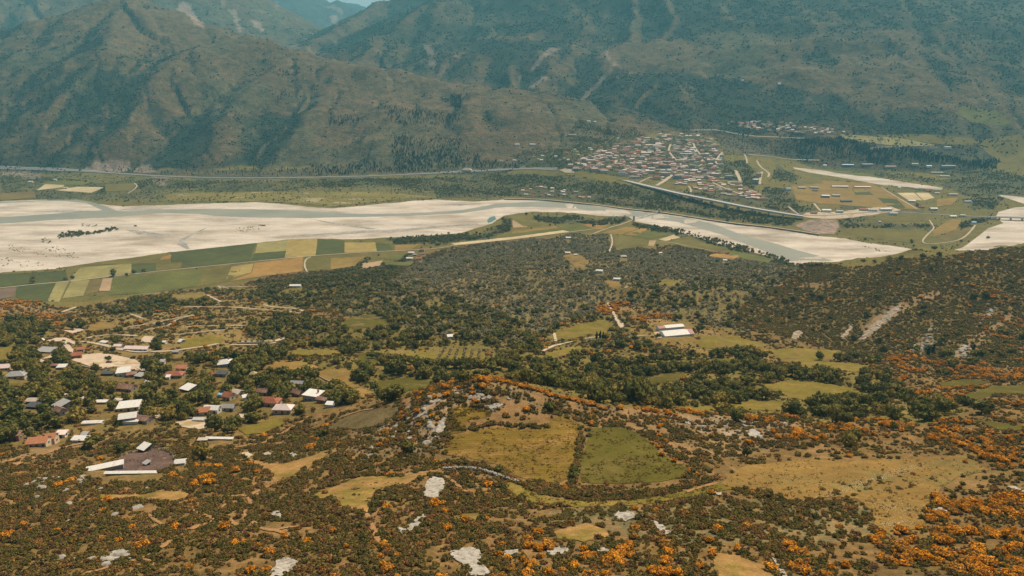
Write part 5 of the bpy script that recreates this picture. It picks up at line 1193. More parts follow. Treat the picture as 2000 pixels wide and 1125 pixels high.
# village: (roof centre px, py, width, depth, eaves, roof rise, roof kind, roof, wall, yaw, label, category, windows, chimney)
VILLAGE = [
 (90, 682, 17, 10, 3.0, .9, 'shed', 'grey', 'stone', -8, 'wide pale grey sheet roofed barn below the pale road widening', 'barn', 3, 0), (147, 690, 10, 7, 3.4, 1.8, 'gable', 'red', 'brick', 28, 'red brown roofed house at the top of the dirt square', 'house', 2, 0), (157, 680, 6, 5, 3.0, 1.0, 'shed', 'red', 'stone', 15, 'small red roofed annex behind the red brown house', 'annex', 1, 0),
 (268, 677, 25, 8, 3.0, 1.5, 'gable', 'pink', 'white', -3, 'long pinkish white roofed barn on the terraces', 'barn', 5, 0), (231, 673, 8, 6, 2.6, 1.2, 'gable', 'pink', 'stone', 0, 'low pinkish roofed shed joined to the long barn', 'shed', 1, 0), (203, 667, 9, 3, 2.0, .6, 'shed', 'white', 'white', -14, 'narrow white plastic shelter left of the long barn', 'shelter', 0, 0), (319, 666, 5.5, 4.5, 2.3, .8, 'gable', 'white', 'white', 5, 'small white shed with pale roof above the village road', 'shed', 1, 0), (354, 664, 4, 7, 2.0, 1.3, 'gable', 'white', 'grey', -20, 'white arched greenhouse tunnel above the road bend', 'greenhouse', 0, 0), (344, 685, 6, 4, 2.2, .8, 'gable', 'grey', 'grey', 0, 'small grey shed beside the road bend', 'shed', 1, 0),
 (241, 722, 10, 9, 4.4, 1.2, 'shed', 'white', 'white', 18, 'white sheet roofed house below the dirt square', 'house', 2, 0), (257, 727, 7, 7, 3.0, 1.2, 'gable', 'brown', 'stone', 20, 'brown roofed house joined to the white sheet roof', 'house', 1, 0), (274, 731, 7, 6, 2.6, .6, 'shed', 'grey', 'dark', -15, 'dark grey flat roofed shed beside the lane end', 'shed', 1, 0), (210, 727, 10, 4, 2.4, .6, 'shed', 'dark', 'dark', 2, 'dark open pole shed by the dirt square', 'shed', 0, 0),
 (33, 727, 15, 10, 3.2, 2.0, 'hip', 'grey', 'cream', 8, 'pale grey hip roofed house among trees at the left', 'house', 3, 1), (7, 713, 12, 8, 3.2, 1.8, 'gable', 'pink', 'cream', 10, 'pinkish roofed house cut by the left edge of the village', 'house', 2, 0), (121, 714, 7, 5, 2.6, .8, 'shed', 'white', 'grey', 5, 'small white roofed shed under the dirt square', 'shed', 1, 0), (108, 711, 6, 4, 2.4, .8, 'gable', 'brown', 'stone', 5, 'small brown shed left of the white roofed shed', 'shed', 1, 0),
 (340, 727, 15, 8, 3.2, 2.0, 'hip', 'red', 'stone', 3, 'brick red hip roofed house by the lane corner', 'house', 3, 1), (356, 714, 9, 7, 3.0, 1.8, 'gable', 'orange', 'cream', -4, 'orange roofed house behind the brick red one', 'house', 2, 0), (317, 704, 4, 4, 2.6, .8, 'shed', 'grey', 'white', 8, 'tiny grey shed hidden between two round trees', 'shed', 1, 0), (367, 755, 9, 8, 3.0, .9, 'shed', 'white', 'dark', -24, 'white roofed dark shed alone on a grassy bank', 'shed', 1, 0), (246, 752, 14, 8, 2.8, 2.0, 'gable', 'brown', 'stone', -10, 'weathered brown roofed house under the white one', 'house', 2, 0), (328, 734, 3, 3, 2.4, .6, 'shed', 'white', 'white', 5, 'tiny white hut in front of the brick red roof', 'hut', 0, 0),
 (65, 779, 8, 5, 2.6, 1.0, 'gable', 'tan', 'brick', -2, 'small beige roofed house beside the curved lane', 'house', 2, 0), (119, 787, 8, 8, 5.0, 1.2, 'shed', 'grey', 'stone', -28, 'tall grey roofed stone house in the orchard trees', 'house', 2, 0), (116, 797, 7, 5, 3.4, 1.8, 'gable', 'brown', 'stone', -28, 'brown roofed wing in front of the tall stone house', 'house', 1, 0), (252, 789, 14, 9, 3.2, .9, 'shed', 'white', 'cream', 14, 'long bright white roof in the village centre', 'house', 3, 0), (231, 779, 5, 4, 3.4, .3, 'flat', 'tan', 'cream', 8, 'unfinished concrete frame house behind the bright white roof', 'house', 1, 0),
 (250, 809, 10, 8, 4.6, 1.5, 'gable', 'white', 'grey', 18, 'white gabled house with dark end wall above the scrub', 'house', 2, 0), (256, 820, 9, 3, 2.3, .5, 'shed', 'white', 'white', 4, 'low white lean-to in front of the white gabled house', 'lean-to', 0, 0), (280, 814, 9, 6, 2.8, 1.6, 'gable', 'brown', 'stone', -12, 'brown roofed shed beside the white concrete yard', 'shed', 1, 0), (181, 823, 12, 3, 1.4, .5, 'gable', 'white', 'white', 4, 'low white plastic tunnel between orchard trees', 'tunnel', 0, 0),
 (75, 856, 10, 7.5, 3.2, 1.9, 'gable', 'orange', 'cream', 10, 'big orange roofed house with chimney at the village edge', 'house', 3, 1), (98, 849, 6, 6, 3.9, 1.7, 'gable', 'orange', 'cream', 10, 'higher orange roofed end of the big house', 'house', 1, 0), (120, 844, 5.5, 4, 2.6, .6, 'shed', 'pink', 'white', 3, 'pale lean-to annex beside the orange roofed house', 'annex', 1, 0), (30, 846, 5, 4, 3.6, .8, 'shed', 'brown', 'brick', 5, 'small bare brick house left of the orange roof', 'house', 1, 0), (157, 855, 9, 3.4, 2.0, .7, 'shed', 'white', 'white', -3, 'long white roofed shed right of the orange house', 'shed', 1, 0), (165, 846, 3, 3, 2.2, .5, 'shed', 'grey', 'dark', 4, 'little dark hut behind the long white shed', 'hut', 0, 0),
 (439, 704, 12, 10, 3.4, 2.2, 'hip', 'white', 'grey', 18, 'whitish hip roofed house with brown stain beside a cypress', 'house', 2, 1), (433, 727, 9, 5, 2.6, .8, 'shed', 'dark', 'stone', -6, 'dark roofed shed with a red corner among the trees', 'shed', 1, 0), (420, 728, 4, 3, 2.2, .8, 'gable', 'red', 'stone', 0, 'small red hut against the dark roofed shed', 'hut', 0, 0), (446, 768, 6.5, 6.5, 3.4, 2.0, 'gable', 'red', 'cream', -18, 'deep red roofed house between blue and white roofs', 'house', 2, 1), (463, 763, 6.5, 6, 3.2, 1.4, 'gable', 'tan', 'cream', -20, 'beige roofed house right of the deep red roof', 'house', 1, 0), (434, 767, 4, 4, 2.8, .6, 'shed', 'blue', 'white', -20, 'light blue roofed lean-to by the deep red roof', 'lean-to', 0, 0), (479, 773, 3.4, 3, 2.4, .6, 'shed', 'white', 'white', 30, 'small white hut among walnut trees', 'hut', 0, 0),
 (514, 761, 8.5, 5, 2.8, 1.6, 'gable', 'brown', 'stone', -12, 'brown roofed cottage behind the terracotta hip roof', 'cottage', 2, 0), (580, 745, 10, 5, 2.8, 1.4, 'gable', 'grey', 'stone', -4, 'dull grey roofed cottage at the woodland side', 'cottage', 2, 0), (581, 763, 8, 5, 3.0, 1.8, 'gable', 'brown', 'brick', -30, 'orange brown roofed cottage left of the big white roof', 'cottage', 2, 0), (612, 766, 12, 10, 4.8, .6, 'flat', 'white', 'grey', -16, 'big bright white flat roofed house at the right village edge', 'house', 3, 1), (630, 777, 8, 4, 2.6, 1.0, 'gable', 'brown', 'brick', -20, 'brown roofed shed below the big white flat roof', 'shed', 1, 0), (646, 787, 6, 3.5, 2.2, .5, 'shed', 'white', 'white', -8, 'low white shed at the last village trees', 'shed', 0, 0),
 (528, 778, 13, 8, 3.4, 2.4, 'hip', 'red', 'cream', -8, 'terracotta hip roofed house in the lower village', 'house', 3, 1), (553, 792, 12.5, 7.5, 3.4, 2.0, 'hip', 'pink', 'pink', -3, 'pinkish white roofed house below the terracotta roof', 'house', 3, 0), (394, 798, 10, 6, 3.0, 1.9, 'gable', 'orange', 'cream', 12, 'bright orange roofed house above the sandy yard', 'house', 2, 0), (414, 794, 10, 6, 3.2, 1.3, 'gable', 'white', 'white', -6, 'white roofed house touching the bright orange roof', 'house', 2, 0), (446, 791, 8.5, 5, 2.8, 1.4, 'gable', 'grey', 'grey', -3, 'grey sheet roofed house right of the white roof', 'house', 2, 0), (391, 816, 8, 3, 1.6, .9, 'gable', 'white', 'white', -2, 'low white greenhouse tunnel in front of the orange roof', 'greenhouse', 0, 0), (494, 727, 5, 4, 2.6, 1.6, 'hip', 'straw', 'yellow', 0, 'small straw coloured roof among the orchard trees', 'hut', 1, 0), (428, 855, 16, .9, 1.0, .3, 'shed', 'white', 'white', -2, 'long low white shelter on the lower scrub edge', 'shelter', 0, 0), (396, 857, 5, 1.8, 1.2, .3, 'shed', 'tan', 'grey', 4, 'short grey shelter left of the long low one', 'shelter', 0, 0),
 (65, 790, 8, 5, 2.2, .6, 'shed', 'dark', 'dark', -6, 'dark tarpaulin shed below the beige roof', 'shed', 0, 0), (138, 772, 5, 4, 2.2, .6, 'shed', 'grey', 'dark', 2, 'dark lean-to under the big lane tree', 'lean-to', 0, 0), (198, 783, 8, 2.5, 1.6, .4, 'shed', 'white', 'grey', 2, 'low whitish shelter left of the white roofs', 'shelter', 0, 0),
 # animal pen
 (205, 909, 16, 2.8, 1.9, .7, 'shed', 'white', 'grey', 26, 'long white sheet roofed sheep shed at the pen corner', 'sheep shed', 0, 0), (256, 922, 25, .8, 1.0, .3, 'shed', 'white', 'grey', 1.5, 'long low white roofed trough shelter along the pen bottom', 'shelter', 0, 0), (281, 871, 5, 4.5, 2.4, 1.2, 'shed', 'white', 'dark', -24, 'small dark shed with white roof at the top of the pen', 'shed', 0, 0), (352, 899, 4.5, 3.5, 1.8, .8, 'gable', 'white', 'white', 12, 'white tent like shelter at the right pen corner', 'shelter', 0, 0), (286, 902, 2.6, 2.2, 1.6, .4, 'shed', 'grey', 'dark', -30, 'tiny grey feeding hut inside the pen', 'hut', 0, 0), (302, 861, 0.1, .1, .1, .1, 'shed', 'dark', 'dark', 0, None, None, 0, 0),
 # white barn in the woodland
 (1309, 636, 30, 8, 4.2, 1.2, 'gable', 'white', 'white', 13, 'narrow rear barn with white roof and crimson end', 'barn', 0, 0), (1322, 647, 32, 14, 4.2, 2.4, 'gable', 'white', 'white', 13, 'wide white roofed barn alone in the woodland', 'barn', 5, 0),
 # hamlet by the fields
 (803, 492, 14, 9, 5, 1.2, 'hip', 'pink', 'cream', -5, 'cream house at the back of the field hamlet', 'house', 3, 0), (824, 486, 12, 8, 5, 2, 'hip', 'red', 'pink', 0, 'red roofed house at the back of the field hamlet', 'house', 2, 0), (800, 503, 15, 9, 4.5, 1.2, 'gable', 'white', 'cream', -3, 'white roofed house at the front of the field hamlet', 'house', 3, 0), (818, 503, 13, 9, 4.5, 2, 'gable', 'red', 'cream', 8, 'pink red roofed house at the front of the field hamlet', 'house', 2, 0), (826, 494, 9, 7, 3, 1.5, 'gable', 'crimson', 'white', 15, 'small crimson roofed shed at the hamlet side', 'shed', 1, 0), (810, 496, 9, 7, 3.5, 1.5, 'gable', 'grey', 'grey', 0, 'grey roofed shed in the middle of the field hamlet', 'shed', 1, 0),
 (577, 556, 17, 8, 4, 1.2, 'gable', 'white', 'white', 0, 'lone white roofed house at the edge of the woodland', 'house', 3, 0), (1109, 492, 10, 7, 4, 1.6, 'gable', 'pink', 'white', -8, 'pinkish roofed house high in the olive trees', 'house', 2, 0), (1171, 527, 11, 7, 3.5, 1.4, 'gable', 'white', 'white', -14, 'white roofed house in the middle of the olive trees', 'house', 2, 0), (1205, 543, 10, 6, 3.5, 1.2, 'gable', 'white', 'white', -8, 'pale roofed house by the olive clearing', 'house', 2, 0), (1218, 499, 12, 8, 4, 2.2, 'hip', 'tan', 'cream', 0, 'beige hip roofed house by the tall olives near the fields', 'house', 2, 0), (1110, 463, 13, 8, 4, 1.6, 'gable', 'pink', 'white', 5, 'pale house at the upper rim of the olive hill', 'house', 2, 0), (1416, 507, 8, 6, 3, 1, 'gable', 'white', 'white', 0, 'small white hut by the river fields', 'hut', 1, 0), (1290, 493, 7, 5, 3, 1, 'gable', 'white', 'white', 0, 'small white hut among shrubs above the valley wood', 'hut', 1, 0), (1124, 496, 6, 5, 3, 1, 'gable', 'white', 'white', 0, 'small white annex right of the high olive house', 'annex', 1, 0),
 (880, 655, 6, 4, 2.5, .8, 'shed', 'white', 'white', 8, 'tiny white hut swallowed by the woodland', 'hut', 0, 0),
]
for v in VILLAGE:
    if v[10] is None: continue
    px, py, w_, d_, h_, rh_, kd, rf, wl_, yw, lb, ct, wn_, ch = v
    if py > 600 and px < 700: w_, d_, h_ = round(w_ * .8, 2), round(d_ * .8, 2), round(h_ * .92, 2)
    t, loc = house({'house': 'house', 'barn': 'barn'}.get(ct, ct.replace(' ', '_').replace('-', '_')), px, py, w_, d_, h_, rh_, kd, rf, wl_, yw, lb, ct, None, wn_, bool(ch), door=wn_ > 0, detail=wn_ > 0)
    keep(loc, w_, d_, h_)
    if px == 1309:
        link('roof', roof_mesh('gable', 7.6, 8.06, 1.23, ROOFS['crimson'], WALLS['white']), t, (-11.3, 0, 4.24))['label'] = 'crimson roof end'
    if px == 1322:
        link('roof', roof_mesh('gable', 4.4, 14.06, 2.43, ROOFS['crimson'], WALLS['white']), t, (13.85, 0, 4.24))['label'] = 'crimson roof end'
    if ct == 'barn' and px in (1309, 1322):
        EXC[fill([(1270, 640), (1300, 628), (1340, 624), (1362, 640), (1350, 668), (1290, 672)])[0:2]] |= fill([(1270, 640), (1300, 628), (1340, 624), (1362, 640), (1350, 668), (1290, 672)])[2]
# ---- pen fence
pen = [(236, 893), (274, 880), (300, 876), (332, 884), (346, 905), (340, 912)]
pw = ray(*dense(pen, 7, closed=False).T)
fe = empty('fence', pw[0]); off = pw[0]
tag(fe, 'thin post and wire fence round the brown animal pen', 'fence')
M_WOODP = pmat('fence_wood', (.16, .115, .08))
for q in pw:
    box('post', (q[0] - off[0], q[1] - off[1], q[2] - off[2] - .3), (.14, .14, 2.0), M_WOODP, fe)
for zz in (.8, 1.4):
    q = pw.copy(); q[:, 2] += zz
    bar_along('wire', q - off, .05, .05, M_STEEL, fe)
inner = [ray(*dense(p_, 6, closed=False).T) for p_ in ([(262, 925), (275, 908), (290, 893), (292, 882)], [(240, 905), (262, 902), (284, 905)], [(300, 892), (310, 884), (316, 878)])]
for j, q in enumerate(inner):
    f2 = empty('fence', q[0]); tag(f2, ('rail fence running up the middle of the pen', 'low rail fence across the left of the pen', 'short rail fence near the pen top')[j], 'fence')
    for s in q: box('post', (s[0] - q[0, 0], s[1] - q[0, 1], s[2] - q[0, 2] - .3), (.14, .14, 1.6), M_WOODP, f2)
    r_ = q.copy(); r_[:, 2] += 1.1
    bar_along('rail', r_ - q[0], .08, .12, M_WOODP, f2)
# ---- cars
M_TYRE = pmat('tyre_rubber', (.02, .02, .02)); 
def car(px, py, yaw, mat, label, cat='car', van=False):
    loc = ray(px, py)[0]; loc[2] += .45
    t = empty('parked_van' if van else 'parked_car', loc, R(yaw)); tag(t, label, cat)
    L_, W_, hb = (4.8, 1.9, 1.1) if van else (4.2, 1.7, .75)
    prof = [(-L_ / 2, .3), (-L_ / 2, hb), (-L_ / 2 + .25, hb + (.85 if van else .1)), (-L_ / 2 + (.4 if van else .9), hb + (.9 if van else .62)), (L_ / 2 - (1.3 if van else 1.7), hb + (.9 if van else .62)), (L_ / 2 - (.8 if van else 1.0), hb + .05), (L_ / 2 - .1, hb - .1), (L_ / 2, .3)]
    k = len(prof)
    V_ = [(x, -W_ / 2, z) for x, z in prof] + [(x, W_ / 2, z) for x, z in prof]
    F_ = [tuple(range(k)), tuple(range(2 * k - 1, k - 1, -1))] + [((i + 1) % k, i, k + i, k + (i + 1) % k) for i in range(k)]
    o = mesh_obj('body', V_, F_, mat, t)
    gz = hb + .12; gh = .6 if van else .42
    box('window', (-.2, 0, gz), (L_ * .42, W_ + .03, gh), M_GLASS, t)
    for sx in (-1, 1):
        for sy in (-1, 1):
            vs_, fs_ = [], []
            for q in range(12):
                an = q * math.pi / 6
                vs_ += [(sx * L_ * .31 + .33 * math.cos(an), sy * W_ / 2 - .1, .33 + .33 * math.sin(an)), (sx * L_ * .31 + .33 * math.cos(an), sy * W_ / 2 + .04, .33 + .33 * math.sin(an))]
            fs_ = [(2 * q, 2 * q + 1, (2 * q + 3) % 24, (2 * q + 2) % 24) for q in range(12)] + [tuple(range(0, 24, 2)), tuple(range(23, 0, -2))]
            mesh_obj('wheel', vs_, fs_, M_TYRE, t)
    keep(loc, 4, 3, 2, .6)
car(82, 666, 5, pmat('white_paint', (.75, .73, .70), rough=.35, var=.04, spec=.5), 'white van parked at the end of the pale road widening', 'van', True)
car(213, 709, 20, pmat('dark_red_paint', (.12, .025, .03), rough=.3, var=.05, spec=.5), 'dark red car parked on the dirt square')
# ---- poles
def pole(px, py, h, label):
    loc = ray(px, py)[0]
    t = empty('power_pole', loc, R(20)); tag(t, label, 'power pole')
    V_, F_ = [], []
    for z, r in ((-1, .16), (h, .09)):
        V_ += [(r * math.cos(a_ * math.pi / 3), r * math.sin(a_ * math.pi / 3), z) for a_ in range(6)]
    F_ = [(i, (i + 1) % 6, 6 + (i + 1) % 6, 6 + i) for i in range(6)] + [tuple(range(6, 12))]
    mesh_obj('mast', V_, F_, M_CONC if h > 11 else M_WOODP, t)
    box('crossarm', (0, 0, h - .7), (2.0, .14, .16), M_WOODP, t)
    for x in (-.8, 0, .8): box('insulator', (x, 0, h - .54), (.12, .12, .28), M_FRAME, t)
for px, py, h, lb in ((147, 597, 17, 'tall power pole at the near edge of the pale field'), (116, 573, 10, 'short pole standing in the narrow pale strip'), (1562, 518, 18, 'tall pole against the grey river bend'), (1772, 517, 16, 'thin pole against the white gravel above the ridge'), (521, 508, 12, 'pole in the dark field below the yellow one'), (299, 704, 7, 'wooden pole beside the village lane'), (338, 676, 7, 'wooden pole above the village road'), (411, 792, 8, 'wooden pole behind the bright orange roof'), (216, 686, 7, 'wooden pole at the top of the dirt square'), (400, 560, 11, 'thin pole at the field edge hairpin'), (63, 680, 6, 'short pole beside the white van')):
    pole(px, py, h, lb)

def number_labels(made):
    # look-alikes that share a label are told apart by their order in the picture
    by = {}
    for px, o in made: by.setdefault(o['label'], []).append((px, o))
    for lb, l_ in by.items():
        if len(l_) < 2: continue
        l_.sort(key=lambda t: t[0])
        for i, (_, o) in enumerate(l_):
            n_ = i + 1
            wd = {1: 'leftmost', len(l_): 'rightmost', 2: 'second from left', 3: 'third from left', 4: 'fourth from left', 5: 'fifth from left'}.get(n_) or '%d%s from left' % (n_, 'th' if 10 < n_ % 100 < 20 else {1: 'st', 2: 'nd', 3: 'rd'}.get(n_ % 10, 'th'))
            o['label'] = lb + ', ' + wd

# ---- the town on its terrace
def inpoly(px, py, poly):
    p = np.array(poly, float); c = False
    for (x0, y0), (x1, y1) in zip(p, np.roll(p, -1, 0)):
        if (y0 > py) != (y1 > py) and px < (x1 - x0) * (py - y0) / (y1 - y0) + x0: c = not c
    return c
TOWN = [(1104, 326), (1140, 310), (1180, 292), (1230, 276), (1290, 266), (1345, 258), (1375, 262), (1402, 284), (1412, 306), (1400, 326), (1432, 345), (1412, 352), (1330, 350), (1300, 352), (1262, 352), (1215, 344), (1150, 334), (1110, 330)]
LOWER = [(1335, 352), (1400, 350), (1470, 372), (1500, 392), (1450, 388), (1380, 374), (1310, 362)]
UPPER = [(1415, 240), (1460, 236), (1520, 238), (1600, 248), (1650, 258), (1600, 262), (1500, 256), (1430, 250)]
HAML = [(1000, 370), (1060, 366), (1120, 374), (1165, 390), (1120, 388), (1060, 384), (1000, 382)]
OUTSK = [(1010, 312), (1060, 300), (1110, 296), (1200, 272), (1250, 258), (1300, 255), (1200, 288), (1120, 318)]
placed = []
trnd = random.Random(5)
STREETPX = np.zeros((RH, RW), bool)
def try_place(px, py, gap):
    q = ray(px, py)[0]
    for a in placed:
        if abs(a[0] - q[0]) < gap + a[2] and abs(a[1] - q[1]) < (gap + a[2]) * .8: return None
    return q
ROOFW = {'red': 'red', 'orange': 'orange', 'brown': 'brown', 'grey': 'grey', 'white': 'white', 'tan': 'beige', 'pink': 'pinkish', 'rust': 'rusty'}
WALLW = {'cream': 'cream', 'white': 'white', 'grey': 'grey', 'pink': 'pink', 'yellow': 'yellow', 'brick': 'brick', 'stone': 'stone'}
# apartment blocks first
APTS = [(1222, 293, 30, 13), (1262, 298, 44, 10), (1290, 287, 46, 11), (1248, 318, 24, 16), (1182, 307, 20, 15), (1196, 300, 14, 16), (1345, 272, 26, 11), (1377, 300, 34, 11), (1398, 295, 30, 12), (1424, 343, 26, 13), (1300, 337, 34, 12), (1324, 342, 24, 13), (1312, 330, 40, 11), (1270, 333, 34, 11), (1352, 322, 20, 15), (1375, 332, 28, 12), (1392, 328, 18, 13), (1235, 330, 26, 11), (1215, 336, 24, 12), (1180, 332, 30, 10), (1340, 300, 52, 8), (1298, 322, 46, 10), (1255, 305, 22, 12), (1388, 312, 26, 12), (1408, 320, 20, 11), (1476, 350, 20, 16), (1482, 338, 18, 15), (1205, 320, 28, 11), (1170, 322, 22, 10), (1330, 312, 30, 11), (1240, 344, 34, 8), (1360, 342, 26, 11), (1150, 326, 26, 9), (1125, 328, 24, 8)]
tmade = []
M_BALC = pmat('balcony_slab', (.52, .47, .42))
for i, (px, py, w_, h_) in enumerate(APTS):
    q = ray(px, py, h_)[0]
    wl_ = trnd.choice(['grey', 'cream', 'white', 'pink', 'cream', 'grey']); rf = trnd.choice(['grey', 'grey', 'red', 'tan', 'white', 'pink']) if i != 20 else 'white'
    kd = 'flat' if rf in ('grey', 'white', 'tan') else 'hip'
    yw = trnd.uniform(-14, 8)
    t, loc = house('apartment_block', px, py, w_, 12, h_, 1.6 if kd == 'hip' else .4, kd, rf, wl_, yw, '%s walled apartment block with %s roof in the hillside town' % (WALLW[wl_], ROOFW[rf]), 'apartment block', 'apartment blocks of the town', detail=False, loc=q)
    for s in range(1, int(h_ / 3)):
        for j in range(max(2, int(w_ / 9))):
            x = (j + .5) / max(2, int(w_ / 9)) * w_ - w_ / 2
            box('balcony', (x, -6.6, s * 3.0), (4.6, 1.3, .9), M_BALC, t)
            box('window', (x + 3.1, -6.02, s * 3.0 + .9), (1.3, .12, 1.4), M_GLASS, t)
    placed.append((q[0], q[1], w_ * .42)); keep(q, w_, 12, h_, .4); tmade.append((px, t))
town_n = 0
def scatter_houses(poly, n, gap, sizes, hts, roofs, walls, group, where, name='town_house', cat='house'):
    xs = [p[0] for p in poly]; ys = [p[1] for p in poly]
    c = k = 0
    while c < n and k < n * 30:
        k += 1
        px, py = trnd.uniform(min(xs), max(xs)), trnd.uniform(min(ys), max(ys))
        if not inpoly(px, py, poly) or look(EXC, np.array([px]), np.array([py]))[0]: continue
        q = try_place(px, py, gap)
        if q is None: continue
        w_ = trnd.choice(sizes); d_ = trnd.choice((8, 9, 10)); h_ = trnd.choice(hts)
        rf = trnd.choice(roofs); wl_ = trnd.choice(walls)
        kd = 'flat' if rf in ('grey', 'white', 'tan') and trnd.random() < .6 else trnd.choice(('hip', 'gable'))
        t, loc = house(name, px, py, w_, d_, h_, .4 if kd == 'flat' else 2.0, kd, rf, wl_, trnd.uniform(-16, 10), '%s house with %s roof %s' % (WALLW[wl_], ROOFW[rf], where), cat, group, detail=False, loc=q)
        placed.append((q[0], q[1], w_ * .45)); c += 1
        keep(q, w_, d_, h_, .3); tmade.append((px, t))
RF = ['red', 'red', 'brown', 'pink', 'tan', 'white', 'tan', 'orange', 'pink', 'tan', 'pink']
WL = ['cream', 'pink', 'cream', 'white', 'pink', 'cream', 'yellow']
scatter_houses(TOWN, 208, 2.0, (14, 17, 20, 26), (6, 7, 9, 11), RF, WL, 'houses of the hillside town', 'packed in the hillside town')
scatter_houses(LOWER, 36, 5, (12, 14, 16), (4, 5, 7), RF, WL, 'houses below the town', 'on the green terrace below the town')
scatter_houses(UPPER, 32, 5, (12, 14, 16), (4, 5, 7), RF, WL, 'houses of the upper village', 'in the upper village above the town')
scatter_houses(HAML, 24, 6, (9, 11, 13), (3.5, 4), RF, WL, 'houses of the riverside hamlet', 'in the hamlet above the river embankment')
scatter_houses(OUTSK, 20, 9, (10, 12), (3.5, 4), RF, WL, 'houses on the wooded slope', 'on the wooded slope left of the town')
number_labels(tmade)
# the rest of the town: too many to take one by one
MATS = [ROOFS[k] for k in ('red', 'pink', 'tan', 'orange', 'brown', 'tan')] + [WALLS[k] for k in ('cream', 'cream', 'pink', 'pink')]
V_, F_, MI = [], [], []
cnt = 0
while cnt < 430:
    poly = trnd.choice((TOWN, TOWN, TOWN, TOWN, LOWER, UPPER))
    px, py = trnd.uniform(min(p[0] for p in poly), max(p[0] for p in poly)), trnd.uniform(min(p[1] for p in poly), max(p[1] for p in poly))
    if not inpoly(px, py, poly) or look(EXC, np.array([px]), np.array([py]))[0]: continue
    cnt += 1
    q = ray(px, py)[0]
    w_, d_, h_ = trnd.choice((10, 13, 16, 20)), 9, trnd.choice((4, 6, 7, 9)) * (1 if poly is TOWN else .7)
    yw = R(trnd.uniform(-16, 10)); cy, sy = math.cos(yw), math.sin(yw)
    def T(x, y, z): return (q[0] + x * cy - y * sy, q[1] + x * sy + y * cy, q[2] + z)
    n0 = len(V_); x, y = w_ / 2, d_ / 2; rh_ = trnd.choice((.2, 2.0))
    V_ += [T(a, b, c_) for a, b, c_ in ((-x, -y, -2), (x, -y, -2), (x, y, -2), (-x, y, -2), (-x, -y, h_), (x, -y, h_), (x, y, h_), (-x, y, h_), (-x, 0, h_ + rh_), (x, 0, h_ + rh_))]
    fs = [(0, 1, 5, 4), (1, 2, 6, 9, 5), (2, 3, 7, 6), (3, 0, 4, 8, 7), (4, 5, 9, 8), (6, 7, 8, 9)]
    F_ += [tuple(i + n0 for i in f) for f in fs]
    wi = 6 + trnd.randrange(4); ri = trnd.randrange(6)
    MI += [wi] * 4 + [ri] * 2
    keep(q, w_, d_, h_, .2)
tm = mesh_obj('town', V_, F_, MATS)
tm.data.polygons.foreach_set('material_index', MI)
tag(tm, 'closely packed small houses filling the rest of the hillside town', 'town', None, 'stuff')
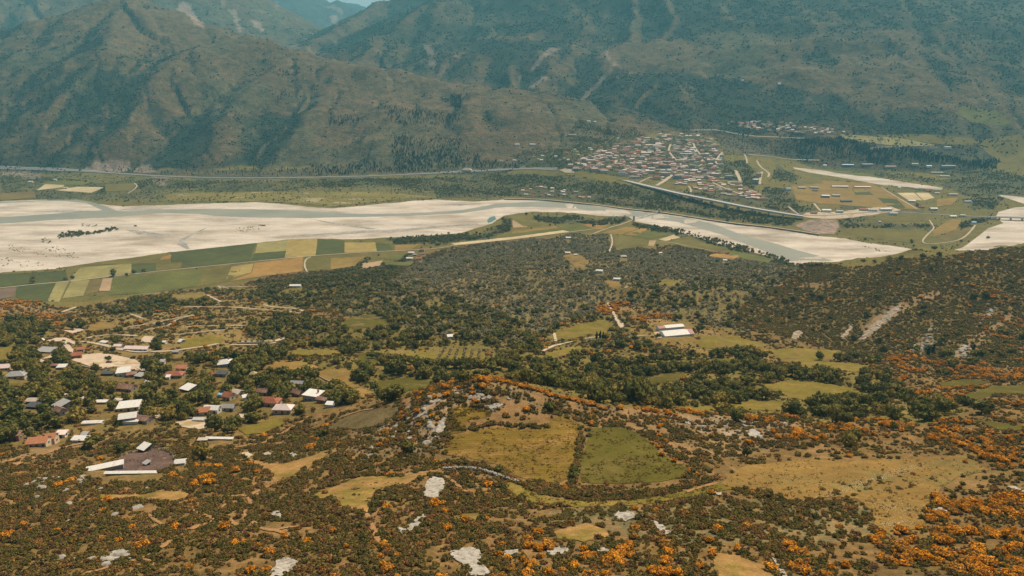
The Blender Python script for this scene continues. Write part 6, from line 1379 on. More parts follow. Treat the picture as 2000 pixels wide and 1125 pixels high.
# buildings on the plain and along the road
PLAIN = [(1640, 363, 58, 11, 5, 'pink', 'cream', 'long pink roofed barn on the plain, left of the pair'), (1684, 364, 58, 11, 5, 'pink', 'cream', 'long pink roofed barn on the plain, right of the pair'), (1612, 381, 26, 12, 7, 'white', 'grey', 'white roofed depot at the lane fork on the plain'), (1633, 380, 26, 10, 6, 'grey', 'cream', 'grey roofed depot at the lane fork on the plain'), (1653, 391, 36, 10, 5, 'dark', 'grey', 'dark roofed shed below the depots'), (1566, 365, 26, 10, 6, 'tan', 'cream', 'beige building by the sports pitch'), (1540, 367, 18, 10, 8, 'grey', 'white', 'white building left of the sports pitch'), (1590, 365, 30, 9, 5, 'grey', 'grey', 'grey barn below the sports pitch'), (1592, 370, 18, 8, 5, 'brown', 'cream', 'brown roofed house below the grey barn'), (1781, 391, 22, 10, 5, 'white', 'white', 'white roofed shed between pale squares'), (1686, 407, 20, 12, 6, 'red', 'cream', 'red roofed house on the main road'), (1704, 408, 26, 12, 6, 'grey', 'white', 'grey roofed workshop on the main road'), (1730, 407, 34, 14, 7, 'white', 'white', 'white roofed warehouse on the main road'), (1745, 415, 22, 12, 6, 'grey', 'white', 'grey roofed fuel stop beside the main road'), (1823, 406, 22, 12, 6, 'white', 'cream', 'white roofed house beyond the main road'), (1800, 402, 16, 10, 5, 'red', 'cream', 'red roofed house beyond the main road'), (1861, 378, 28, 12, 6, 'crimson', 'white', 'crimson roofed hall at the side stream'), (1861, 421, 18, 10, 5, 'white', 'white', 'white house near the road bridge'), (1880, 419, 14, 9, 5, 'tan', 'white', 'beige house near the road bridge'), (1614, 409, 26, 12, 7, 'white', 'white', 'white roofed shop by the road junction'), (1590, 413, 18, 10, 6, 'red', 'cream', 'red roofed shop by the road junction'), (1640, 411, 20, 10, 6, 'grey', 'cream', 'grey shop by the road junction'),
 (1739, 324, 44, 12, 6, 'crimson', 'cream', 'crimson roofed hall below the dark pines'), (1656, 321, 48, 11, 6, 'blue', 'grey', 'long blue roofed hall below the pines'), (1694, 320, 46, 11, 6, 'grey', 'grey', 'long grey hall below the pines'), (1852, 323, 58, 12, 7, 'grey', 'grey', 'longest grey hall at the end of the pines'), (1830, 336, 46, 11, 5, 'grey', 'cream', 'grey hall on the green behind the stream'), (1845, 343, 36, 11, 5, 'tan', 'cream', 'beige hall on the green behind the stream'), (1787, 319, 26, 11, 6, 'tan', 'cream', 'beige hall below the middle of the pines'), (1814, 323, 22, 11, 6, 'white', 'white', 'white hall below the pines'), (1851, 286, 26, 14, 9, 'white', 'white', 'lone white building on the terrace above the pines'), (1818, 289, 24, 10, 6, 'dark', 'grey', 'dark shed on the terrace above the pines'), (1611, 322, 16, 9, 5, 'white', 'white', 'white house behind the gravel stream'), (1756, 365, 10, 9, 4, 'white', 'white', 'small white hut on the plain beside trees'), (1790, 367, 14, 9, 4, 'grey', 'cream', 'grey house among trees on the plain'), (1812, 371, 14, 9, 4, 'red', 'cream', 'red roofed house among trees on the plain'), (1830, 376, 16, 9, 4, 'tan', 'white', 'beige house among trees on the plain'), (1890, 392, 22, 10, 5, 'grey', 'white', 'grey roofed house on the far right of the plain'), (1718, 432, 6, 5, 3, 'white', 'white', 'tiny white hut by the roadside hedge'), (1902, 433, 12, 8, 3, 'blue', 'white', 'light blue cabin above the quarry gravel'), (1040, 281, 24, 9, 5, 'white', 'white', 'long white building on the slope left of the town'), (1010, 281, 20, 9, 5, 'white', 'white', 'white building on the bare slope left of the town'), (1118, 262, 34, 16, 8, 'tan', 'cream', 'pinkish walled compound under the town pines'), (1150, 236, 16, 9, 5, 'white', 'white', 'white hut on the hilltop above the town pines'), (1162, 237, 12, 9, 5, 'white', 'cream', 'smaller white hut on the hilltop above the town pines'), (912, 330, 40, 16, 6, 'tan', 'cream', 'roadside restaurant with pointed beige roof by the highway'), (60, 354, 18, 9, 4, 'white', 'white', 'white farmhouse in trees across the river'), (108, 350, 10, 8, 4, 'white', 'white', 'small white farmhouse across the river'), (128, 366, 18, 9, 4, 'tan', 'white', 'beige barn between stubble fields across the river'), (1005, 312, 14, 8, 4, 'white', 'white', 'white hut beneath the brown slope'), (980, 314, 12, 8, 4, 'grey', 'white', 'grey hut beneath the brown slope'), (1940, 424, 14, 10, 5, 'white', 'white', 'white house at the bridge head'), (1450, 156, 14, 9, 5, 'white', 'white', 'tiny white hut on the far green shelf'), (1522, 162, 14, 9, 5, 'white', 'white', 'tiny white barn on the far green shelf')]
for px, py, w_, d_, h_, rf, wl_, lb in PLAIN:
    kd = 'hip' if px == 912 else ('gable' if d_ < 13 else 'flat')
    rh_ = 7 if px == 912 else (.4 if kd == 'flat' else 2)
    t, loc = house('barn' if 'barn' in lb or 'hall' in lb else 'house', px, py, w_, d_, h_, rh_, kd, rf, wl_, trnd.uniform(-12, 4), lb, 'barn' if ' barn' in lb else 'hall' if ' hall' in lb else 'building', None, detail=False)
    if w_ < 30:
        for x in (-.25, .25): box('window', (x * w_, -d_ / 2 - .03, 1.2), (1.6, .12, 1.5), M_GLASS, t)
    else:
        for x in (-.4, -.24, -.08, .08, .24, .4): box('window', (x * w_, -d_ / 2 - .03, 1.6), (3.2, .12, 1.5), M_GLASS, t)
    box('door', (.02 * w_, -d_ / 2 - .03, -.2), (1.8, .14, 2.4), M_DOOR, t)
    keep(loc, w_, d_, h_, .4)

# ------------------------------------------------------------------ vegetation prototypes
L_SCRUB = leaf_material('scrub_leaf', (.195, .128, .030), (.110, .094, .022), (.27, .135, .042))
L_DRY = leaf_material('dry_twig', (.23, .115, .045), (.17, .098, .045), (.27, .16, .06))
L_TREE = leaf_material('tree_leaf', (.185, .150, .030), (.092, .090, .020), (.25, .175, .036))
L_OLIVE = leaf_material('olive_leaf', (.36, .285, .16), (.27, .225, .125), (.19, .165, .055))
L_LOW = leaf_material('hill_scrub_leaf', (.215, .152, .034), (.135, .112, .028), (.27, .155, .038))
L_PINE = leaf_material('pine_needle', (.035, .045, .026), (.045, .056, .03), None)
L_GORSE = leaf_material('gorse_twig', (.10, .088, .032), (.13, .09, .036), None)
L_BLOOM = leaf_material('gorse_bloom', (.78, .31, .020), (.60, .225, .020), (.40, .19, .035), trans=.1)
M_BARK = plain('bark', (.13, .095, .07), var=.3, scale=3)
M_ROCK = plain('limestone', (.33, .28, .22), var=.22, scale=.9, bump=.8, second=((.27, .24, .20), 1.3, .5, .62))
M_SCREE = ground_material('grey_scree', (.36, .29, .21), scales=(.1, .6, 2.5), amp=(.2, .25, .3), bump=1.0, bscale=.8, second=((.20, .13, .065), .25, .46, .56))
M_SLAB = ground_material('limestone_slab', (.40, .345, .28), scales=(.15, .8, 3.5), amp=(.1, .18, .25), bump=.9, bscale=1.2, second=((.23, .185, .13), .7, .48, .62))

def ico(sub=1):
    bm = bmesh.new(); bmesh.ops.create_icosphere(bm, subdivisions=sub, radius=1.0)
    V_ = np.array([v.co[:] for v in bm.verts]); F_ = [tuple(v.index for v in f.verts) for f in bm.faces]
    bm.free(); return V_, F_

def leaf_cloud(seed, lobes, nleaf, size, core=.8, topbias=0.0, squash=1.0, jitter=.75):
    """crown or bush: lumpy cores with leaf sprays over them; returns verts, faces (tops used for blossom)"""
    r = np.random.default_rng(seed)
    V_, F_ = [], []
    iv, iff = ico(1)
    for (c, rad) in lobes:
        c = np.array(c, float)
        n0 = len(V_)
        k = 1 + .22 * (r.random(len(iv)) - .5) * 2
        for q, kk in zip(iv, k):
            V_.append(c + q * rad * core * kk * np.array((1, 1, squash)))
        F_ += [tuple(i + n0 for i in f) for f in iff]
    tot = sum(l[1] ** 2 for l in lobes)
    for (c, rad) in lobes:
        c = np.array(c, float)
        m = int(nleaf * rad ** 2 / tot)
        d = r.normal(size=(m, 3)); d[:, 2] += topbias; d /= np.linalg.norm(d, axis=1)[:, None]
        for q in d:
            pos = c + q * rad * (.8 + .32 * r.random()) * np.array((1, 1, squash))
            if pos[2] < .02: continue
            nrm = q + r.normal(size=3) * jitter * .6
            nrm /= np.linalg.norm(nrm)
            a = np.cross(nrm, r.normal(size=3)); a /= np.linalg.norm(a) + 1e-9
            b = np.cross(nrm, a)
            s = size * (.6 + .8 * r.random())
            n0 = len(V_)
            V_ += [pos - a * s, pos + b * s * .7, pos + a * s, pos - b * s * .7]
            F_.append((n0, n0 + 1, n0 + 2, n0 + 3))
    return np.array(V_), F_

def lobes_round(seed, n, spread=.5, zr=(.45, .95), rr=(.38, .6)):
    r = random.Random(seed)
    out = [((0, 0, (zr[0] + zr[1]) / 2), rr[1])]
    n += r.choice((-1, 0, 1, 2)); ex_ = r.uniform(.7, 1.5)
    for i in range(n):
        a = i * 2 * math.pi / n + r.uniform(-.5, .5)
        d = spread * r.uniform(.6, 1.1)
        out.append(((d * math.cos(a) * ex_, d * math.sin(a), r.uniform(*zr)), r.uniform(*rr) * r.uniform(.75, 1.1)))
    return out

def me_of(name, vf, mat):
    me = bpy.data.meshes.new(name)
    me.from_pydata([tuple(map(float, v)) for v in vf[0]], [], vf[1])
    for m in (mat if isinstance(mat, list) else [mat]): me.materials.append(m)
    me.update()
    return me

PROTO = {}
PROTO['scrub'] = [me_of('shrub', leaf_cloud(20 + i, lobes_round(20 + i, 4, .5, (.2, .5), (.3, .5)), 120, .17, .85, .4, .85), L_SCRUB) for i in range(5)]
PROTO['dry'] = [me_of('dry_shrub', leaf_cloud(40 + i, lobes_round(40 + i, 4, .45, (.3, .6), (.28, .42)), 120, .13, .55, .5), L_DRY) for i in range(3)]
PROTO['low'] = [me_of('hill_shrub', leaf_cloud(50 + i, lobes_round(50 + i, 3, .45, (.25, .55), (.35, .55)), 60, .24, .85, .4), L_LOW) for i in range(4)]
PROTO['olive'] = [me_of('olive_tree', leaf_cloud(60 + i, lobes_round(60 + i, 4, .45, (.6, 1.0), (.36, .5)), 110, .17, .8, .3), L_OLIVE) for i in range(4)]
CROWN = [me_of('crown', leaf_cloud(70 + i, lobes_round(70 + i, 6, .55, (.55, 1.15), (.36, .55)), 200, .15, .84, .3), L_TREE) for i in range(6)]
PINECROWN = [me_of('crown', leaf_cloud(90 + i, [((0, 0, .55), .42), ((.1, 0, .95), .36), ((-.08, .06, 1.3), .27), ((0, 0, 1.6), .17)], 90, .15, .85, .2), L_PINE) for i in range(3)]
# far trees keep trunk and crown in one light mesh
def with_trunk(me, mat, h=.6, r=.07):
    V_ = [v.co[:] for v in me.vertices]; F_ = [tuple(p.vertices) for p in me.polygons]; n0 = len(V_)
    for z, rr in ((-.25, r * 1.3), (h, r * .7)):
        V_ += [(rr * math.cos(a * math.pi / 2.5), rr * math.sin(a * math.pi / 2.5), z) for a in range(5)]
    tf = [(n0 + i, n0 + (i + 1) % 5, n0 + 5 + (i + 1) % 5, n0 + 5 + i) for i in range(5)]
    m2 = bpy.data.meshes.new(me.name + '_tree'); m2.from_pydata(V_, [], F_ + tf)
    m2.materials.append(me.materials[0]); m2.materials.append(mat)
    for i in range(len(F_), len(F_) + 5): m2.polygons[i].material_index = 1
    return m2
PROTO['tree'] = [with_trunk(m, M_BARK) for m in CROWN]
PROTO['pine'] = [with_trunk(m, M_BARK, .4) for m in PINECROWN]
TRUNK = []
for i in range(3):
    r = random.Random(i); V_, F_ = [], []
    def limb(p0, p1, r0, r1):
        p0, p1 = Vector(p0), Vector(p1); ax = (p1 - p0).normalized()
        u_ = ax.orthogonal().normalized(); v_ = ax.cross(u_); n0 = len(V_)
        for q, rr in ((p0, r0), (p1, r1)):
            for a in range(6):
                an = a * math.pi / 3
                V_.append(tuple(q + u_ * rr * math.cos(an) + v_ * rr * math.sin(an)))
        F_.extend([(n0 + a, n0 + (a + 1) % 6, n0 + 6 + (a + 1) % 6, n0 + 6 + a) for a in range(6)])
    limb((0, 0, -.3), (.02, .01, .45), .085, .06)
    for k in range(4):
        an = k * 1.57 + r.uniform(-.4, .4)
        limb((.02, .01, .42), (.42 * math.cos(an), .42 * math.sin(an), .8 + r.uniform(-.1, .15)), .05, .02)
    limb((.02, .01, .42), (0, 0, 1.0), .055, .02)
    TRUNK.append(me_of('trunk', (np.array(V_), F_), M_BARK))
# gorse: dark twiggy body under a blossom cap
GBODY, GBLOOM = [], []
for i in range(5):
    lb = lobes_round(110 + i, 4, .5, (.32, .6), (.3, .46))
    GBODY.append(me_of('gorse_bush', leaf_cloud(110 + i, lb, 110, .12, .82, -.2), L_GORSE))
    r = np.random.default_rng(130 + i); V_, F_ = [], []
    for c, rad in lb:
        m = int(70 * rad / .4)
        d = r.normal(size=(m, 3)); d[:, 2] = np.abs(d[:, 2]) + .25; d[:, 1] += .1; d /= np.linalg.norm(d, axis=1)[:, None]
        for q in d:
            pos = np.array(c) + q * rad * (.92 + .25 * r.random())
            nrm = q + r.normal(size=3) * .35; nrm /= np.linalg.norm(nrm)
            a = np.cross(nrm, r.normal(size=3)); a /= np.linalg.norm(a) + 1e-9; b = np.cross(nrm, a); s = .105 * (.6 + .8 * r.random()); n0 = len(V_)
            V_ += [pos - a * s, pos + b * s * .8, pos + a * s, pos - b * s * .8]; F_.append((n0, n0 + 1, n0 + 2, n0 + 3))
    GBLOOM.append(me_of('blossom', (np.array(V_), F_), L_BLOOM))
GJOIN = []
for a, b in zip(GBODY, GBLOOM):
    V_ = [v.co[:] for v in a.vertices] + [v.co[:] for v in b.vertices]; n0 = len(a.vertices)
    F_ = [tuple(p.vertices) for p in a.polygons] + [tuple(i + n0 for i in p.vertices) for p in b.polygons]
    m2 = bpy.data.meshes.new('gorse'); m2.from_pydata(V_, [], F_); m2.materials.append(L_GORSE); m2.materials.append(L_BLOOM)
    for i in range(len(a.polygons), len(F_)): m2.polygons[i].material_index = 1
    GJOIN.append(m2)
PROTO['gorse'] = GJOIN

# ------------------------------------------------------------------ where things grow
for (x0, x1, y0, y1) in BOXES:
    r0, r1 = int((y0 - RY0) / RS), int((y1 - RY0) / RS) + 1
    c0, c1 = int((x0 - RX0) / RS), int((x1 - RX0) / RS) + 1
    EXC[max(r0, 0):r1, max(c0, 0):c1] = True
SLABS = [
 ('round pale limestone patch in the green scrub', [(1200, 1008), (1208, 1000), (1222, 999), (1238, 1003), (1246, 1012), (1232, 1015), (1222, 1019), (1206, 1016)]), ('narrow pale limestone strip right of the round patch', [(1256, 1020), (1272, 1018), (1290, 1022), (1300, 1034), (1311, 1040), (1298, 1045), (1284, 1040), (1276, 1028)]), ('oval white limestone slab near the bottom gorse', [(1068, 1074), (1082, 1070), (1100, 1068), (1112, 1076), (1108, 1086), (1090, 1085), (1075, 1088)]), ('small white slab left of the oval one', [(974, 1078), (992, 1076), (1011, 1075), (1008, 1084), (984, 1086)]), ('small white slab right of the oval one', [(1160, 1073), (1176, 1070), (1192, 1075), (1186, 1080), (1168, 1080)]), ('large ragged white slab at the bottom', [(882, 1078), (900, 1072), (932, 1070), (940, 1086), (934, 1096), (946, 1104), (958, 1117), (950, 1128), (918, 1126), (914, 1108), (892, 1096), (880, 1088)]),
 ('pale stony scar widening up to the stone wall', [(836, 936), (850, 932), (866, 936), (870, 950), (858, 966), (852, 978), (838, 974), (824, 972), (830, 954)]), ('pale rubble strip below the stony scar', [(826, 1004), (834, 1010), (824, 1022), (812, 1034), (800, 1040), (796, 1032), (806, 1020), (816, 1010)]), ('pale rubble patch at the end of the strip', [(778, 1030), (796, 1034), (790, 1046), (782, 1048)]), ('small ragged pale rock in the middle scrub', [(534, 1000), (542, 998), (550, 1006), (546, 1015), (536, 1014), (528, 1006)]), ('white slab at the bottom edge beside gorse', [(524, 1126), (532, 1112), (546, 1092), (562, 1090), (584, 1098), (574, 1112), (556, 1128)]), ('grey rock slab above the orange trail', [(205, 1090), (222, 1078), (238, 1072), (258, 1080), (254, 1092), (236, 1092), (212, 1098)]),
 ('grey scree stripe on the right hand hill', [(1678, 662), (1690, 648), (1704, 634), (1726, 614), (1746, 602), (1760, 597), (1757, 606), (1742, 618), (1728, 634), (1708, 650), (1690, 664)]), ('pale washed rock at the foot of the right hand hill', [(1546, 660), (1550, 650), (1560, 646), (1570, 648), (1564, 658), (1554, 663)]), ('pale scar left of the scree stripe', [(1640, 660), (1650, 646), (1662, 634), (1666, 642), (1656, 656)]),
 ('pale slab under gorse at the right', [(1818, 994), (1834, 990), (1850, 996), (1850, 1006), (1832, 1000)]), ('long pale rock edge at the right border', [(1966, 950), (1984, 952), (2010, 962), (2010, 972), (1988, 964)]), ('thin white rock streak in the lower right scrub', [(1508, 1090), (1516, 1096), (1532, 1118), (1540, 1132), (1528, 1130), (1514, 1108)]), ('pale flat rock by the tan meadow corner', [(1396, 960), (1410, 962), (1408, 968), (1398, 966)]), ('smooth pale cliff slab left of the ochre meadow', [(852, 838), (862, 822), (870, 814), (872, 832), (866, 846), (856, 848)]), ('pale rock patch on the meadow ridge', [(1455, 842), (1470, 838), (1484, 846), (1480, 858), (1464, 852)]), ('pale rock pile in the clearing top', [(516, 886), (524, 883), (530, 888), (520, 892)]), ('pale rock pile right of the clearing top', [(562, 888), (572, 884), (584, 890), (570, 894)]), ('pale ledge above the small ochre meadow', [(952, 794), (968, 788), (984, 792), (975, 797), (958, 799)])]
for i, (lb, poly) in enumerate(SLABS):
    o = drape('rock_slab', poly, M_SCREE if 'right hand hill' in lb or 'scree' in lb else M_SLAB, .28 + .003 * i, 4, 2.6)
    tag(o, lb, 'rock slab')

def npolymask(px, py): return look(EXC, px, py)
SIZE = dict(scrub=(.42, 1.75), dry=(.5, 1.5), gorse=(.9, 2.3), tree=(2.2, 5.2), olive=(1.7, 3.3), low=(1.2, 2.5), pine=(3.2, 5.2))
BANDS = [95, 170, 260, 400, 620, 950, 1400, 2000, 2800, 3900]
PTS = {k: [] for k in D}
for y0, y1 in zip(BANDS[:-1], BANDS[1:]):
    um = 1.5 if y0 < 300 else 1.15 if y0 < 900 else .9
    area = um * (y1 * y1 - y0 * y0)
    ymid = (y0 + y1) / 2
    for k in D:
        mx_d = {'scrub': .72, 'dry': .17, 'gorse': .17, 'tree': .032, 'olive': .036, 'low': .11, 'pine': .025}[k]
        if k in ('scrub', 'dry') and y0 >= 620: mx_d *= .16
        if k in ('gorse', 'low') and y0 >= 1400: continue
        n = int(area * mx_d)
        u = (rng.random(n) * 2 - 1) * um
        y = np.sqrt(rng.random(n) * (y1 * y1 - y0 * y0) + y0 * y0)
        x = u * y
        z = height(x, y)
        px, py = to_px(x, y, z)
        wx_ = px + 16 * (vnoise(x / (y * .03), y / (y * .05), 401) - .5); wy_ = py + 9 * (vnoise(x / (y * .03), y / (y * .05), 409) - .5)
        dn = look(D[k], wx_, wy_)
        # clumps and openings
        cl = fbm(x / 16 / max(1, ymid / 500), y / 16 / max(1, ymid / 500), 421 + len(k), 3)
        if k in ('scrub', 'dry'):
            g = fbm(x / 11, y / 11, 101, 4, True); bg = fbm(x / 45, y / 45, 105, 3)
            e = smooth(.70, .83, g + (bg - .5) * .25) * look(EARTH, px, py) if y1 < 1000 else 0
            dn = dn * (.55 + .9 * smooth(.35, .65, cl)) * (1 - np.clip(e * 1.8, 0, .97))
        elif k == 'gorse': dn = dn * 2.0 * smooth(.42, .62, cl)
        elif k == 'tree': dn = dn * (.25 + 1.3 * smooth(.36, .56, cl))
        elif k == 'olive': dn = dn * (.6 + .6 * smooth(.3, .55, cl))
        else: dn = dn * (.6 + .8 * smooth(.35, .6, cl))
        ok = (rng.random(n) * mx_d < dn) & ~npolymask(px, py)
        if k in ('tree', 'olive', 'pine'): ok &= ~npolymask(px, py - 2 * FOC / y)
        if k == 'tree': ok &= ~(npolymask(px, py - 5 * FOC / y) & (rng.random(n) < .85) & (y > 330))
        if k in ('low', 'scrub') and y1 > 500: ok &= rng.random(n) > np.clip(look(SCAR, px, py) * 1.3 + look(ROCK, px, py), 0, .96)
        x, y, z = x[ok], y[ok], z[ok]
        s0, s1 = SIZE[k]
        s = s0 + (s1 - s0) * rng.random(len(x)) ** (2.4 if k in ('scrub', 'dry') else 1.6)
        if k in ('scrub', 'dry', 'gorse'): s *= np.clip(.82 + y / 900, .9, 1.7)
        if k == 'tree': s *= np.clip(1.12 - (y - 400) / 4500, .62, 1.1)
        PTS[k].append(np.stack([x, y, z, s], 1))
PTS = {k: np.concatenate(v) for k, v in PTS.items()}

# bushes and trees of the mountain sides: real little crowns, far too many to count
_wfq = wf.copy()
iv, iff = ico(1)
FARB = []
for i in range(4):
    r = np.random.default_rng(700 + i)
    q_ = iv * (1 + .35 * (r.random((len(iv), 1)) - .5) * 2); q_[:, 2] = q_[:, 2] * .85 + .45
    FARB.append(me_of('far_tree', (q_, iff), leaf_material('mountain_leaf', (.044, .050, .027), (.026, .036, .020), (.095, .080, .042), trans=0) if i == 0 else FARB[0].materials[0]))
MP = []
for y0, y1, dmax in ((2650, 3400, .0125), (3400, 4300, .0085), (4300, 5600, .0045), (5600, 7600, .0018)):
    n = int(.76 * (y1 * y1 - y0 * y0) * dmax)
    u = (rng.random(n) * 2 - 1) * .76
    y = np.sqrt(rng.random(n) * (y1 * y1 - y0 * y0) + y0 * y0)
    x = u * y
    m_ = bil(MT, us, vs, u, np.log(y)); w2 = bil(_wfq, us, vs, u, np.log(y))
    z = height(x, y); px, py = to_px(x, y, z)
    cl = fbm(x / 45, y / 45, 733, 3)
    ok = (m_ > .15) & (rng.random(n) < (.02 + .98 * w2) * smooth(.3, .62, cl)) & (look(SCREE, px, py) < .3) & (py > -40)
    x, y, z = x[ok], y[ok], z[ok]
    s = (2.0 + 3.2 * rng.random(len(x)) ** 1.5) * np.clip(y / 3600, .85, 1.7)
    MP.append(np.stack([x, y, z, s], 1))
MP = np.concatenate(MP)
print('VEG mountain', len(MP))

# ---- explicit plants: (photo px of the foot, radius m)
def add(kind, pts):
    for px, py, s in pts:
        q = ray(px, py)[0]
        PTS[kind] = np.concatenate([PTS[kind], [[q[0], q[1], q[2], s]]])
def add_line(kind, line, step, s0, s1, jit=2):
    q = dense(line, step, closed=False)
    add(kind, [(a + trnd.uniform(-jit, jit), b + trnd.uniform(-jit, jit) * .6, trnd.uniform(s0, s1)) for a, b in q])
add('tree', [(221, 534, 7), (222, 540, 6), (262, 534, 6.5), (281, 532, 5.5), (64, 553, 6), (66, 545, 5), (128, 546, 4), (142, 545, 5), (142, 644, 6), (158, 640, 6.5), (185, 632, 5.5), (120, 628, 5), (213, 704, 2.6), (1240, 786, 8), (1226, 782, 7), (1256, 784, 7), (1668, 699, 5.5), (1654, 706, 4.5), (1790, 686, 4), (1813, 688, 5), (1838, 672, 5), (1860, 716, 5), (1733, 660, 3.6), (1728, 688, 4.2), (1742, 756, 3.6), (1635, 705, 5), (1600, 703, 5), (976, 922, 1.8), (1122, 928, 2.6), (1120, 934, 2), (1285, 661, 3.5), (1366, 648, 5), (1355, 650, 4), (1182, 664, 5), (1212, 664, 5), (1200, 664, 4), (1930, 466, 5), (1052, 424, 6), (1048, 428, 6), (1058, 428, 6), (1070, 426, 5.5), (1028, 420, 5), (1156, 436, 6.5), (1160, 442, 6), (1196, 436, 6), (1208, 436, 6), (1218, 430, 6), (1266, 448, 6), (1282, 446, 6), (1322, 460, 6), (1440, 486, 6.5), (1528, 510, 7), (1420, 433, 5), (1470, 432, 5), (1545, 438, 6), (1780, 474, 6), (700, 548, 6)])
add('pine', [(1165, 664, 3.2), (1172, 663, 3.4), (1178, 664, 3), (459, 706, 3.4), (456, 706, 2.6), (1244, 786, 4), (1900, 690, 4), (1822, 690, 4.2), (1812, 694, 4)])
add_line('tree', [(1150, 722), (1220, 714), (1330, 700)], 13, 4, 5.5); add_line('tree', [(1160, 740), (1240, 734), (1340, 722)], 12, 4.5, 6); add_line('tree', [(1370, 728), (1450, 720), (1560, 738), (1640, 745)], 12, 4.5, 6.5); add_line('tree', [(1390, 700), (1450, 690), (1490, 700)], 12, 5, 6.5)
add_line('tree', [(1350, 775), (1420, 790), (1470, 778)], 13, 4, 5.5); add_line('tree', [(1590, 800), (1680, 792), (1720, 790)], 12, 5, 7); add_line('tree', [(730, 700), (800, 712), (860, 718), (960, 716)], 12, 4, 5.5)
add_line('scrub', [(1136, 834), (1132, 860), (1126, 895), (1116, 935)], 3, 1.0, 2.0, 3); add_line('scrub', [(990, 935), (1040, 956), (1110, 968), (1230, 970), (1340, 952), (1400, 935)], 4, 1.1, 2.0, 3); add_line('scrub', [(1075, 968), (1150, 978), (1240, 974), (1320, 962)], 5, .9, 1.4, 3); add_line('scrub', [(864, 905), (920, 906), (990, 925)], 5, 1.2, 2.0, 3); add_line('scrub', [(868, 890), (872, 850), (878, 800)], 5, 1.0, 1.8, 4)
add_line('scrub', [(910, 842), (960, 828), (1010, 832), (1062, 836)], 5, 1.2, 2.2, 5); add_line('scrub', [(1262, 850), (1300, 880), (1380, 920)], 5, 1.0, 2.2, 12); add_line('gorse', [(1270, 870), (1310, 900), (1360, 925)], 16, 1.2, 1.8, 12)
for _ in range(70):
    t_ = trnd.random(); add('scrub', [(1560 + 250 * t_ + trnd.uniform(-25, 25), 985 - 60 * t_ + trnd.uniform(-14, 16), trnd.uniform(.5, 1.2))])
for _ in range(30): add('scrub', [(trnd.uniform(1700, 1810), trnd.uniform(955, 1040), trnd.uniform(.3, .7))])
for _ in range(60): add('scrub', [(trnd.uniform(590, 830), trnd.uniform(930, 995), trnd.uniform(.4, .9))])
for _ in range(26): add('scrub', [(trnd.uniform(1190, 1330), trnd.uniform(850, 935), trnd.uniform(.3, .6))])
for _ in range(20): add('scrub', [(trnd.uniform(880, 960), trnd.uniform(798, 840), trnd.uniform(.4, .8))])
for wp in WEEDS:
    xs_ = [p_[0] for p_ in wp]; ys_ = [p_[1] for p_ in wp]; c_ = 0
    for _ in range(400):
        a_, b_ = trnd.uniform(min(xs_), max(xs_)), trnd.uniform(min(ys_), max(ys_))
        if inpoly(a_, b_, wp) and vnoise(np.array(a_ / 6), np.array(b_ / 3), 77) > .42: add('low', [(a_, b_, trnd.uniform(.8, 2.0))]); c_ += 1
        if c_ > 45: break
for _, sp in SLABS:
    for a_, b_ in dense(sp, 5):
        if trnd.random() < .6 and b_ > 780: add('scrub', [(a_ + trnd.uniform(-4, 4), b_ + trnd.uniform(-2, 3), trnd.uniform(.35, .85))])
# orchard rows, vines, olive rows
for i in range(7):
    add_line('olive', [(850 + i * 17, 714), (866 + i * 14, 686)], 4.0, 1.6, 2.1, .8)
for i in range(9):
    add_line('olive', [(470 + i * 11, 668), (478 + i * 11, 652)], 4.5, 1.2, 1.7, .8)
for i in range(8):
    add_line('low', [(1232 + i * 8, 602 + i * 2), (1256 + i * 8, 617 + i * 1.5)], 3.5, 1.1, 1.4, .5)
add_line('gorse', [(935, 740), (960, 738), (1000, 752), (1040, 760), (1085, 775), (1130, 785), (1185, 800)], 5, 1.1, 1.9, 3)
add_line('gorse', [(1380, 806), (1460, 815), (1520, 825)], 9, 1.0, 1.6, 3); add_line('gorse', [(1670, 822), (1720, 820), (1770, 834)], 5, 1.1, 1.8, 4)
GSPOT = [(1050, 1045, 1.7), (1030, 1058, 1.5), (1048, 1072, 1.6), (1030, 1070, 1.3), (990, 1095, 1.5), (948, 1015, 1.2), (908, 1020, 1.7), (930, 1040, 1.1), (1240, 1035, 1.5), (1238, 1052, 1.5), (1228, 1068, 1.4), (1212, 1082, 1.8), (1232, 1088, 1.5), (1200, 1098, 1.9), (1150, 1095, 1.6), (1300, 1075, 2.1), (1290, 1062, 1.6), (1140, 1075, 1.4), (1390, 965, 1.3), (1335, 1005, 1.5), (1282, 1000, 1.2), (1240, 995, 1.2), (1400, 1038, 1.7), (1385, 1060, 1.6), (1440, 1075, 1.5), (1390, 1085, 1.5), (1300, 1122, 1.9), (1275, 1122, 1.7), (1325, 1125, 1.8), (1100, 1122, 1.6), (1120, 1110, 1.5), (1460, 1030, 1.4), (1560, 1108, 1.9), (1570, 1120, 1.9), (1650, 1108, 1.6), (1000, 1118, 1.6), (870, 1002, 1.3), (865, 985, 1.3), (1885, 905, 1.6), (780, 886, 1.0), (635, 964, 1.2), (598, 1060, 1.3), (650, 1040, 1.2), (555, 1050, 1.3), (520, 1118, 1.6), (490, 1118, 1.5), (480, 1062, 1.3), (505, 1068, 1.3), (460, 1062, 1.2), (245, 1020, 1.3), (203, 998, 1.0), (230, 998, 1.0), (258, 985, 1.0), (160, 1058, 1.2), (142, 1060, 1.1), (112, 1038, 1.1), (232, 1058, 1.1), (370, 1112, 1.2), (195, 898, 1.5)]
add('gorse', GSPOT)

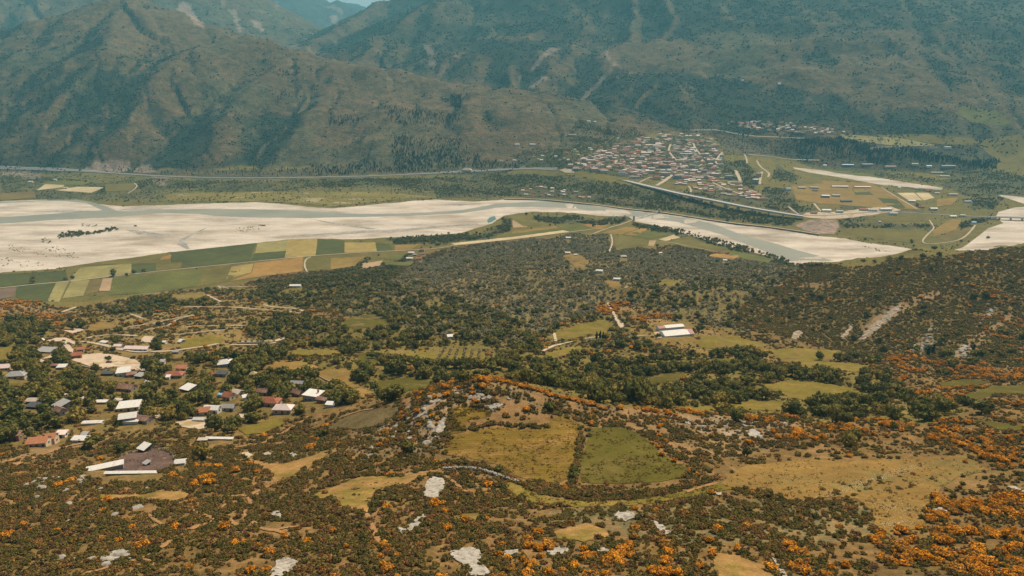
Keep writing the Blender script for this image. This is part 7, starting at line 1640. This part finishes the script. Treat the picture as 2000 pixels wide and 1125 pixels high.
# ------------------------------------------------------------------ individuals and masses
LAND = [(950, 745, 'on the rocky knoll crest behind the ochre meadow'), (1100, 785, 'along the knoll shoulder above the wooded ravine'), (1000, 870, 'beside the dry ochre meadow'), (1128, 890, 'in the hedge line between ochre and green meadows'), (1220, 890, 'beside the dark green meadow'), (1330, 890, 'on the bushy side of the green meadow'), (1400, 830, 'on the pale rocky ridge above the meadows'), (1560, 830, 'on the ridge behind the tan meadow'), (1700, 825, 'on the gorse crest behind the tan meadow'), (1650, 940, 'at the tan flowered meadow'), (1800, 1000, 'at the corner of the tan meadow'), (1850, 1060, 'inside the dense gorse thicket at bottom right'), (1960, 1000, 'near the long pale rock edge'), (1950, 900, 'on the slope above the gorse thicket'), (1850, 760, 'on the shelf below the grey crags'), (1800, 690, 'among the grey crags'), (1560, 1020, 'in the dense low bushes below the tan meadow'), (1400, 1060, 'in the scrub right of the pale limestone strip'), (1230, 1010, 'near the round pale limestone patch'), (1280, 1080, 'in the gorse group below the limestone strip'), (1090, 1078, 'near the oval white slab'), (920, 1100, 'near the large ragged white slab'), (1150, 970, 'beside the curved strip of grass'), (960, 980, 'in the bushes left of the curved grass strip'), (845, 960, 'near the pale stony scar'), (810, 1030, 'near the pale rubble strip'), (700, 960, 'at the long sandy clearing'), (550, 915, 'at the tan clearing'), (540, 1010, 'around the ragged pale rock'), (560, 1090, 'near the white slab at the bottom edge'), (400, 1020, 'by the forking orange trail'), (230, 1085, 'near the grey rock slab by the orange trail'), (80, 1060, 'on the dark scrub slope at bottom left'), (80, 940, 'among grey boulders below the village'), (270, 965, 'by the narrow clearing below the pen'), (280, 900, 'near the animal pen'), (400, 900, 'between the pen and the tan clearing'), (650, 850, 'beside the tilled garden'), (760, 850, 'on the stony flank left of the meadow'), (560, 830, 'by the path at the lower village edge'), (80, 850, 'by the big orange roofed house'), (250, 800, 'by the long bright white roofs'), (110, 770, 'in the orchard by the curved lane'), (210, 740, 'below the dirt square'), (340, 730, 'by the brick red hip roof'), (450, 780, 'by the deep red roof'), (440, 700, 'by the whitish hip roof'), (580, 770, 'by the big white flat roof'), (650, 740, 'by the straw coloured field'), (110, 680, 'by the grey sheet barn'), (60, 650, 'on the dark wooded hollow left'), (300, 650, 'on the ochre terraces'), (500, 660, 'by the olive rows on the terraces'), (300, 590, 'in the hedge above the terraces'), (540, 580, 'near the road hairpin'), (700, 700, 'in the wood right of the village'), (780, 600, 'on the wooded knoll'), (900, 700, 'by the orchard rows'), (1050, 720, 'in the ravine behind the rocky knoll'), (1050, 640, 'in the wood below the olive hill'), (1000, 540, 'on the grey olive hill'), (1200, 520, 'near the white houses of the olive hill'), (1240, 620, 'by the orange patch above the white barn'), (1300, 660, 'near the wide white barn'), (1230, 780, 'around the biggest dark tree of the ravine'), (1250, 720, 'in the hedge rows below the barn'), (1420, 720, 'by the dark green lens of pasture'), (1450, 640, 'on the pasture slope right of the barn'), (1420, 560, 'in the broken olive wood'), (1600, 765, 'by the mown pasture'), (1620, 700, 'by the open pasture below the scree'), (1700, 640, 'near the grey scree stripe'), (1800, 560, 'on the brown right hand hill'), (1950, 580, 'on the gorse speckled right hand hill'), (1700, 520, 'on the crest above the white gravel'), (1500, 520, 'on the wooded toe above the river'), (60, 600, 'on the orange hill by the strip fields'), (220, 535, 'by the straight field road'), (850, 465, 'in the riverside thicket'), (1100, 430, 'in the poplar row by the river'), (1400, 475, 'in the riverside belt below the footbridge'), (170, 455, 'on the wooded gravel island'), (600, 520, 'in the hedge by the hamlet'), (1300, 395, 'on the bluff under the viaduct'), (1150, 270, 'in the grove above the town'), (1430, 335, 'in the park right of the town'), (1750, 305, 'in the pine belt on the terrace bank'), (850, 310, 'in the groves above the highway'), (670, 236, 'in the tree row on the brown hill'), (780, 222, 'in the scattered grove on the brown hill'), (900, 200, 'in the upper grove of the brown hill'), (400, 360, 'in the floodplain wood across the river'), (1750, 420, 'along the main road on the plain'), (1850, 360, 'in the wood beside the gravel stream')]
LXY = np.array([(a, b) for a, b, _ in LAND], float)
def where_is(px, py):
    return LAND[int(np.argmin((LXY[:, 0] - px) ** 2 + ((LXY[:, 1] - py) * 1.6) ** 2))][2]
SPEC = dict(
    gorse=('gorse_bush', 'orange gorse bush', 'gorse bush', 'flowering gorse bushes', 'gorse_thicket', 'countless orange gorse bushes spread over the slopes', 'gorse'),
    scrub=('shrub', 'olive green shrub', 'shrub', 'green shrubs on the near slope', 'scrubland', 'countless low olive green shrubs covering the near slope', 'scrub'),
    dry=('dry_shrub', 'reddish brown shrub', 'shrub', 'dry brown shrubs', 'dry_scrub', 'countless reddish brown dry shrubs between the green ones', 'scrub'),
    tree=('tree', 'dark green tree', 'tree', 'trees of the village and ravine', 'woodland', 'countless dark green trees of ravine, hedges and valley', 'woodland'),
    olive=('olive_tree', 'grey green olive', 'olive tree', 'olive trees', 'olive_grove', 'countless grey green olive trees on the middle hill', 'olive grove'),
    low=('hill_shrub', 'brownish hill shrub', 'shrub', 'shrubs on the right hand hill', 'hill_scrub', 'countless brownish shrubs dotting the right hand hill', 'scrub'),
    pine=('pine_tree', 'slim dark conifer', 'conifer', 'dark conifers', 'pine_grove', 'dark conifers on the terrace bank and brown hill', 'pine grove'))
def scatter_mass(name, protos, pts, label, cat, flat=1.0):
    me = bpy.data.meshes.new(name)
    n = len(pts)
    me.vertices.add(n); me.vertices.foreach_set('co', pts[:, :3].astype(np.float32).ravel())
    a = me.attributes.new('grow', 'FLOAT_VECTOR', 'POINT')
    sz = pts[:, 3:4] * (1 + .25 * (rng.random((n, 3)) - .5)); sz[:, 2] *= flat
    a.data.foreach_set('vector', sz.astype(np.float32).ravel())
    a = me.attributes.new('turn', 'FLOAT_VECTOR', 'POINT')
    tv = np.zeros((n, 3)); tv[:, 2] = rng.random(n) * 6.283; tv[:, :2] = (rng.random((n, 2)) - .5) * .2
    a.data.foreach_set('vector', tv.astype(np.float32).ravel())
    a = me.attributes.new('which', 'INT', 'POINT')
    a.data.foreach_set('value', rng.integers(0, len(protos), n).astype(np.int32))
    o = bpy.data.objects.new(name, me); COL.objects.link(o)
    tag(o, label, cat, None, 'stuff')
    g = bpy.data.node_groups.new(name + '_growth', 'GeometryNodeTree')
    g.interface.new_socket('Geometry', in_out='INPUT', socket_type='NodeSocketGeometry')
    g.interface.new_socket('Geometry', in_out='OUTPUT', socket_type='NodeSocketGeometry')
    gi = g.nodes.new('NodeGroupInput'); go = g.nodes.new('NodeGroupOutput')
    ip = g.nodes.new('GeometryNodeInstanceOnPoints'); jn = g.nodes.new('GeometryNodeJoinGeometry')
    def attr(nm, ty):
        q = g.nodes.new('GeometryNodeInputNamedAttribute'); q.data_type = ty; q.inputs['Name'].default_value = nm
        return q.outputs['Attribute']
    for pm in protos:
        po = bpy.data.objects.new(pm.name, pm)
        oi = g.nodes.new('GeometryNodeObjectInfo'); oi.inputs['Object'].default_value = po; oi.inputs['As Instance'].default_value = True
        g.links.new(oi.outputs['Geometry'], jn.inputs[0])
    g.links.new(gi.outputs[0], ip.inputs['Points']); g.links.new(jn.outputs[0], ip.inputs['Instance'])
    ip.inputs['Pick Instance'].default_value = True
    g.links.new(attr('which', 'INT'), ip.inputs['Instance Index'])
    er = g.nodes.new('FunctionNodeEulerToRotation'); g.links.new(attr('turn', 'FLOAT_VECTOR'), er.inputs[0])
    g.links.new(er.outputs[0], ip.inputs['Rotation'])
    g.links.new(attr('grow', 'FLOAT_VECTOR'), ip.inputs['Scale'])
    g.links.new(ip.outputs[0], go.inputs[0])
    md = o.modifiers.new('growth', 'NODES'); md.node_group = g
    return o

NIND = 298
HF = dict(tree=1.05, olive=1.0, pine=1.5, gorse=1.0, scrub=.9, dry=1.0, low=.9)
for k, pts in PTS.items():
    nm, what, cat, grp, mname, mlab, mcat = SPEC[k]
    x, y, z, s = pts.T
    px, py = to_px(x, y, z + s * .8)
    infr = (px > 6) & (px < 1994) & (py > 5) & (py < 1120)
    app = s / y * infr * (.9 + .2 * rng.random(len(s)))
    cand = np.argsort(-app)[:1400]
    cand = cand[app[cand] > 0]
    vis = visible(x[cand], y[cand], z[cand] + s[cand] * .9)
    cand = cand[vis]
    # a spread of the largest ones
    pick = cand[:NIND]
    rest = np.ones(len(pts), bool); rest[pick] = False
    med = np.median(s[pick]) if len(pick) else 1
    made = []
    for j in pick:
        loc = (x[j], y[j], z[j])
        sc = s[j]; rz = random.uniform(0, 6.28)
        sc3 = (sc * random.uniform(.88, 1.12), sc * random.uniform(.88, 1.12), sc * HF[k] * random.uniform(.88, 1.12))
        size_ = sc / med
        lab = '%s%s %s' % ('largest ' if size_ > 1.2 else 'large ' if size_ > 1.07 else 'smallest ' if size_ < .82 else 'small ' if size_ < .93 else '', what, where_is(px[j], py[j]))
        if k == 'tree':
            o = empty(nm, loc, rz); o.scale = sc3
            link('trunk', random.choice(TRUNK), o); link('crown', random.choice(CROWN), o)
        elif k == 'pine':
            o = empty(nm, loc, rz); o.scale = sc3
            link('trunk', TRUNK[0], o); link('crown', random.choice(PINECROWN), o)
        elif k == 'gorse':
            i = random.randrange(len(GBODY))
            o = link(nm, GBODY[i], None, loc, rz); o.scale = sc3
            link('blossom', GBLOOM[i], o)
        else:
            o = link(nm, random.choice(PROTO[k]), None, loc, rz); o.scale = sc3
        tag(o, lab, cat, grp); made.append((px[j], o))
    pr_ = pts[rest]
    if len(pr_):
        scatter_mass(mname, PROTO[k], pr_, mlab, mcat, HF[k])
    number_labels(made)
    print('VEG', k, len(pts), len(pick))

scatter_mass('mountain_scrub', FARB, MP, 'countless dark bushes and trees covering the mountain slopes', 'woodland')

# grass tufts that roughen the hill meadows
TUFT = []
for i in range(3):
    r = np.random.default_rng(800 + i); V_, F_ = [], []
    for _ in range(12):
        c_ = r.normal(size=3) * (.5, .5, 0); t_ = r.normal(size=3) * (.35, .35, 0); w_ = np.array((t_[1], -t_[0], 0)) * .5
        n0 = len(V_); V_ += [c_ - w_, c_ + w_, c_ + t_ + (0, 0, .9)]; F_.append((n0, n0 + 1, n0 + 2))
    TUFT.append(me_of('tuft', (np.array(V_), F_), TUFT[0].materials[0] if TUFT else leaf_material('grass_blade', (.185, .125, .022), (.120, .096, .014), (.27, .15, .04), trans=.1)))
tp = []
for nm_, _, _, poly in MEAD[:5]:
    p_ = np.array(poly); n_ = 3200
    a_ = p_[:, 0].min() + rng.random(n_) * np.ptp(p_[:, 0]); b_ = p_[:, 1].min() + rng.random(n_) * np.ptp(p_[:, 1])
    ok = np.array([inpoly(u_, v_, poly) for u_, v_ in zip(a_, b_)]) & (fbm(a_ / 22, b_ / 9, 811, 3) > .45)
    w_ = ray(a_[ok], b_[ok]); tp.append(np.concatenate([w_ + (0, 0, .1), .2 + .4 * rng.random((ok.sum(), 1)) ** 2], 1))
scatter_mass('grass', TUFT, np.concatenate(tp), 'tufts of rough grass standing in the hill meadows', 'grass')
# white flowers in the tan meadow
fl = []
for (x0, y0), (x1, y1), n_, sp in (((1580, 978), (1660, 955), 90, 8), ((1650, 955), (1770, 918), 210, 8), ((1760, 918), (1810, 908), 50, 6), ((1715, 985), (1780, 1000), 90, 14), ((1725, 1025), (1780, 1020), 60, 10), ((1450, 935), (1800, 930), 60, 26)):
    t_ = rng.random(n_)
    fl.append(np.stack([x0 + (x1 - x0) * t_ + rng.normal(size=n_) * sp, y0 + (y1 - y0) * t_ + rng.normal(size=n_) * sp * .45], 1))
fl = np.concatenate(fl); fw = ray(fl[:, 0], fl[:, 1])
V_ = np.concatenate([fw + d_ for d_ in np.array([(-.11, 0, .28), (0, -.11, .3), (.11, 0, .34), (0, .11, .38)])])
k = len(fw)
tag(mesh_obj('flowers', V_, [(i, i + k, i + 2 * k, i + 3 * k) for i in range(k)], plain('flower_petal', (.62, .54, .36), var=.1)), 'countless small white flowers in a streak across the tan meadow', 'flowers', None, 'stuff')

# ------------------------------------------------------------------ boulders, stone wall, dead tree
BOULD = []
for i in range(6):
    V_, F_ = ico(2)
    r = np.random.default_rng(500 + i)
    for _ in range(9):
        d = r.normal(size=3); d /= np.linalg.norm(d)
        h_ = .55 + .3 * r.random()
        pr_ = V_ @ d
        V_ = V_ - np.outer(np.maximum(pr_ - h_, 0), d)
    V_ = V_ * np.array((1, .8 + .3 * r.random(), .65))
    BOULD.append(me_of('boulder', (V_, F_), M_ROCK))
BZ = [(40, 'among the boulders below the village', [(45, 948), (60, 932), (112, 932), (118, 946), (80, 954)]), (12, 'in the jagged rock group below the pen', [(135, 942), (150, 926), (166, 930), (160, 946)]), (54, 'on the stony flank left of the ochre meadow', [(700, 880), (740, 840), (790, 800), (850, 765), (870, 800), (870, 850), (840, 885), (780, 880)]), (34, 'on the crest of the rocky knoll', [(850, 765), (940, 748), (1040, 770), (1060, 800), (980, 805), (900, 792)]), (40, 'on the pale rocky ridge above the meadows', [(1290, 812), (1400, 810), (1490, 818), (1550, 830), (1480, 856), (1360, 845)]), (26, 'among the grey crags on the right', [(1772, 692), (1800, 662), (1822, 634), (1832, 640), (1822, 690)]), (14, 'in the upper crag above the gorse slope', [(1906, 640), (1928, 604), (1946, 604), (1920, 636)]), (12, 'in the scree stripe on the right hand hill', [(1690, 656), (1730, 610), (1756, 600), (1740, 625), (1700, 660)]), (14, 'beside the orange trail at bottom left', [(110, 1095), (130, 1085), (260, 1075), (270, 1100), (190, 1112)]), (24, 'near the crags below the gorse slope', [(1850, 700), (1884, 674), (1896, 684), (1880, 706)]), (18, 'in the lower left scrub', [(0, 940), (300, 940), (300, 1020), (0, 1020)])]
bmade = []
for n_, where, poly in BZ:
    xs = [p[0] for p in poly]; ys = [p[1] for p in poly]; c = 0
    while c < n_:
        a, b = trnd.uniform(min(xs), max(xs)), trnd.uniform(min(ys), max(ys))
        if not inpoly(a, b, poly): continue
        q = ray(a, b)[0]; c += 1
        s = trnd.uniform(.4, 1.5) ** 1.2 * (1.0 if q[1] < 330 else 2.0)
        o = link('boulder', trnd.choice(BOULD), None, (q[0], q[1], q[2] + s * .1), trnd.uniform(0, 6.28)); o.scale = (s * trnd.uniform(.8, 1.5), s, s * trnd.uniform(.6, 1.1))
        o.rotation_euler.x = trnd.uniform(-.25, .25)
        bmade.append((a, o)); tag(o, '%s pale limestone boulder %s' % ('large' if s > 1.0 else 'small', where), 'boulder', 'limestone boulders')
number_labels(bmade)
M_GWALL = WALLS['stone']
for lb, pts_, hh, th in (('low white garden wall curving behind the whitish hip roof', [(446, 716), (456, 718), (467, 722), (464, 728), (461, 733)], 1.1, .4), ('low stone wall below the dirt square', [(160, 716), (190, 722), (215, 720)], .9, .5), ('low stone wall on the grassy bank by the lane', [(300, 746), (318, 742), (340, 735)], .9, .5), ('stone wall above the sandy yard', [(335, 818), (355, 818), (375, 818)], 1.0, .5), ('stone wall in front of the big orange roofed house', [(55, 872), (85, 868), (112, 864)], 1.0, .5), ('terrace wall under the olive rows', [(462, 672), (500, 671), (545, 668)], 1.2, .6), ('terrace wall on the ochre terraces', [(240, 646), (280, 640), (320, 632)], 1.2, .6), ('field wall along the straw coloured field', [(612, 730), (640, 745), (662, 752)], .9, .5)):
    q = ray(*catmull(pts_, 5).T)
    q[:, 2] += hh
    tag(bar_along('garden_wall', q, th, hh + .6, WALLS['white'] if 'white' in lb else M_GWALL), lb, 'wall')
wl = ray(*catmull([(866, 918), (900, 917), (930, 919), (960, 927), (985, 936), (1010, 944)], 8).T)
sw = empty('stone_wall', wl[0]); tag(sw, 'low dry stone terrace wall below the ochre meadow', 'stone wall')
for j, q in enumerate(wl):
    for lv in range(3):
        for e in range(2):
            o = link('stone', BOULD[(j + lv + e) % 6], sw, (q[0] - wl[0, 0] + trnd.uniform(-.4, .4) + e * .7, q[1] - wl[0, 1] + trnd.uniform(-.2, .2), q[2] - wl[0, 2] + .1 + lv * .45), trnd.uniform(0, 6))
            o.scale = (.5, .4, .36)
q = ray(1945, 730)[0]
V_, F_ = [], []
M_DEAD = plain('bleached_wood', (.55, .45, .32), var=.15)
for p0, p1, r0, r1 in (((0, 0, -.5), (.1, 0, 3.2), .24, .18), ((.1, 0, 3.2), (-1.8, .3, 6.4), .16, .06), ((.1, 0, 3.2), (1.3, .4, 6), .13, .05), ((-.7, .1, 4.6), (-.4, .6, 6.6), .08, .03), ((.7, .2, 4.7), (2.2, -.3, 5.4), .07, .03)):
    limb(p0, p1, r0, r1)
tag(mesh_obj('dead_tree', V_, F_, M_DEAD), 'bleached dead tree standing below the right crags', 'dead tree').location = q
